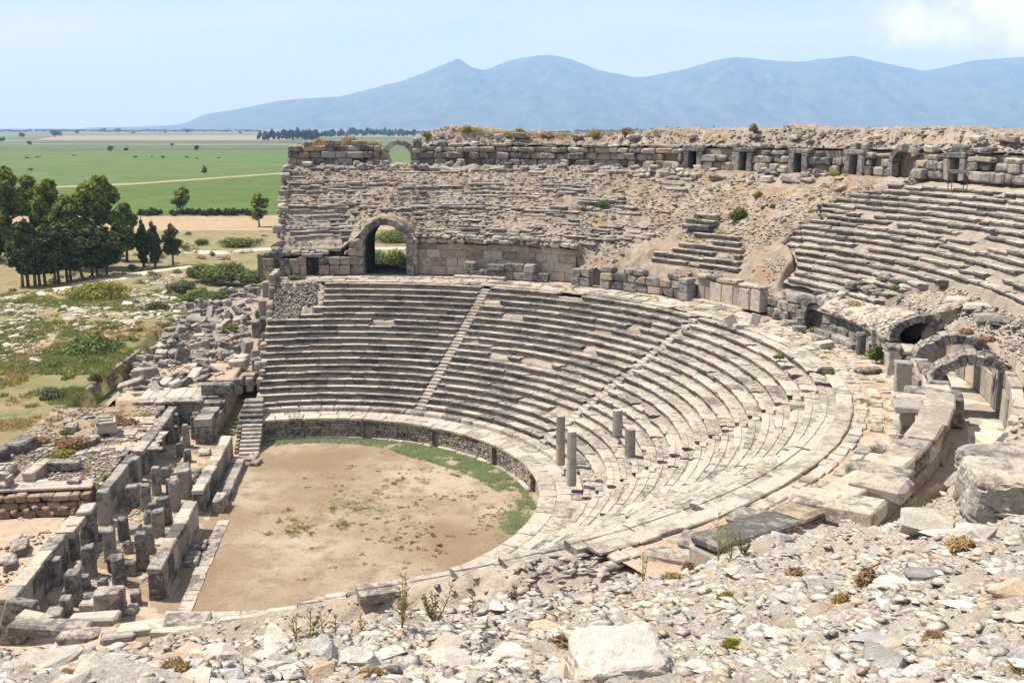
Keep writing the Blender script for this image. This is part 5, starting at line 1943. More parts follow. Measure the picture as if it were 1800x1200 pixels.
put('rear_stone', block(1.25, .75, .92, rng, .05, .02), M['seat'], ib, (.05, .48, .55))
for i in range(11):
    if i in (3, 7):
        continue
    put('letter_stroke', block(.035, .012, .1 * rng.uniform(.7, 1.1), rng, .003, .002), M['metal'], ib, (-.36 + .065 * i, -.368, .92 + rng.gauss(0, .01)), (0, rng.choice([-.5, 0, .5, 0]), 0))
x, y = un(108, 1050, 0)
o = put('fallen_column', (lambda vf: mesh_py('fallen_column', vf[0], vf[1], False))(tube([(-2.0, 0, .27), (-.7, 0, .27), (.8, 0, .27), (1.9, 0, .27)], [.29, .285, .275, .26], 16)), M['seat'], None, sw(9.0, 10.1, 0), (0, 0, ANG_L + .12))
tag(o, 'smooth round column shaft fallen among the pillars at the near end', 'column')
for px, py, L, Wd, H, lab in ((160, 1070, .9, .9, .55, 'square dark block beside the pale stump near the fallen column'), (97, 1090, 1.0, .8, .6, 'dark block at the near end behind the broken podium stones'), (75, 1098, 1.1, .7, .4, 'low dark block left of its square neighbour at the near end'), (170, 1035, 1.6, 1.1, .12, 'thin flat paving slab lying between the near pillars'), (240, 1062, .6, .5, .8, 'upright pale stone between the inscribed block and the front wall'), (232, 1076, .8, .5, .35, 'low pale stone at the foot of the upright pale stone'), (360, 797, 1.4, .9, .25, 'broad flat pale stone lying in the weeds of the far stage'), (205, 968, 1.0, .8, .35, 'low block left of the pillar rows'), (236, 935, .9, .7, .45, 'squat block between two middle pillars'), (180, 946, .9, .7, .5, 'dark squat block behind the stacked pier'), (285, 955, 1.0, .7, .25, 'flat pale slab at the foot of a pillar by the front wall'), (216, 968, .9, .7, .25, 'flat stone with a rounded edge at a pillar foot'), (338, 845, 1.7, .55, .4, 'long low kerb block parallel to the far stage front wall'), (322, 822, 1.6, .9, .16, 'flat slab in the floor of the far stage'), (300, 828, 2.4, .3, .14, 'thin edge stone across the floor of the far stage'), (345, 832, .8, .6, .35, 'broken lump beside the long low kerb block'), (352, 850, .8, .7, .4, 'second broken lump beside the long low kerb block')):
    x, y = un(px, py, 0)
    o = put('stage_block', block(L, Wd, H, rng, .05, .035), M['seat'] if 'pale' in lab or 'flat' in lab else M['grey'], None, (x, y, -.02), (0, 0, ANG_L + rng.gauss(0, .1)))
    tag(o, lab, 'block', 'loose blocks of the stage ruins')

# wall carrying a long stone beam, front of the terrace
straight_wall('beam_wall', 'far part of the beam wall behind the stage pillars', 'wall', -21.5, -8.4, 10.9, 0, (.9, .85), M['grey'], (.9, 1.6), .7, 611, skip=.08)
straight_wall('stone_beam', 'long stone beam resting on the pillars along the terrace edge', 'beam', -17.0, -8.2, 10.62, 1.76, (.34,), M['seat'], (1.6, 2.6), .85, 612, pname='beam_stone')
straight_wall('beam_wall', 'middle part of the beam wall below the paved terrace', 'wall', -7.9, -.9, 10.95, 0, (.9, 1.05), M['wall'], (1.2, 2.2), .7, 613, mats=[M['grey'], M['wall']])
straight_wall('beam_wall', 'near part of the beam wall, its top slabs slipping', 'wall', 4.6, 14.5, 11.5, 0, (.85, .75, .3), M['grey'], (1.3, 2.4), .8, 614, mats=[M['grey'], M['wall']], top_skip=.25)
straight_wall('grooved_slab', 'hollowed slab with a long groove on the near beam wall', 'slab', 3.7, 6.3, 11.2, 1.55, (.45,), M['seat'], (3, 4), 1.0, 615, pname='slab')
# cross wall closing the stage at its far end, with a slab roof
def cross_wall(name, label, cat, s, w0, w1, z0, heights, mat, lens, depth, seed, mats=None, group=None, top_skip=0, pname='ashlar_block'):
    r_ = random.Random(seed)
    t_ = thing(name, label, cat, sw(s, (w0 + w1) / 2, z0), ANG_S, group)
    half = (w1 - w0) / 2
    z = 0
    for ci, h_ in enumerate(heights):
        x = -half
        while x < half - .02:
            L = min(r_.uniform(*lens), half - x)
            if half - x - L < .35:
                L = half - x
            if r_.random() >= (top_skip if ci == len(heights) - 1 else 0):
                put(pname, block(L - .025, depth * r_.uniform(.93, 1.07), h_ * (1 if mat is not M['orange'] else r_.uniform(.82, 1.0)) - .012, r_, .035 if mat is not M['orange'] else .045, .018 if mat is not M['orange'] else .04), r_.choice(mats) if mats else mat, t_, (x + L / 2, r_.gauss(0, .02), z))
            x += L
        z += h_
    return t_


cross_wall('cross_wall', 'dark cross wall closing the far end of the stage under a slab cornice', 'wall', -22.2, 6.8, 14.0, 0, (.9, .95), M['grey'], (.9, 1.6), .9, 620)
cross_wall('cornice', 'long flat cornice slabs along the top of the cross wall', 'cornice', -22.0, 8.6, 14.2, 1.85, (.3,), M['seat'], (1.6, 2.6), 1.2, 621, pname='cornice_slab')
cross_wall('terrace_paving', 'pale paved floor behind the cross wall', 'paving', -24.6, 7.4, 14.0, 1.95, (.14,), M['pale'], (.8, 1.4), 3.4, 622, pname='paving_slab')
straight_wall('side_wall', 'thick double wall running to the camera beside the end stair passage', 'wall', -21.6, -15.8, 7.5, 0, (.75, .7, .65), M['grey'], (.8, 1.4), 1.3, 623, mats=[M['grey'], M['wall']], top_skip=.15)
x, y = un(385, 706, 2.1)
for s_, w_, z_, L, Wd, H, r_, lab in ((-23.6, 7.6, 2.05, 2.6, .9, 1.0, ANG_S, 'large dark squared block at the right end of the cross wall'), (-23.7, 5.9, 2.05, .7, .7, 1.35, ANG_S, 'upright grey block between the large dark block and the seats'), (-24.2, 5.0, 2.1, .6, .7, 1.2, ANG_S, 'upright dark block against the seat ends'), (-26.0, 5.3, 2.2, 1.1, .9, 1.0, ANG_S, 'dark cube block behind the upright blocks at the seat ends'), (-27.5, 7.4, 1.9, 2.2, .4, .5, ANG_S, 'thin low parapet stone behind the large dark block')):
    o = put('end_block', block(L, Wd, H, rng, .05, .03), M['grey'], None, sw(s_, w_, z_), (0, 0, r_))
    tag(o, lab, 'block', 'blocks at the end of the seats')
# line of piers up the straight end of the seats
for i, (s_, w_, z_, L, Wd, H) in enumerate(((-29.5, 4.9, 2.0, 1.0, 1.1, 1.9), (-28.4, 5.0, 1.8, .9, .8, 1.0), (-34.5, 4.6, 3.6, 1.2, 1.0, 1.6), (-36.2, 4.6, 3.9, 1.1, 1.2, 1.3), (-33.4, 4.7, 5.6, 1.2, .9, 1.3), (-35.2, 4.8, 6.8, 1.5, 1.0, 1.5), (-37.2, 4.7, 8.0, 1.1, 1.0, 1.7), (-31.0, 4.5, 3.5, 1.0, 1.0, 1.1), (-26.6, 4.4, 3.2, 1.0, .9, .9), (-36.0, 5.6, 4.5, 1.8, 1.2, 1.6), (-33.0, 5.3, 2.2, 1.6, 1.2, 1.8))):
    o = put('end_wall_block', block(L, Wd, H, rng, .07, .04), M['grey'], None, sw(s_, w_, z_), (0, 0, ANG_L + rng.gauss(0, .06)))
    tag(o, ['tall upright block in the broken end wall, by the flagged floor', 'squat block in the broken end wall nearest the camera', 'block halfway along the broken end wall, above the rubble heap', 'block at the far part of the broken end wall above the heap', 'block in the second course of the broken end wall', 'large block near the top of the broken end wall', 'topmost upright block of the broken end wall', 'small block half buried in the broken end wall', 'low block of the broken end wall beside the seat ends', 'wide block leaning out of the broken end wall over the heap', 'wide dark block at the foot of the broken end wall'][i], 'block', 'blocks of the broken end wall')
# masonry behind those blocks: the straight end wall itself in rough courses
r_ = random.Random(630)
ew = thing('end_retaining_wall', 'broken straight retaining wall at the left end of the seats', 'wall', sw(-27, 3.9, 0), ANG_L)
for ci in range(20):
    z = .55 * ci
    # the wall steps up with the seats
    s_end = -36.8
    R_need = rfront(max(1, min(19, int((z - 1.4) / RISE)))) if z > 1.4 else 17
    s_start = -math.sqrt(max(0, R_need ** 2 - 3.9 ** 2)) - .2
    x = s_end
    while x < s_start - .3:
        L = min(r_.uniform(.7, 1.7), s_start - x)
        if r_.random() > .10:
            put('ashlar_block', block(L - .03, .55, .53, r_, .05, .03), r_.choice([M['grey'], M['rubble'], M['brown']]), ew, (x + L / 2 + 27, r_.gauss(.2, .07), z), (0, 0, r_.gauss(0, .015)))
        x += L
# straight end of the upper tier: rough stones stepping down its edge
eu = []
for i in range(46):
    k = r_.random()
    R_ = 38.6 + k * 14.4
    a_ = left_limit(R_ * .99) - .15
    z_ = float(up_z(np.array([R_]), np.array([a_]), np.array([0.]), np.array([0.]))[0]) - r_.uniform(.2, 1.6)
    s_ = r_.uniform(.5, 1.1)
    o = put('edge_block', block(s_ * 1.2, s_, s_ * .8, r_, .1, .06), r_.choice([M['grey'], M['rubble'], M['grey']]), None, pol(R_, a_ + r_.uniform(0, .5), z_), (r_.gauss(0, .1), r_.gauss(0, .1), ANG_L + r_.gauss(0, .2)))
    o['look'] = 'rough'
    eu.append((o, o.location.x, o.location.y, s_ + .0 * i))
eu.sort(key=lambda q_: q_[0].location.z)
for i, (o, x, y, s_) in enumerate(eu):
    del o['look']
    lv = ['at the foot', 'in the lower part', 'halfway up', 'in the upper part', 'near the top'][min(4, i * 5 // len(eu))]
    tag(o, f"{ORDN[i % 10]} rough block counted upward {lv} of the tier's broken left edge", 'block', 'rough blocks along the broken left edge')

# terrace behind the beam wall
def slab_terrace(name, s0, s1, w0, w1, z, mat, seed):
    ss, ws = np.linspace(s0, s1, 40), np.linspace(w0, w1, 30)
    SS, WW = np.meshgrid(ss, ws, indexing='ij')
    Xg = CX + U.x * SS + V.x * WW
    Yg = CY + U.y * SS + V.y * WW
    Zg = z + (fbm(Xg * .7, Yg * .7, 3, seed) - .5) * .16
    e = np.minimum(np.minimum(SS - s0, s1 - SS), np.minimum(WW - w0, w1 - WW))
    Zg = np.where(e < .01, -.4, Zg)
    return structure(put(name, grid_mesh(name, np.stack([Xg, Yg, Zg], -1), False), mat))


slab_terrace('terrace', -21.8, -1.6, 11.2, 20.5, 1.86, M['site2'], 71)
slab_terrace('lower_terrace', .8, 16, 12.0, 24, .92, M['dust'], 72)
slab_terrace('rear_terrace', -37, -22.6, 6.9, 16.2, 1.86, M['dust'], 73)
r_ = random.Random(640)
tp = thing('terrace_paving', 'irregular pale paving of the terrace behind the beam wall', 'paving', sw(-8, 13, 1.9), ANG_L)
x = -8.4
for ri in range(15):
    xx = -8.0 + ri * .62 - 4.5
    y = -2.1 + r_.uniform(-.2, .2)
    wend = 2.9 if ri > 6 else 1.4
    while y < wend:
        L = r_.uniform(.5, 1.3)
        if r_.random() > .2:
            put('paving_slab', block(.58, L - .04, .14, r_, .03, .03), M['pale'] if r_.random() < .7 else M['seat'], tp, (xx + 3.2, y + L / 2 + .2, -.08 + r_.gauss(0, .012)), (0, 0, r_.gauss(0, .02)))
        y += L
straight_wall('edge_slab_row', 'neat row of square slabs edging the near side of the terrace', 'paving', -2.6, -1.2, 15, 1.82, (.2,), M['pale'], (.7, 1.0), 6.5, 641, pname='edge_slab')
# ochre wall below that edge
cross_wall('ochre_wall', 'ochre brown wall of crumbling conglomerate blocks below the terrace edge', 'wall', -1.0, 11.8, 19.5, .3, (.5, .5, .5), M['orange'], (.5, 1.2), .8, 642, mats=[M['orange'], M['orange'], M['brown']])
for i in range(10):
    o = put('ochre_stone', rock_mesh(r_, 14, .8), M['orange'], None, sw(-.2 + r_.uniform(-.2, .8), 12.6 + i * .6, .95 + r_.uniform(-.1, .2)), (0, 0, r_.uniform(0, 6)), (r_.uniform(.25, .45), r_.uniform(.2, .35), r_.uniform(.2, .32)))
    tag(o, f"{ORDN[i]} ochre stone from the right, fallen at the foot of the ochre wall", 'stone', 'ochre stones below the ochre wall')
# carved pieces lying on the terraces
def carved(name, label, s_, w_, z_, L, Wd, H, rz, mat, extra=()):
    t_ = thing(name, label, 'carved block', sw(s_, w_, z_), ANG_L + rz)
    put('body', block(L, Wd, H, r_, .05, .03), mat, t_)
    for nm, l2, w2, h2, x, y, z in extra:
        put(nm, block(l2, w2, h2, r_, .02, .012), mat, t_, (x, y, z))
    return t_


carved('coffered_block', 'large carved block with hollow coffers on its top, on the terrace', -13.2, 14.0, 2.2, 2.1, 1.5, .7, .25, M['seat'], [('rim', 2.0, .2, .16, 0, -.6, .69), ('rim', 2.0, .2, .16, 0, .6, .69), ('rim', .2, 1.0, .16, -.9, 0, .69), ('rim', .2, 1.0, .16, .9, 0, .69), ('rim', .2, 1.0, .16, 0, 0, .69), ('foot', .4, .4, .34, .6, -.4, -.34), ('foot', .4, .4, .34, -.5, .4, -.34), ('foot', .4, .4, .34, .6, .4, -.34)])
carved('cornice_block', 'long cornice block with a row of dentils and carved top at the left edge', -3.7, 18.2, 1.85, 3.6, 1.3, .6, .1, M['seat'], [('dentil', .1, .08, .1, 1.78, -.55 + .12 * i, .38) for i in range(10)] + [('relief_band', 1.2, .14, .1, -.6, -.4, .59), ('relief_band', 1.2, .14, .1, -.6, .1, .59), ('relief_band', .14, 1.0, .1, -1.2, -.1, .59), ('relief_band', .14, 1.0, .1, 0, -.1, .59)])
carved('throne_block', 'small block cut like a stone armchair beside the cornice block', -1.9, 17.4, 1.8, 1.1, 1.1, .5, 0, M['seat'], [('arm', 1.0, .22, .4, 0, -.44, .49), ('arm', 1.0, .22, .4, 0, .44, .49), ('back', .25, .66, .45, -.4, 0, .49)])
for s_, w_, L, Wd, H, lab in ((-4.1, 16.0, 3.0, .8, .75, 'curved moulded block lying lengthwise behind the armchair block'), (-5.0, 14.6, .7, 2.2, .7, 'dark oblong block set across the terrace, stained black'), (-2.6, 15.2, .55, .8, .22, 'small white slab lying alone on the terrace earth'), (-2.1, 13.1, .6, .75, .4, 'grey block at the terrace edge near the slab row'), (-10.8, 14.6, 1.5, 1.1, .5, 'thick rough slab on the terrace beside the paving'), (-9.9, 15.0, .7, .9, .3, 'low corner block on the terrace left of the rough slab'), (-7.6, 20.0, 1.5, 1.6, .9, 'two coursed weathered block mass at the far left of the terrace'), (-10.0, 19.0, 2.2, 1.4, .8, 'long rounded weathered block behind the coursed mass'), (-14.5, 16.9, 1.0, .8, .6, 'split pale block standing by the dry thicket'), (-16, 17.6, 1.2, .6, .45, 'low block on the trench edge left of the split pale block')):
    o = put('terrace_block', block(L, Wd, H, r_, .06, .04), M['white'] if 'white' in lab else (M['grey'] if 'dark' in lab or 'weathered' in lab else M['seat']), None, sw(s_, w_, 1.86), (0, 0, ANG_L + r_.gauss(0, .12)))
    tag(o, lab, 'block', 'blocks on the terrace')
for px, py, z_, L, Wd, H, lab in ((36, 970, .92, 1.5, .8, .55, 'oblong pale trough block lying on the lower terrace'), (12, 985, .92, 1.3, 1.0, .3, 'carved relief slab lying flat on the lower terrace'), (20, 1000, 1.9, .5, .7, .5, 'small upright block at the end of the near beam wall')):
    x, y = un(px, py, z_)
    o = put('terrace_block', block(L, Wd, H, r_, .05, .03), M['seat'], None, (x, y, z_ - .02), (0, 0, ANG_L + .2))
    tag(o, lab, 'block', 'blocks on the lower terrace')
# two leaning slabs in the near left corner
for px, py, L, H, ry, lab in ((20, 1120, 1.3, 2.2, -.28, 'big dark slab leaning at the near left corner of the stage'), (45, 1100, 1.0, 1.3, -.12, 'dark leaning stump beside the big leaning slab')):
    x, y = un(px, py, .2)
    o = put('leaning_slab', block(L, .8, H, r_, .06, .03), M['grey'], None, (x, y, -.1), (.1, ry, ANG_S))
    tag(o, lab, 'slab', 'leaning slabs at the near left corner')

# broken podium stones along the near end of the orchestra
for i, (px, py, L, Wd, H, r2) in enumerate(((90, 1108, 3.6, 1.1, .55, .05), (165, 1092, 2.2, .9, .45, .12), (255, 1105, 2.3, 1.1, .5, .22), (330, 1098, 2.0, 1.2, .5, .16), (395, 1095, 1.9, 1.2, .5, .2), (210, 1115, 1.5, .9, .4, .2), (470, 1092, 2.2, 1.1, .45, .28), (60, 1085, 1.5, .8, .4, -.1), (545, 1082, 2.4, 1.1, .42, .33), (140, 1118, 1.8, .9, .4, .0))):
    x, y = un(px, py, 1.75)
    o = put('podium_block', block(L, Wd, H, r_, .10, .06), M['pale'] if i % 3 else M['seat'], None, (x, y, 1.45 + r_.uniform(0, .2)), (r_.gauss(0, .06), r_.gauss(0, .06), r2))
    tag(o, f"{ORDN[sorted([90,165,255,330,395,210,470,60,545,140]).index(px)]} broken podium block from the left, just beyond the foreground slope", 'block', 'broken podium blocks at the near end')

# ------------------------------------------------------------------ trench wall and the meadow edge
tw = thing('trench_wall', 'old stone faced side of the trench below the grassy meadow', 'wall', (TR[2][0], TR[2][1], 0))
a_, b_ = Vector((*TR[0], 0)), Vector((*TR[3], 0))
d_ = (b_ - a_).normalized()
Lt = (b_ - a_).length
for ci, h_ in enumerate((.5, .5, .5, .45)):
    x = 0
    while x < Lt:
        L = r_.uniform(.6, 1.5)
        if r_.random() > .12:
            p = a_ + d_ * (x + L / 2) + Vector((0, 0, -.85 + sum((.5, .5, .5, .45)[:ci]))) - Vector((TR[2][0], TR[2][1], 0))
            put('wall_stone', block(L - .03, .5, h_ - .02, r_, .05, .04), M['brown'] if r_.random() < .6 else M['grey'], tw, p, (0, 0, math.atan2(d_.y, d_.x)))
        x += L

# ------------------------------------------------------------------ heap of fallen blocks
items = []
marks = [(*un(430, 545, 1), 'the far corner of the heap', 1), (*un(380, 545, .5), 'the upright slab at the far side of the heap', 1), (*un(330, 590, .5), 'the grassy gap at the left edge of the heap', 1), (*un(415, 590, 1), 'the green tuft in the heap', 1), (*un(360, 625, .8), 'the tall squared block in the middle of the heap', 1), (*un(300, 640, .5), 'the pavement corner at the left of the heap', 1), (*un(420, 640, 1.2), 'the flagged floor beside the heap', 1), (*un(340, 680, 1.5), 'the cross wall cornice', 1), (*un(270, 680, 1), 'the trench end', 1)]


def heap_ground(px, py):
    return np.interp(py, [520, 560, 620, 690], [.6, .7, .9, 1.7])


n_h = 0
k = 0
while n_h < 205:
    k += 1
    v_ = r_.random()
    py = 512 + 182 * v_
    xl = np.interp(py, [512, 540, 580, 620, 650, 690], [395, 340, 305, 262, 240, 225])
    xr = np.interp(py, [512, 540, 580, 620, 650, 690], [452, 450, 442, 436, 425, 385])
    px = r_.uniform(xl, xr)
    if py > 655 and px > 345 + (690 - py):
        continue
    z_ = float(heap_ground(px, py))
    x, y = un(px, py, z_)
    big = r_.random()
    L = r_.uniform(.6, 1.3) if big < .7 else r_.uniform(1.3, 2.6)
    Wd = L * r_.uniform(.35, .8) if big < .7 else r_.uniform(.6, 1.1)
    H = r_.uniform(.35, .95)
    if r_.random() < .12:
        H, L = L * .9, H * 1.3
    o = put('fallen_block', block(L, Wd, H, r_, .05, .05), r_.choice([M['grey'], M['grey'], M['seat'], M['pale']]), None, (x, y, z_ - .1 + r_.uniform(-.1, .45)), (r_.gauss(0, .22), r_.gauss(0, .22), ANG_S + r_.gauss(0, .7)))
    o['look'] = 'long' if L > 1.7 else ('tilted' if max(abs(o.rotation_euler.x), abs(o.rotation_euler.y)) > .3 else 'squared')
    items.append((o, x, y, L * Wd * H))
    n_h += 1
number_off(items, marks, 'block', 'fallen blocks heaped left of the seating', 'block')
variants = [mesh_arrays(rock_mesh(random.Random(900 + i), 12, .65)) for i in range(10)]
g_ = np.random.default_rng(4)
pp_, ss_ = [], []
for i in range(900):
    py = 512 + 182 * g_.random()
    xl = np.interp(py, [512, 540, 580, 620, 650, 690], [385, 330, 295, 255, 235, 220])
    xr = np.interp(py, [512, 540, 580, 620, 650, 690], [455, 452, 444, 440, 432, 400])
    px = g_.uniform(xl, xr)
    z_ = float(heap_ground(px, py)) - .2
    x, y = un(px, py, z_)
    pp_.append((x, y, z_ + g_.uniform(-.1, .3)))
    s_ = g_.uniform(.15, .5)
    ss_.append((s_ * g_.uniform(1, 1.7), s_, s_ * g_.uniform(.6, 1)))
stuff(put('heap_rubble', scatter_mesh('heap_rubble', variants, np.array(pp_), np.array(ss_), g_.uniform(0, 6, len(pp_))), M['rubble']))
for nm_, s0_, s1_, w0_, w1_, z_, n_, mt_ in (('terrace_rubble', -21, -2, 11.4, 20, 1.9, 2600, 'rubble'), ('terrace_rubble', 1, 15, 12.5, 22, .95, 700, 'rubble'), ('terrace_rubble', -36, -23, 7, 16, 1.95, 500, 'pale'), ('stage_rubble', -21, 14, 5.7, 10.6, .05, 900, 'pale')):
    sa, wa = g_.uniform(s0_, s1_, n_), g_.uniform(w0_, w1_, n_)
    xa_, ya_ = CX + U.x * sa + V.x * wa, CY + U.y * sa + V.y * wa
    ok_ = fbm(xa_ * .5, ya_ * .5, 3, 45) > .47
    rs_ = g_.uniform(.05, .2, n_) * np.where(g_.random(n_) < .08, 2, 1)
    stuff(put(nm_, scatter_mesh(nm_, variants, np.stack([xa_, ya_, np.full(n_, z_)], -1)[ok_], np.stack([rs_ * 1.4, rs_, rs_ * .6], -1)[ok_], g_.uniform(0, 6, ok_.sum())), M[mt_]))
# rubble where the nearest seats have fallen away
n_ = 4200
th_ = g_.uniform(-100, -58, n_)
R_ = 18.6 + 18 * g_.random(n_) ** 1.1
rs_ = g_.uniform(.05, .2, n_) * np.where(g_.random(n_) < .06, 1.9, 1)
zz_ = np.interp(R_, [18.6, 19.3, 33, 40], [1.58, 2.0, 9.93, 10.02]) - np.clip(np.interp(R_, [19.3, 30.3, 32.5, 40], [-89, -70, -60, -57]) - 3 - th_, 0, 40) * .16 - 1.2 * sstep(1.8, 9, np.interp(R_, [19.3, 30.3, 32.5, 40], [-89, -70, -60, -57]) - th_) * sstep(18.8, 20.5, R_)
stuff(put('fallen_seat_rubble', scatter_mesh('fallen_seat_rubble', variants, np.stack([CX + R_ * np.cos(np.radians(th_)), CY + R_ * np.sin(np.radians(th_)), zz_ - .05], -1), np.stack([rs_ * 1.6, rs_, rs_ * .4], -1), g_.uniform(0, 6, n_), g_.normal(0, .15, n_)), M['rubble']))
# ground swell under the heap
ss = np.linspace(-92, -30, 60)
ws = np.linspace(4.2, 19, 30)
SS, WW = np.meshgrid(ss, ws, indexing='ij')
Xg = CX + U.x * SS + V.x * WW
Yg = CY + U.y * SS + V.y * WW
Zg = .1 + .75 * sstep(18.5, 13, WW) * sstep(-91, -80, SS) * (.7 + .6 * fbm(Xg * .25, Yg * .25, 3, 77)) + .8 * sstep(-40, -32, SS) * sstep(17, 14, WW)
Zg = np.where((WW > 18.4), -.4, Zg)
structure(put('heap_earth', grid_mesh('heap_earth', np.stack([Xg, Yg, Zg], -1)), M['slope']))

# pale stones strewn over the meadow
items = []
marks = [(*un(200, 545, .5), 'the green mound', 1), (*un(270, 535, .5), 'the grey bush in the stones', 1), (*un(120, 575, .5), 'the bend of the footpath', 1), (*un(30, 560, .5), 'the stony bank at the left frame edge', 1), (*un(40, 620, .5), 'the lower stones at the left frame edge', 1), (*un(160, 590, .5), 'the big round bush', 1), (*un(400, 520, .5), 'the thicket by the ruin', 1), (*un(310, 490, .5), 'the dead grey bush', 1)]
zones = [(105, 360, 536, 568, 62), (0, 72, 540, 650, 46), (230, 420, 505, 535, 34), (130, 240, 572, 592, 12), (260, 330, 480, 500, 12)]
pp_, ss_ = [], []
for xa, xb, ya, yb, n in zones:
    for i in range(n * 6):
        px, py = r_.uniform(xa, xb), r_.uniform(ya, yb)
        if xa == 105 and py < 536 + (px - 105) * -.02 + (12 if px < 190 else 0):
            continue
        x, y = un(px, py, .5)
        z_ = gz(x, y)
        s_ = r_.uniform(.2, .42)
        if i < n:
            s_ = r_.uniform(.35, .85)
            o = put('meadow_stone', rock_mesh(r_, 14, .6), M['white'], None, (x, y, z_ + s_ * .12), (r_.gauss(0, .1), r_.gauss(0, .1), r_.uniform(0, 6)), (s_ * r_.uniform(1, 1.5), s_, s_ * .8))
            o['look'] = 'white'
            items.append((o, x, y, s_))
        else:
            pp_.append((x, y, z_ + .04))
            ss_.append((s_ * r_.uniform(1, 1.5), s_, s_ * .7))
number_off(items, marks, 'stone', 'white stones strewn over the meadow', 'stone')
stuff(put('meadow_rubble', scatter_mesh('meadow_rubble', variants, np.array(pp_), np.array(ss_), g_.uniform(0, 6, len(pp_))), M['white']))
# ================================================================== the slope the camera stands on
EDGE = [(-200, 1140), (0, 1122), (150, 1128), (300, 1132), (420, 1112), (520, 1100), (620, 1086), (720, 1082), (800, 1066), (900, 1052), (1000, 1046), (1100, 1030), (1180, 1006), (1250, 990), (1320, 966), (1400, 940), (1470, 928), (1540, 928), (1600, 908), (1650, 868), (1700, 828), (1800, 785), (1950, 755), (2200, 740)]
_eq, _ey = [], []


def k_of(q_):
    return np.interp(q_, [-.6, -.1, .12, .3, .42, .52, .7], [.30, .30, .295, .27, .235, .205, .19])


for px, py in EDGE:
    y_ = (600 - py) / F_PX
    tan_d = (_s - y_ * _c) / (_c + y_ * _s)
    q_ = (px - 900) / F_PX / (_c + y_ * _s)
    _eq.append(q_)
    _ey.append(1.9 / max(.02, (tan_d - float(k_of(q_)))))


def fore_z(x, y, detail=True):
    x = np.asarray(x, float)
    y = np.asarray(y, float)
    q_ = np.where(y > .5, x / np.maximum(y, .5), np.sign(x) * .9)
    q_ = np.clip(q_, -2.2, 2.2)
    k = k_of(q_)
    ye = np.interp(q_, _eq, _ey)
    yy = np.minimum(y, ye)
    ye = ye + 0 * q_
    z = 22.4 - k * yy
    over = np.maximum(y - ye, 0)
    z = z - over * .62 - .25 * sstep(0, 1.2, over)
    R = np.hypot(x - CX, y - CY)
    td = np.degrees(np.arctan2(y - CY, x - CX))
    base = np.interp(R, [34.4, 38.4, 38.6, 41.5, 41.7, 43, 54], [9.0, 9.2, 9.4, 9.4, 12.9, 13.6, 15.5])
    base = np.where(td < -46, np.interp(R, [34.4, 37.6, 40, 54], [8.6, 9.2, 10.4, 12]), base)
    base = np.where((R < 34.4), .5 + (R - 19.5) * .40, base)
    base = base - np.clip(-62 - td, 0, 35) * .12
    z = np.maximum(z, base)
    if detail:
        near = sstep(26, 6, y)
        d1, d2, v = worley(x * 1.5, y * 1.5, 81)
        z = z + (np.clip(d2 - d1, 0, .4) * .09 * (v > .5) + (v - .5) * .06)
        d1, d2, v = worley(x * 4.5 + .4 * z, y * 4.5, 82)
        z = z + (np.clip(d2 - d1, 0, .25) * .12 * (v > .45) + (v - .5) * .02)
        d1, d2, v = worley(x * 12, y * 12, 83)
        z = z + near * (np.clip(d2 - d1, 0, .35) * .035 * (v > .3))
        z = z + (fbm(x * .5, y * .5, 4, 84) - .5) * .35 * sstep(3, 8, y)
    return z


qs = np.concatenate([np.linspace(-1.5, -.73, 60), np.linspace(-.72, .78, 560), np.linspace(.79, 2.2, 90)])
ds = np.concatenate([np.linspace(-14, 1.6, 16), np.geomspace(1.7, 62, 460)])
QQ, DD = np.meshgrid(qs, ds, indexing='ij')
Xg = np.where(DD > 1.65, QQ * DD, QQ * (1.65 + (1.65 - DD) * .9))
Yg = DD
keep_R = np.hypot(Xg - CX, Yg - CY)
Zg = fore_z(Xg, Yg)
# the sheet stops short of the walkway, corridor and the rows at the right
TDg = np.degrees(np.arctan2(Yg - CY, Xg - CX))
Zg = np.where(keep_R < 18.4, np.minimum(Zg, -.5), Zg)
Zg = np.where((TDg > -50) & (keep_R < 41.6), np.minimum(Zg, 9.6 - .0 * Zg), Zg)
Zg = np.where((keep_R < 37.4), np.minimum(Zg, np.where(keep_R > 34, 9.6, 1.0)), Zg)
Zg = np.where((TDg > -26) & (keep_R > 41.6), np.minimum(Zg, 11.5), Zg)
structure(put('foreground_slope', grid_mesh('foreground_slope', np.stack([Xg, Yg, Zg], -1), False), M['fore']))


def fz(x, y):
    return float(fore_z(np.array([x]), np.array([y]))[0])


def fore_at(px, py):
    """point of the foreground slope on a sight line"""
    y_ = (600 - py) / F_PX
    d = Vector(((px - 900) / F_PX, _c + y_ * _s, -_s + y_ * _c))
    t0 = 1.0
    for i in range(900):
        t1 = t0 * 1.006
        p = d * t1
        if CAM_Z + p.z < float(fore_z(np.array([p.x]), np.array([p.y]), False)[0]):
            break
        t0 = t1
    return p.x, p.y, t1


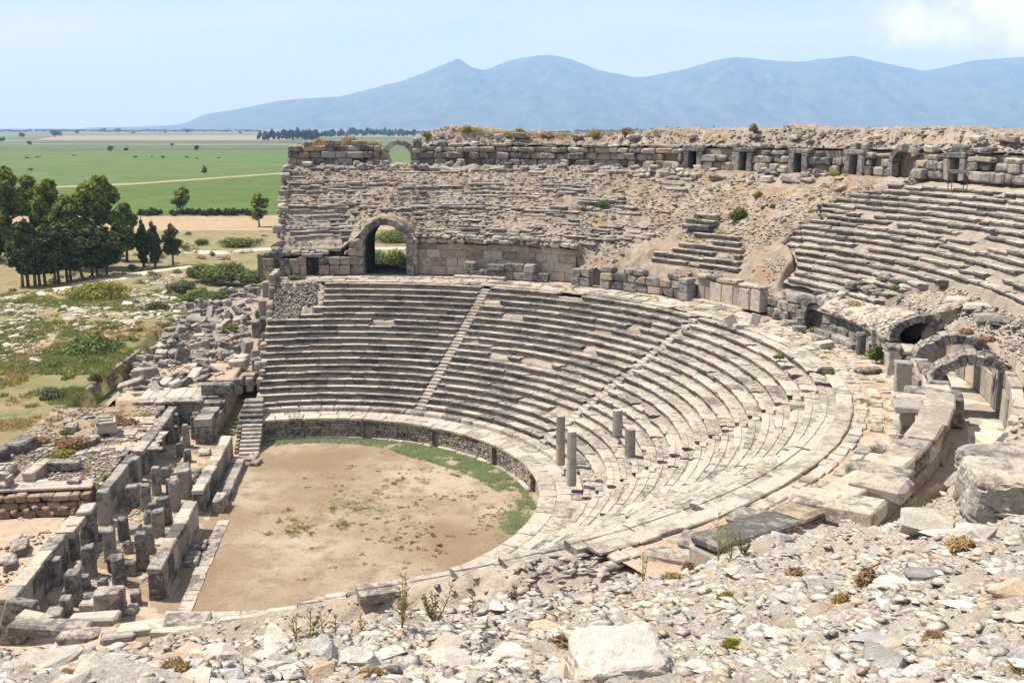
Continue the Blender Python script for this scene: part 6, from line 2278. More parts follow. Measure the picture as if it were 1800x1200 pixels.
rng = random.Random(700)
BIG = [(1085, 1186, .66, .60, .36, .12, 'white', 'pale', 'large smooth white slab at the bottom edge, right of centre'),
       (565, 1158, .36, .30, .30, .3, 'grey', 'rock', 'pointed blue grey rock on the lower slope'),
       (632, 1160, .42, .26, .2, -.1, 'white', 'rock', 'flat topped pale rock right of the pointed grey rock'),
       (495, 1155, .3, .22, .16, .5, 'grey', 'rock', 'grey jagged rock left of the pointed grey rock'),
       (690, 1172, .22, .15, .12, .1, 'dark', 'rock', 'dark little rock below the flat topped pale rock'),
       (95, 1150, .7, .45, .28, .1, 'white', 'rock', 'broad white rock at the lower left'),
       (230, 1196, 1.05, .5, .32, .05, 'white', 'rock', 'long white block cut by the bottom left edge'),
       (130, 1172, .25, .2, .14, .4, 'tan', 'rock', 'small tan stone under the broad white rock'),
       (300, 1150, .6, .22, .12, .1, 'tan', 'rock', 'flat tan slab in the lower left rubble'),
       (375, 1138, .55, .3, .18, .2, 'white', 'rock', 'white ledge of stone above the flat tan slab'),
       (1775, 890, 1.05, .9, .60, -.2, 'grey', 'block', 'massive weathered grey block at the right frame edge'),
       (1628, 935, .86, .8, .46, -.1, 'pale', 'block', 'massive pitted pale block at the top of the slope, left of the massive grey block'),
       (1774, 822, 1.3, .9, .4, .1, 'grey', 'block', 'flat grey block behind the massive grey block'),
       (1250, 1040, .45, .2, .12, .1, 'white', 'rock', 'flat white stone above the middle of the slope'),
       (1130, 1070, .25, .18, .12, .5, 'white', 'rock', 'small white stone behind the large smooth slab'),
       (1275, 1075, .3, .16, .1, .2, 'white', 'rock', 'pale flat stone right of the large smooth slab'),
       (1330, 1100, .22, .14, .1, .8, 'white', 'rock', 'bright pointed stone right of the pale flat stone'),
       (1370, 1115, .36, .22, .1, .2, 'white', 'rock', 'broad flat stone in the lower middle right'),
       (1545, 1130, .5, .26, .06, .1, 'grey', 'rock', 'long flat greenish slab at the lower right'),
       (1240, 1022, .3, .18, .1, .2, 'tan', 'rock', 'ochre rounded stone near the top of the slope'),
       (960, 1090, .5, .3, .08, -.2, 'tan', 'rock', 'flat pinkish slab left of the large smooth slab'),
       (1780, 1065, .45, .3, .2, .2, 'tan', 'rock', 'tan stone at the right frame edge'),
       (1690, 1070, .45, .2, .1, -.2, 'grey', 'rock', 'dark flat stone near the right frame edge'),
       (1565, 1040, .4, .26, .12, .1, 'white', 'rock', 'white flat stone in the middle of the right slope'),
       (1720, 945, .6, .4, .3, .3, 'white', 'rock', 'white jagged rock below the massive grey block'),
       (1650, 935, .9, .5, .1, .1, 'white', 'rock', 'thin white slab below the massive pitted pale block')]
fmarks = []
FM = {'white': M['white'], 'grey': stone_mat('bluegrey_rock', (0.50, 0.475, 0.445), (0.38, 0.365, 0.35), (0.22, 0.215, 0.21), .5, s=2.5), 'dark': stone_mat('dark_rock', (0.36, 0.33, 0.30), (0.26, 0.24, 0.22), (0.15, 0.14, 0.13), .5, s=2.5), 'tan': stone_mat('tan_stone', (0.52, 0.40, 0.28), (0.44, 0.33, 0.23), (0.3, 0.23, 0.17), .3, s=2.5), 'pale': stone_mat('cream_slab', (0.62, 0.56, 0.475), (0.54, 0.485, 0.405), (0.36, 0.32, 0.27), .45, s=3.5, bmp=.9), 'pink': stone_mat('pink_stone', (0.46, 0.37, 0.31), (0.38, 0.305, 0.26), (0.28, 0.23, 0.2), .3, s=2.5)}


def rough_rock(L, Wd, H, rng, name='rock'):
    """broken stone with facets and a subdivided, pitted surface"""
    me = rock_mesh(rng, 16, 1.0, name)
    bm = bmesh.new()
    bm.from_mesh(me)
    bmesh.ops.subdivide_edges(bm, edges=bm.edges, cuts=2, use_grid_fill=True)
    for v in bm.verts:
        n = (math.sin(v.co.x * 7 + L * 9) * math.sin(v.co.y * 8 + Wd * 5) * math.sin(v.co.z * 9))
        v.co *= 1 + .05 * n + rng.uniform(-.022, .022)
        v.co.x *= L / 2
        v.co.y *= Wd / 2
        v.co.z *= H / 2
    bm.to_mesh(me)
    bm.free()
    return me


def pitted_block(L, Wd, H, rng, name='block'):
    bm = bmesh.new()
    bmesh.ops.create_cube(bm, size=1)
    bmesh.ops.subdivide_edges(bm, edges=bm.edges, cuts=15, use_grid_fill=True)
    sd = rng.uniform(0, 99)
    co = np.array([v.co for v in bm.verts])
    a = fbm(co[:, 0] * 3 + sd, co[:, 1] * 3 + co[:, 2] * 2.3, 4, 7) - .5
    b = fbm(co[:, 2] * 6 + sd, co[:, 0] * 5 - co[:, 1] * 4, 3, 9) - .5
    pit = fbm(co[:, 0] * 15 + co[:, 2] * 11 + sd, co[:, 1] * 15 + co[:, 2] * 8, 3, 12)
    side = np.abs(co[:, 2]) < .46
    pit = np.where(side, np.clip(.50 - pit, 0, 1) * .30, np.clip(.42 - pit, 0, 1) * .18)
    for v, a_, b_, pt in zip(bm.verts, a, b, pit):
        p = v.co
        m_ = sorted([abs(p.x), abs(p.y), abs(p.z)])
        rd = 1 - .09 * max(0, (m_[1] - .36) / .14) ** 2 - .05 * max(0, (m_[0] - .36) / .14)
        rd -= pt
        v.co = Vector((p.x * L * rd * (1 + .16 * a_), p.y * Wd * rd * (1 + .18 * b_), p.z * H * rd + (.14 * a_ + .06 * b_) * min(H, .8)))
    me = bpy.data.meshes.new(name)
    bm.normal_update()
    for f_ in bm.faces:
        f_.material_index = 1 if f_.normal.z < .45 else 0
    bm.to_mesh(me)
    bm.free()
    return me


for px, py, L, Wd, H, r2, colr, kind, lab in BIG:
    x, y, t1 = fore_at(px, py)
    if px > 1590 and py < 935:
        yb = {1775: 1, 1628: 1, 1774: 1}.get(px)
        if yb:
            y_ = (600 - py) / F_PX
            d = Vector(((px - 900) / F_PX, _c + y_ * _s, -_s + y_ * _c))
            z_ = fz(x, y)
            me = pitted_block(L, Wd, H, rng)
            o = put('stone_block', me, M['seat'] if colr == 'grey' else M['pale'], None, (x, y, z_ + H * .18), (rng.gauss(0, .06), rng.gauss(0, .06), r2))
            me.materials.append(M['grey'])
            tag(o, lab, 'block', 'massive blocks at the right')
            continue
    z_ = fz(x, y)
    if kind == 'pale':
        me = pitted_block(L, Wd, H, rng, 'slab')
        me.materials.append(FM['pale'])
        me.materials.append(FM['pale'])
        o = put('smooth_slab', me, None, None, (x, y, z_ + .05), (.12, -.03, r2))
    else:
        me = rough_rock(L, Wd, H, rng)
        o = put('rock', me, FM[colr], None, (x, y, z_ + H * .15), (rng.gauss(0, .08), rng.gauss(0, .08), r2))
    tag(o, lab, 'rock' if kind == 'rock' else 'slab', 'rocks on the foreground slope' if kind == 'rock' else None)
    if kind == 'rock':
        fmarks.append((x, y, 'the ' + lab.split(',')[0].split(' on the')[0].split(' at the')[0].split(' in the')[0].split(' of the')[0].split(' near ')[0].split(' below ')[0].split(' above ')[0].split(' left')[0].split(' right')[0].split(' under')[0].split(' behind')[0].split(' cut')[0], 1))
    else:
        fmarks.append((x, y, 'the large smooth white slab', 1))

rock_lib = [rock_mesh(random.Random(1000 + i), 11, random.Random(i).uniform(.25, .6)) for i in range(14)]
items = []
n_i = 0
while n_i < 230:
    px = rng.uniform(-20, 1820)
    ey = np.interp(px, [e[0] for e in EDGE], [e[1] for e in EDGE])
    py = ey + 6 + (1215 - ey) * rng.random() ** .85
    if 1000 < px < 1172 and py > 1090:
        continue
    x, y, t1 = fore_at(px, py)
    s_ = rng.uniform(.05, .16) * (1.0 if rng.random() < .8 else 1.6)
    if y > 14:
        s_ *= 1.4
    cn = rng.choices(['white', 'grey', 'tan', 'dark', 'pink'], [.62, .18, .1, .06, .04])[0]
    o = put('loose_stone', rng.choice(rock_lib), None, None, (x, y, fz(x, y) - s_ * .02), (rng.gauss(0, .12) - .1, rng.gauss(0, .12), rng.uniform(0, 6.28)), (s_ * rng.uniform(1, 1.6), s_ * rng.uniform(.7, 1.1), s_ * rng.uniform(.6, 1.0)))
    if not o.data.materials:
        o.data.materials.append(None)
    o.material_slots[0].link = 'OBJECT'
    o.material_slots[0].material = FM[cn]
    o['look'] = {'white': 'white', 'grey': 'grey', 'tan': 'tan', 'dark': 'dark', 'pink': 'pinkish'}[cn]
    items.append((o, x, y, s_))
    n_i += 1
number_off(items, fmarks, 'stone', 'loose stones on the foreground slope', 'stone')

# small rubble and gravel between them
fv = [mesh_arrays(rock_mesh(random.Random(1100 + i), 9, .6)) for i in range(10)]
flatv = [mesh_arrays(rock_mesh(random.Random(1200 + i), 9, .32)) for i in range(10)]
g_ = np.random.default_rng(12)
for nm, n, smin, smax, mt in (('foreground_rubble', 12500, .02, .09, 'white'), ('foreground_gravel', 15000, .006, .022, 'white'), ('foreground_rubble', 3600, .02, .075, 'tan'), ('foreground_rubble', 500, .02, .05, 'pink'), ('foreground_rubble', 700, .02, .06, 'grey')):
    px = g_.uniform(-140, 2150, n)
    ey = np.interp(px, [e[0] for e in EDGE], [e[1] for e in EDGE])
    q_ = np.interp(px, [e[0] for e in EDGE], _eq)
    ye = np.interp(q_, _eq, _ey)
    y = np.minimum(3.4 + (ye * 1.08 - 3.4) * g_.random(n) ** 1.7, 24)
    x = q_ * y
    cl = fbm(x * 1.1, y * 1.1, 3, 66)
    ok = cl > .30
    x, y = x[ok], y[ok]
    s_ = g_.uniform(smin, smax, len(x)) * (1 + y / 30)
    z = fore_z(x, y) - s_ * .07
    sc = np.stack([s_ * g_.uniform(1, 1.7, len(x)), s_ * g_.uniform(.7, 1.1, len(x)), s_ * g_.uniform(.5, .9, len(x))], -1)
    stuff(put(nm, scatter_mesh(nm, flatv, np.stack([x, y, z], -1), sc, g_.uniform(0, 6.28, len(x)), g_.normal(0, .1, len(x))), FM[mt]))

# ------------------------------------------------------------------ loose stone on the upper slope
n = 15000
th_ = g_.uniform(24, 106, n)
R_ = 38.8 + 14.4 * g_.random(n)
th_ = np.minimum(th_, np.array([left_limit(r * .99) - .4 for r in R_]))
x, y = CX + R_ * np.cos(np.radians(th_)), CY + R_ * np.sin(np.radians(th_))
lim = np.interp((R_ - 39.5) / .735, [0, 2, 3, 4, 5, 9, 10, 12, 14, 16, 17], [24.9, 25.5, 26.8, 28.3, 30.6, 31.2, 29.8, 32.0, 30.0, 27, 25])
ok = (fbm(x * .35, y * .35, 3, 67) > np.where(th_ > 56, .36, .40)) & (th_ > lim)
R_, th_, x, y = R_[ok], th_[ok], x[ok], y[ok]
z = up_z(R_, th_, x, y)
s_ = g_.uniform(.05, .17, len(x)) * np.where(g_.random(len(x)) < .12, 1.9, 1)
sc = np.stack([s_ * g_.uniform(1.1, 2.0, len(x)), s_ * g_.uniform(.8, 1.2, len(x)), s_ * g_.uniform(.5, .9, len(x))], -1)
stuff(put('slope_rubble', scatter_mesh('slope_rubble', fv[:5] + flatv[:5], np.stack([x, y, z + s_ * .1], -1), sc, np.radians(th_) + math.pi / 2 + g_.normal(0, .35, len(x)), g_.normal(0, .15, len(x))), M['rubble']))
# long broken bedding stones of the vanished rows, lying in level lines
P3, S3, A3 = [], [], []
for k in range(3, 24):
    zk = 12.6 + .44 * k * .82
    a_ = 104.0
    while a_ > 50:
        zf_ = float(zfoot(a_))
        f_ = (zk - zf_) / (20.15 - zf_)
        L = g_.uniform(.5, 2.4)
        if .02 < f_ < .97:
            R_ = 38.6 + 13.8 * f_ ** (1 / .96)
            p = pol(R_, a_)
            dens = fbm(np.array([p.x * .22]), np.array([p.y * .22 + k * .15]), 3, 68)[0] + (a_ - 62) * .006
            if dens > .45 and a_ < left_limit(R_) - .5 and not (81.5 < a_ < 91.5 and R_ < 41.3):
                z_ = float(up_z(np.array([R_]), np.array([a_]), np.array([p.x]), np.array([p.y]))[0])
                P3.append((p.x, p.y, z_ + .02))
                S3.append((L * .55, g_.uniform(.18, .34), g_.uniform(.07, .16)))
                A3.append(math.radians(a_) - math.pi / 2 + g_.normal(0, .05))
        a_ -= math.degrees(L / 45)
bv = [mesh_arrays(block(2, 2, 1.6, random.Random(1300 + i), .10, .16, base=False)) for i in range(8)]
stuff(put('bedding_stones', scatter_mesh('bedding_stones', bv, np.array(P3), np.array(S3), np.array(A3)), M['rubble']))
# on the mass above the upper wall
n = 7000
th_ = g_.uniform(12, 100, n)
R_ = 53.9 + 6 * g_.random(n) ** 1.3
top_ = np.interp(th_, [8, 14, 18, 20.5, 22.5, 24.5, 28, 34, 38, 41.5, 43, 44.5, 48, 54, 58, 62, 66, 70, 76, 79, 82.5, 84.5, 86, 89.6, 91, 95, 100], [24.1, 23.9, 23.6, 23.5, 23.7, 24.0, 24.15, 23.95, 23.95, 24.0, 24.35, 24.0, 23.85, 23.95, 23.9, 23.55, 23.35, 23.3, 23.6, 24.1, 24.3, 23.7, 20.1, 20.1, 22.6, 22.3, 22.0])
lip_ = np.where(th_ > 84, 22.0, 22.35)
z = lip_ + (top_ - lip_) * sstep(54.05, 56.6, R_) + .12
x, y = CX + R_ * np.cos(np.radians(th_)), CY + R_ * np.sin(np.radians(th_))
ok = ~((th_ > 85.4) & (th_ < 89.9))
s_ = g_.uniform(.06, .24, n)
sc = np.stack([s_ * g_.uniform(1.1, 2.0, n), s_, s_ * g_.uniform(.5, .9, n)], -1)
stuff(put('wall_top_rubble', scatter_mesh('wall_top_rubble', fv, np.stack([x, y, z], -1)[ok], sc[ok], g_.uniform(0, 6, ok.sum()), g_.normal(0, .15, ok.sum())), M['rubble']))
# on the bank over the vaults and the broken patch of the lower seats
n = 7000
th_ = g_.uniform(-40, 10, n)
R_ = np.where(g_.random(n) < .6, g_.uniform(41.8, 43.4, n), g_.uniform(41.8, 46, n))
ok = ~((R_ > 43.3) & (th_ > -21))
R_, th_ = R_[ok], th_[ok]
x, y = CX + R_ * np.cos(np.radians(th_)), CY + R_ * np.sin(np.radians(th_))
z = right_z(R_, th_, x, y)
s_ = g_.uniform(.05, .2, len(x))
sc = np.stack([s_ * g_.uniform(1, 1.6, len(x)), s_, s_ * g_.uniform(.6, .9, len(x))], -1)
stuff(put('bank_rubble', scatter_mesh('bank_rubble', fv, np.stack([x, y, z + s_ * .15], -1), sc, g_.uniform(0, 6, len(x)), g_.normal(0, .15, len(x))), M['pale']))
n = 900
th_ = g_.uniform(-1, 9, n)
R_ = g_.uniform(40.4, 43.3, n)
x, y = CX + R_ * np.cos(np.radians(th_)), CY + R_ * np.sin(np.radians(th_))
z = 13.0 + (R_ - 40) * .30 + .05 - .9 * sstep(6.5, 9, th_) - 1.2 * sstep(40.6, 39.9, R_)
s_ = g_.uniform(.06, .2, n)
sc = np.stack([s_ * 1.3, s_, s_ * .7], -1)
stuff(put('bank_rubble', scatter_mesh('bank_rubble', fv, np.stack([x, y, z], -1), sc, g_.uniform(0, 6, n)), M['pale']))
n = 1500
R_ = g_.uniform(28.6, 34.6, n)
th_ = np.array([g_.uniform(96.0 if r > 30.5 else 98.5, left_limit(r) - .5) for r in R_])
x, y = CX + R_ * np.cos(np.radians(th_)), CY + R_ * np.sin(np.radians(th_))
z = np.interp(R_, [19.3, 33.2, 34, 40], [1.95, 9.95, 9.95, 9.95])
s_ = g_.uniform(.06, .2, n)
sc = np.stack([s_ * 1.4, s_, s_ * .7], -1)
stuff(put('seat_bed_rubble', scatter_mesh('seat_bed_rubble', fv, np.stack([x, y, z + .12], -1), sc, g_.uniform(0, 6, n)), M['rubble']))

# blocks lying along the foot of the upper wall
items = []
marks = [(*pol(52.5, 98)[:2], 'the left end of the upper wall', 1), (*pol(52.3, 87.6)[:2], 'the small standing arch', 1), (*pol(52, 76)[:2], 'the long upper wall', 1), (*pol(52, 65)[:2], 'the leaning slabs of the upper wall', 1), (*pol(52, 56)[:2], 'the wall pier before the first dark door', 1), (*pol(52, 50)[:2], 'the first dark door', 1), (*pol(52, 43)[:2], 'the second dark door', 1), (*pol(52, 38)[:2], 'the third dark door', 1), (*pol(52, 31)[:2], 'the fourth dark door', 1)]
for i in range(96):
    a_ = rng.uniform(33, 100)
    R_ = rng.uniform(50.9, 53.0)
    p = pol(R_, a_)
    if i < 9:
        a_ = [44, 41.5, 38.5, 36.5, 47.5, 84.5, 81, 70, 60][i]
        R_ = 51.3
        p = pol(R_, a_)
    z_ = float(up_z(np.array([R_]), np.array([a_]), np.array([p.x]), np.array([p.y]))[0])
    L = rng.uniform(.5, 1.2) if i > 8 else rng.uniform(1.5, 2.4)
    o = put('fallen_block', block(L, rng.uniform(.4, .8), rng.uniform(.25, .6), rng, .08, .06), rng.choice([M['grey'], M['pale'], M['seat']]), None, (p.x, p.y, z_ - .05), (rng.gauss(0, .12), rng.gauss(0, .12), math.radians(a_) - math.pi / 2 + rng.gauss(0, .4)))
    o['look'] = 'long' if L > 1.4 else ('grey' if o.data.materials[0] == M['grey'] else 'pale')
    items.append((o, p.x, p.y, L))
number_off(items, marks, 'fallen block', 'fallen blocks at the foot of the upper wall', 'block')
# squared blocks crowning the wall
items = []
for i in range(44):
    a_ = rng.uniform(17, 100)
    if 85 < a_ < 90.5:
        continue
    R_ = rng.uniform(53.6, 55.2)
    p = pol(R_, a_)
    zt = (22.3 if a_ > 53 else 22.35) + (.9 if R_ > 54.5 else 0)
    L = rng.uniform(.7, 1.5)
    o = put('crown_block', block(L, .7, rng.uniform(.35, .6), rng, .08, .05), rng.choice([M['grey'], M['seat'], M['rubble']]), None, (p.x, p.y, zt), (rng.gauss(0, .06), rng.gauss(0, .06), math.radians(a_) - math.pi / 2 + rng.gauss(0, .15)))
    o['look'] = 'long' if L > 1.2 else 'short'
    items.append((o, p.x, p.y, L))
marks = [(m_[0], m_[1], m_[2], 1) for m_ in marks]
number_off(items, marks, 'block crowning the wall', 'blocks crowning the upper wall', 'block')
# ================================================================== shrubs, grass and weeds
SH = [  # px, py of base, z, width px, height px, material, label
    (400, 492, .6, 95, 42, 'bush', 'big green thicket growing left of the end of the ruin'),
    (355, 488, .5, 60, 30, 'bush', 'green shrub at the left side of the big thicket'),
    (440, 496, .6, 55, 30, 'bush', 'green shrub squeezed between the thicket and the ruin wall'),
    (420, 432, 0, 75, 20, 'bush', 'green scrub patch beyond the track, beside the ruin'),
    (355, 430, 0, 25, 16, 'bush', 'small green shrub left of the scrub patch beyond the track'),
    (372, 450, 0, 14, 11, 'bushg', 'dark round bush by the track'),
    (233, 474, 0, 22, 14, 'bushg', 'grey bush left of the slim cypress'),
    (258, 476, 0, 22, 12, 'bushg', 'grey bush at the foot of the slim cypress'),
    (325, 437, 0, 18, 10, 'bushg', 'dry bush right of the small dark pine'),
    (180, 522, .6, 120, 34, 'yel', 'broad yellow green mound beside the path'),
    (318, 511, .6, 55, 22, 'bushg', 'dead grey bush among the white stones'),
    (272, 547, .7, 48, 24, 'bushg', 'round grey green bush in the white stones'),
    (350, 528, .6, 60, 26, 'bush', 'light green shrub right of the dead grey bush'),
    (388, 530, .7, 40, 24, 'bush', 'green shrub near the far corner of the heap'),
    (160, 624, .7, 105, 44, 'bush', 'big round green bush at the meadow edge'),
    (233, 605, .7, 30, 22, 'bush', 'small round bush right of the big round bush'),
    (105, 612, .7, 40, 14, 'grass', 'low tangled shrub left of the big round bush'),
    (165, 672, .9, 26, 26, 'bush', 'green shrub overhanging the trench wall'),
    (92, 705, .9, 50, 34, 'bushg', 'grey green bush at the near part of the trench wall'),
    (230, 648, 0, 15, 16, 'grass', 'bright weed tuft in the end of the trench'),
    (62, 835, 1.9, 26, 14, 'bush', 'green weeds by the stone armchair block'),
    (108, 798, 1.9, 45, 16, 'yel', 'yellow green weeds in the hollow of the terrace'),
    (165, 795, 2.0, 12, 6, 'yel', 'little yellow green tuft in the slab row'),
    (185, 838, 2.0, 14, 8, 'dry', 'small tuft on the terrace edge'),
    (130, 785, 1.9, 70, 26, 'rusty', 'dead brown thicket on the terrace'),
    (200, 745, 1.9, 70, 16, 'rusty', 'low dry scrub along the terrace rear'),
    (55, 780, 1.9, 60, 14, 'rusty', 'dry scrub left of the dead brown thicket'),
    (118, 762, 1.9, 26, 14, 'bush', 'green shrub between the weathered blocks'),
    (410, 578, 1.2, 34, 12, 'grass', 'green tuft growing in the middle of the fallen blocks'),
    (455, 560, 4.5, 18, 26, 'bush', 'green shrub hanging from the broken end wall'),
    (460, 612, 3.2, 14, 24, 'dry', 'dry weeds beside the ends of the seat rows'),
    (520, 490, 10.2, 32, 11, 'bush', 'green shrub before the low doorway wall'),
    (478, 492, 10.2, 22, 24, 'dry', 'straw coloured tuft at the left end of the doorway wall'),
    (660, 466, 0, 60, 30, 'bush', 'green bush seen through the arched gateway, left'),
    (695, 468, 0, 50, 34, 'bush', 'green bush seen through the arched gateway, right'),
    (690, 424, 0, 80, 26, 'bush', 'far green bush seen under the crown of the arched gateway'),
    (1297, 386, None, 36, 26, 'bush', 'biggest green shrub on the bare slope'),
    (1224, 396, None, 34, 18, 'bush', 'dark green shrub at the middle of the bare slope'),
    (1333, 346, None, 20, 14, 'yel', 'yellow green shrub high on the bare slope'),
    (1063, 362, None, 26, 14, 'bush', 'green shrub below the stepped rows left of the bare slope'),
    (1025, 370, None, 16, 10, 'yel', 'yellow green tuft under the stepped rows'),
    (1340, 368, None, 9, 8, 'bush', 'tiny shrub above the biggest green shrub'),
    (1358, 366, None, 12, 10, 'bush', 'small shrub right of the tiny shrub'),
    (1272, 414, None, 26, 9, 'grass', 'low grass patch under the biggest green shrub'),
    (910, 436, None, 26, 14, 'bushg', 'grey green tuft on the ledge above the ashlar wall'),
    (612, 290, None, 8, 5, 'bush', 'tiny tuft near the small standing arch'),
    (1465, 308, 20.3, 26, 12, 'yel', 'yellow green weeds at the foot of the upper wall'),
    (1445, 298, 20.4, 28, 9, 'bush', 'low weeds before the upper wall right of the third door'),
    (1712, 306, 20.4, 28, 16, 'bush', 'green shrub beside the information stand'),
    (1578, 300, 20.4, 24, 9, 'bush', 'low green weeds right of the fourth dark door'),
    (1430, 373, 17.3, 18, 10, 'yel', 'bright weeds at the left end of the upper rows'),
    (1490, 374, 17.2, 50, 11, 'bushg', 'grassy weeds between the upper rows at the left'),
    (1598, 388, 16.8, 20, 12, 'bush', 'green weeds in the middle of the upper rows'),
    (1775, 372, 17.6, 34, 11, 'bush', 'green weeds in the rows at the right frame edge'),
    (1740, 458, 15.6, 18, 13, 'grass', 'pale green tuft low in the upper rows'),
    (1770, 468, 15.4, 26, 14, 'grass', 'larger pale green tuft near the right frame edge'),
    (1605, 482, 14.4, 40, 16, 'bush', 'weeds under the broken lower end of the upper rows'),
    (1570, 508, 13.9, 22, 12, 'bush', 'weeds left of the flat slabs on the bank'),
    (1540, 632, 10.3, 30, 34, 'bush', 'leafy shrub against the foot of the vault'),
    (1432, 582, 10.2, 26, 12, 'grass', 'grass tuft before the vaulted passage'),
    (1370, 628, 9.9, 22, 10, 'bush', 'green tuft on the top row of the lower seats'),
    (1455, 655, 10.2, 24, 9, 'bush', 'weeds round the small standing stone in the walkway'),
    (1530, 815, 10.2, 30, 20, 'bushg', 'dry green tuft on the walkway against the parapet'),
    (1700, 585, 13.9, 26, 14, 'rusty', 'rust coloured weeds on the rubble bank'),
    (1735, 598, 13.8, 30, 14, 'rusty', 'rust brown weeds below the dark split block'),
    (1500, 535, 13.4, 26, 10, 'dry', 'dry grass on the bank near the short rows'),
    (1250, 940, 10.2, 20, 16, 'grass', 'weed tuft in the near walkway paving'),
]
for i, (px, py, z, wpx, hpx, mt, lab) in enumerate(SH):
    if z is None:
        # on the upper slope: walk along the sight line until it meets the ground
        y_ = (600 - py) / F_PX
        d = Vector(((px - 900) / F_PX, _c + y_ * _s, -_s + y_ * _c))
        t_ = 80.0
        while t_ < 160:
            p = d * t_
            R_, a_ = to_pol(p.x, p.y)
            zz = float(up_z(np.array([R_]), np.array([a_]), np.array([p.x]), np.array([p.y]))[0]) if R_ > 38.6 else 10
            if CAM_Z + p.z <= zz:
                break
            t_ += .1
        x, y, z = p.x, p.y, zz
    else:
        x, y = un(px, py, z)
    dep = y * _c - (z - CAM_Z) * _s
    mp_ = dep / F_PX
    w, h = wpx * mp_, hpx * mp_ * 1.05
    n = int(min(5200, 500 + wpx * hpx * 1.5))
    bush('shrub', lab, x, y, z - .06, w, h, 2000 + i, M[mt], n, max(.05, min(.22, w * .035 + .03)), None, w * .8)

# small weeds that sit in the joints and along the walls: one mass of tufts
def tufts(name, pos, h, spread, blades, mat, seed, width=.012):
    r = np.random.default_rng(seed)
    pos = np.asarray(pos, float)
    n = len(pos)
    P_ = np.repeat(pos, blades, 0)
    hh = np.repeat(np.broadcast_to(h, (n,)), blades) * r.uniform(.5, 1.15, n * blades)
    sp = np.repeat(np.broadcast_to(spread, (n,)), blades)
    an = r.uniform(0, 6.283, n * blades)
    rad = sp * np.sqrt(r.random(n * blades))
    base = P_ + np.stack([np.cos(an) * rad, np.sin(an) * rad, np.zeros(n * blades)], -1)
    lean = r.normal(0, .45, (n * blades, 2)) * hh[:, None]
    tip = base + np.stack([lean[:, 0], lean[:, 1], hh], -1)
    a2 = r.uniform(0, 6.283, n * blades)
    wv = np.stack([np.cos(a2), np.sin(a2), np.zeros(n * blades)], -1) * (width * hh / .3)[:, None]
    v = np.stack([base - wv, base + wv, tip], 1).reshape(-1, 3)
    return stuff(put(name, mesh_np(name, v, np.arange(len(v)), np.full(len(v) // 3, 3)), mat))


g_ = np.random.default_rng(31)
# green band along the foot of the orchestra wall
n = 3400
th_ = g_.uniform(4, 112, n)
th_ = np.where(g_.random(n) < .45, g_.uniform(18, 66, n), th_)
wid = np.interp(th_, [0, 14, 25, 45, 60, 72, 90, 108], [.4, 1.8, 2.1, 2.6, 2.5, 1.4, 1.0, 1.2])
R_ = 16.35 - wid * g_.random(n) ** 1.3
x, y = CX + R_ * np.cos(np.radians(th_)), CY + R_ * np.sin(np.radians(th_))
ok = (fbm(x * .9, y * .9, 3, 15) > .36) & ~((th_ > 10) & (th_ < 17) & (R_ < 16))
tufts('wall_foot_herbs', np.stack([x, y, np.full(n, .03)], -1)[ok], .18, .18, 12, M['grassb'], 5, .05)
n = 420
px, py = g_.normal(905, 14, n), g_.normal(918, 13, n)
pts_ = np.array([(*un(a, b, 0), .03) for a, b in zip(px, py)])
tufts('herb_patch', pts_, .16, .14, 14, M['grassb'], 6, .03)
pp_ = []
for cx_, cy_, sx_, sy_, n in ((628, 890, 28, 9, 90), (600, 885, 20, 8, 60), (655, 900, 20, 9, 40)):
    for i in range(n):
        pp_.append((*un(g_.normal(cx_, sx_), g_.normal(cy_, sy_), 0), .03))
tufts('herb_patch', pp_, .09, .12, 12, M['grassb'], 7, .06)
pp_ = []
for cx_, cy_, sx_, sy_, n in ((602, 921, 10, 4, 40), (585, 895, 5, 3, 24), (530, 928, 12, 6, 60), (516, 938, 9, 4, 30), (508, 896, 4, 2, 14), (513, 914, 4, 2, 12), (490, 917, 4, 2, 10), (472, 940, 7, 3, 14), (548, 940, 4, 2, 8)):
    for i in range(n):
        pp_.append((*un(g_.normal(cx_, sx_), g_.normal(cy_, sy_), 0), .03))
tufts('yellow_herbs', pp_, .09, .13, 16, M['yel'], 8, .06)
pp_ = []
for i in range(420):
    px, py = g_.normal(770, 105), g_.normal(895, 55)
    x, y = un(px, py, 0)
    if math.hypot(x - CX, y - CY) < 15.8 and fbm(np.array([x * .6]), np.array([y * .6]), 3, 19)[0] > .48:
        for j in range(int(g_.integers(1, 5))):
            pp_.append((x + g_.normal(0, .16), y + g_.normal(0, .08), .02))
m = leaf_mat('dull_olive_herb', [(0.08, 0.065, 0.02), (0.13, 0.105, 0.035), (0.18, 0.15, 0.06)])
tufts('olive_herbs', pp_, .09, .13, 14, m, 9, .06)
# grass over the meadow
for nm, n, mt, thr, seed in (('meadow_grass', 15000, 'grass', .455, 41), ('dry_meadow_grass', 6000, 'dry', .52, 44)):
    px = g_.uniform(-20, 440, n)
    py = g_.uniform(500, 770, n)
    pts_ = np.array([un(a, b, .5) for a, b in zip(px, py)])
    x, y = pts_[:, 0], pts_[:, 1]
    ww = (x - CX) * V.x + (y - CY) * V.y
    sv = (x - CX) * U.x + (y - CY) * U.y
    ok = (fbm(x * .12, y * .12, 4, seed) > thr) & (ww > np.where(sv > -25, 21.5, 19.5)) & (y < 152)
    x, y = x[ok], y[ok]
    tufts(nm, np.stack([x, y, site_z(x, y)], -1), g_.uniform(.15, .4, len(x)), .35, 16, M[mt], seed, .05)
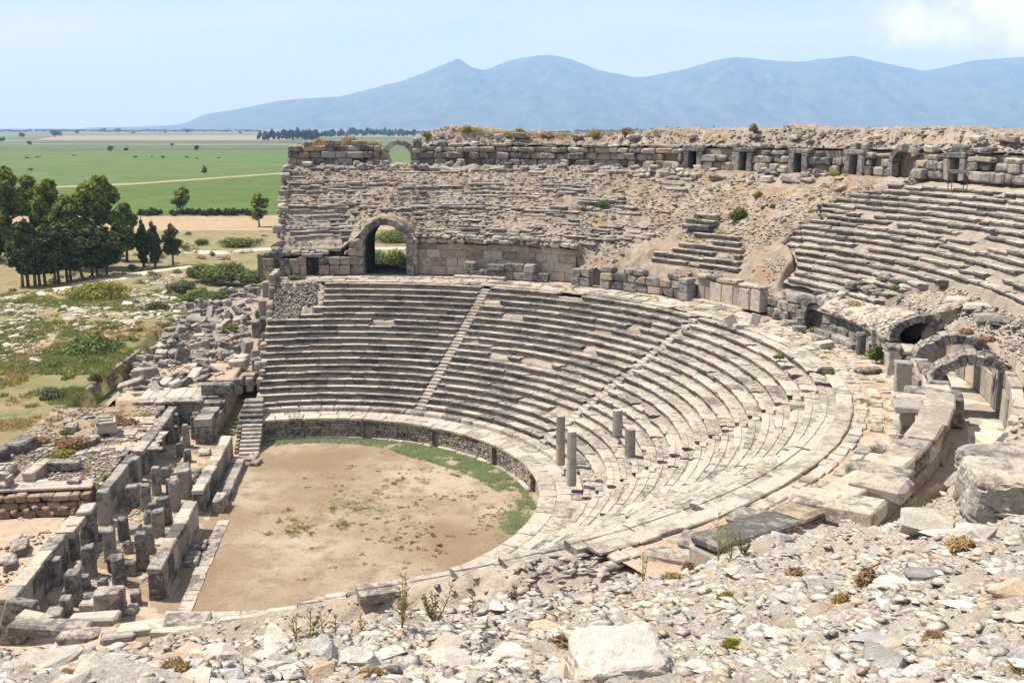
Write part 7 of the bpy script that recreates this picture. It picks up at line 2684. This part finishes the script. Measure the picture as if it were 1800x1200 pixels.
# weeds in the walkway and terraces
pp_ = []
for i in range(260):
    a_ = g_.uniform(-45, 76)
    R_ = g_.choice([34.0, 34.9, 35.6, 36.4, 37.1]) + g_.normal(0, .12)
    if fbm(np.array([a_ * .12]), np.array([R_ * .6]), 2, 23)[0] < .47:
        continue
    p = pol(R_, a_, ZD - .03)
    for j in range(5):
        pp_.append((p.x + g_.normal(0, .25), p.y + g_.normal(0, .25), p.z))
tufts('walkway_weeds', pp_, .16, .10, 9, M['grass'], 50, .03)
pp_ = []
for i in range(130):
    k = int(g_.integers(1, 19))
    a_ = g_.uniform(-45, 100)
    p = pol(rfront(k) + .62, a_, ztop(k) - .05)
    for j in range(3):
        pp_.append((p.x + g_.normal(0, .12), p.y + g_.normal(0, .12), p.z))
tufts('seat_weeds', pp_, .13, .08, 8, M['grass'], 51, .03)
pp_ = []
for i in range(170):
    s_, w_ = g_.uniform(-20, 14), g_.uniform(5.8, 10.2)
    for j in range(4):
        p = sw(s_ + g_.normal(0, .3), w_ + g_.normal(0, .2), .05)
        pp_.append(tuple(p))
tufts('stage_weeds', pp_, .14, .14, 9, M['yel'], 52, .03)
for nm_, mt_, n_, sd_ in (('terrace_straw', 'rusty', 420, 61), ('terrace_straw', 'dry', 300, 62), ('terrace_grass', 'grass', 160, 63)):
    pp_ = []
    for i in range(n_):
        s_, w_ = g_.uniform(-36, -2), g_.uniform(11.5, 20.2)
        p = sw(s_, w_, 1.86)
        if s_ < -22 and w_ > 15.8 or fbm(np.array([p.x * .45]), np.array([p.y * .45]), 3, sd_)[0] < .50:
            continue
        for j in range(4):
            q_ = sw(s_ + g_.normal(0, .3), w_ + g_.normal(0, .3), 1.84)
            pp_.append(tuple(q_))
    tufts(nm_, pp_, .22, .18, 12, M[mt_], sd_, .04)
pp_ = []
for i in range(1500):
    a_, R_ = g_.uniform(28, 61), g_.uniform(40, 52)
    p = pol(R_, a_)
    if fbm(np.array([p.x * .28]), np.array([p.y * .28]), 3, 127)[0] < .50:
        continue
    lim_r = float(np.interp((R_ - 39.5) / .735, [0, 2, 3, 4, 5, 9, 10, 12, 14, 16, 17], [24.9, 25.5, 26.8, 28.3, 30.6, 31.2, 29.8, 32.0, 30.0, 27, 25]))
    if a_ < lim_r + .6:
        continue
    z = float(up_z(np.array([R_]), np.array([a_]), np.array([p.x]), np.array([p.y]))[0])
    pp_.append((p.x, p.y, z))
M['russet'] = leaf_mat('russet_dry_herb', [(0.17, 0.085, 0.035), (0.28, 0.15, 0.065), (0.38, 0.23, 0.11)])
tufts('slope_russet_herbs', pp_, .16, .3, 16, M['russet'], 58, .035)
# scrub spread over the meadow and the ground beyond the path
for nm_, mt_, sd_, n_ in (('meadow_scrub', 'bush', 71, 70), ('meadow_scrub', 'yel', 72, 50), ('far_scrub', 'bushg', 73, 90)):
    lob = []
    for i in range(n_):
        px, py = (g_.uniform(0, 430), g_.uniform(505, 690)) if nm_ == 'meadow_scrub' else (g_.uniform(-20, 470), g_.uniform(408, 500))
        x, y = un(px, py, .4)
        ww = (x - CX) * V.x + (y - CY) * V.y
        if ww < 20:
            continue
        w_ = g_.uniform(.3, .9) * (1.6 if nm_ == 'far_scrub' else 1)
        for j in range(3):
            lob.append((x + g_.normal(0, w_ * .5), y + g_.normal(0, w_ * .5), gz(x, y) + w_ * .2, w_ * .7, w_ * .7, w_ * .45))
    if lob:
        stuff(put(nm_, leaf_cloud(nm_, lob, len(lob) * 60, .13, sd_, .3), M[mt_]))
# straw coloured grass on the ruin's slopes
pp_ = []
for i in range(2600):
    a_, R_ = g_.uniform(28, 104), g_.uniform(39, 53)
    p = pol(R_, min(a_, left_limit(R_) - .6))
    if fbm(np.array([p.x * .3]), np.array([p.y * .3]), 3, 27)[0] < .56:
        continue
    z = float(up_z(np.array([R_]), np.array([a_]), np.array([p.x]), np.array([p.y]))[0])
    pp_.append((p.x, p.y, z))
tufts('slope_straw', pp_, .17, .25, 14, M['dry'], 53, .03)
pp_ = []
for i in range(220):
    a_ = g_.choice([g_.uniform(91, 99), g_.uniform(57, 83), g_.uniform(64, 78)])
    p = pol(g_.uniform(54.6, 57.5), a_, 0)
    pp_.append((p.x, p.y, float(np.interp(a_, [57, 70, 83, 90, 99], [23.7, 23.3, 23.7, 22.5, 22.2]))))
tufts('wall_top_straw', pp_, .5, .3, 22, M['dry'], 54, .02)
WT = [(79.5, 'golden yellow bush on the wall top right of the small arch', 'yel', 2.4, 1.0), (73.5, 'straw bush on the wall top above the long upper wall', 'dry', 1.8, .9), (70.6, 'second straw bush along the top of the long upper wall', 'dry', 2.0, .8), (64.6, 'dry bush on the wall top before the mound', 'dry', 1.4, 1.1), (61, 'bare twiggy bush standing on the wall top', 'rusty', 1.4, 1.0), (46.2, 'bare grey bush left of the little mound of stones on the wall', 'rusty', 1.0, .8), (93.5, 'golden bush on the far left end of the wall', 'dry', 2.6, 1.5), (96.8, 'straw tuft beside the far left wall blocks', 'dry', 2.0, 1.5), (84.6, 'yellowish bush beside the small arch top', 'yel', 1.2, .9)]
for i, (a_, lab, mt, w, h) in enumerate(WT):
    zb = float(np.interp(a_, [44, 58, 62, 66, 70, 79, 82, 84.6, 91, 95, 100], [23.9, 23.9, 23.5, 23.3, 23.3, 23.8, 23.7, 23.2, 22.5, 22.2, 21.9]))
    p = pol(55.6, a_, zb)
    bush('shrub', lab, p.x, p.y, p.z, w, h, 2300 + i, M[mt], 700, .10)

# tall thin weeds on the edge of the foreground slope
M['weed'] = leaf_mat('wiry_weed', [(0.22, 0.20, 0.07), (0.34, 0.31, 0.12), (0.45, 0.41, 0.19)])


def weed(px, py, hpx, label, seed, stems, spread, mat, dens=1.0):
    x, y, t1 = fore_at(px, py)
    r = random.Random(seed)
    mp_ = t1 / F_PX
    h = hpx * mp_
    z = fz(x, y)
    t_ = thing('tall_weed', label, 'weed', (x, y, z - .03), 0, 'tall thin weeds at the edge of the slope')
    lv, lf = [], []
    for s_ in range(stems):
        hh = h * r.uniform(.55, 1.0) if s_ else h
        an = r.uniform(0, 6.28)
        dx, dy = math.cos(an) * spread * mp_ * r.uniform(.2, 1), math.sin(an) * spread * mp_ * r.uniform(.2, 1)
        pts = [(dx * .15 * 0, dy * 0, 0), (dx * .45, dy * .45, hh * .35), (dx * .8, dy * .8, hh * .7), (dx, dy, hh)]
        v, f = tube(pts, [.007, .0052, .004, .002], 5)
        put('stem', mesh_py('stem', v, f), mat, t_)
        vs, fs = [], []
        for j in range(int(15 * dens)):
            k = r.uniform(.18, .98)
            b = Vector((dx * k, dy * k, hh * k))
            a2 = r.uniform(0, 6.28)
            L = hh * .30 * (1.1 - k * .8) * r.uniform(.5, 1.25)
            tip = b + Vector((math.cos(a2) * L * .9, math.sin(a2) * L * .9, L * .75))
            v2, f2 = tube([b, (b + tip) / 2 + Vector((0, 0, L * .05)), tip], [.003, .0024, .0012], 3)
            o_ = len(vs)
            vs += v2
            fs += [tuple(i + o_ for i in q) for q in f2]
            for m_ in range(5):
                c_ = b + (tip - b) * r.uniform(.2, 1)
                e = .0075 * r.uniform(.6, 1.6)
                o_ = len(vs)
                for q in ((-e, 0, 0), (0, e * .7, 0), (e * .6, -e * .4, e * 1.9)):
                    vs.append((c_.x + q[0], c_.y + q[1], c_.z + q[2]))
                fs.append((o_, o_ + 1, o_ + 2))
        put('twigs', mesh_py('twigs', vs, fs), mat, t_)


weed(706, 1108, 108, 'tallest branching yellow green weed at the edge of the slope, near the bottom centre', 1, 4, 14, M['weed'], 1.5)
weed(765, 1090, 78, 'bushy weed of many thin stems right of the tallest weed', 2, 7, 34, M['weed'], 1.2)
weed(545, 1112, 62, 'thin bare weed far left at the edge of the slope', 3, 2, 16, M['weed'])
weed(520, 1116, 56, 'leftmost spindly weed at the edge of the slope', 4, 2, 14, M['weed'])
weed(568, 1108, 64, 'single upright weed between the spindly weed and the tallest weed', 5, 1, 6, M['weed'])
weed(590, 1106, 44, 'short thin weed right of the single upright weed', 6, 1, 5, M['weed'])
weed(635, 1105, 52, 'thin weed just left of the tallest weed', 7, 2, 8, M['weed'])
weed(1056, 1035, 105, 'broad leafy weed standing up against the seats, right of centre', 8, 9, 34, M['weed'], 2.2)
weed(1090, 1030, 46, 'low spreading weed at the right foot of the broad leafy weed', 9, 6, 40, M['weed'])
weed(1262, 1000, 108, 'tall slim weed standing before the walkway paving', 10, 2, 10, M['weed'], 1.4)
weed(1285, 990, 70, 'thin weed right of the tall slim weed', 11, 3, 16, M['weed'])
weed(1305, 985, 40, 'short bushy green weed at the parapet end', 12, 6, 22, M['weed'], 1.5)
weed(1130, 1030, 55, 'thin dry weed beside the reddish cushion', 13, 2, 12, M['weed'])
weed(1415, 858, 30, 'yellow green weed on the walkway side of the parapet', 14, 3, 12, M['weed']) if False else None
weed(905, 1060, 30, 'dead brown twig weed at the edge, below the seats', 15, 4, 18, M['rusty'])
weed(1620, 905, 40, 'yellow green weed behind the massive pitted pale block', 16, 5, 30, M['weed'], 1.4)
weed(1590, 905, 34, 'low weed in the cleft left of the massive pitted pale block', 17, 4, 20, M['weed'], 1.2)
weed(830, 1075, 48, 'single thin weed between the bushy weed and the brown twigs', 18, 1, 4, M['weed'])
# dry cushions on the foreground slope
for i, (px, py, wpx, hpx, mt, lab) in enumerate(((1525, 1035, 44, 44, 'rusty', 'reddish dry tuft in the middle of the right slope'), (1690, 975, 60, 30, 'dry', 'brown dry tuft below the massive grey block'), (1405, 1018, 40, 22, 'rusty', 'dry cushion in the upper middle of the right slope'), (985, 1115, 60, 26, 'rusty', 'rusty dry mat left of the large smooth slab'), (640, 1180, 60, 18, 'dry', 'dry grass under the flat topped pale rock'), (1640, 1120, 40, 14, 'rusty', 'brown cushion low on the right slope'), (1285, 1130, 34, 12, 'yel', 'small yellowish cushion right of the large smooth slab'), (1280, 1062, 30, 12, 'yel', 'mossy green tuft beside a white stone'), (1740, 892, 80, 34, 'rusty', 'dry bush at the foot of the massive grey block'), (1210, 1005, 26, 18, 'rusty', 'round reddish cushion at the edge of the slope'), (1180, 1028, 36, 14, 'dry', 'dry grass along the edge of the slope'), (1790, 1175, 50, 22, 'dry', 'dry tuft in the bottom right corner'), (300, 1180, 50, 14, 'dry', 'dry grass by the long white block'), (1480, 1052, 30, 22, 'dry', 'straw tuft left of the reddish dry tuft'), (1000, 1040, 40, 20, 'bushg', 'dry grey weeds along the edge under the seats'), (1120, 1020, 70, 24, 'bushg', 'grey dry weed bank at the edge, before the dirt strip'))):
    x, y, t1 = fore_at(px, py)
    mp_ = t1 / F_PX
    bush('dry_tuft', lab, x, y, fz(x, y) - .02, wpx * mp_, hpx * mp_, 2500 + i, M[mt], 900, .018 * max(1, t1 / 9), None, None, 'tuft', 2.4)
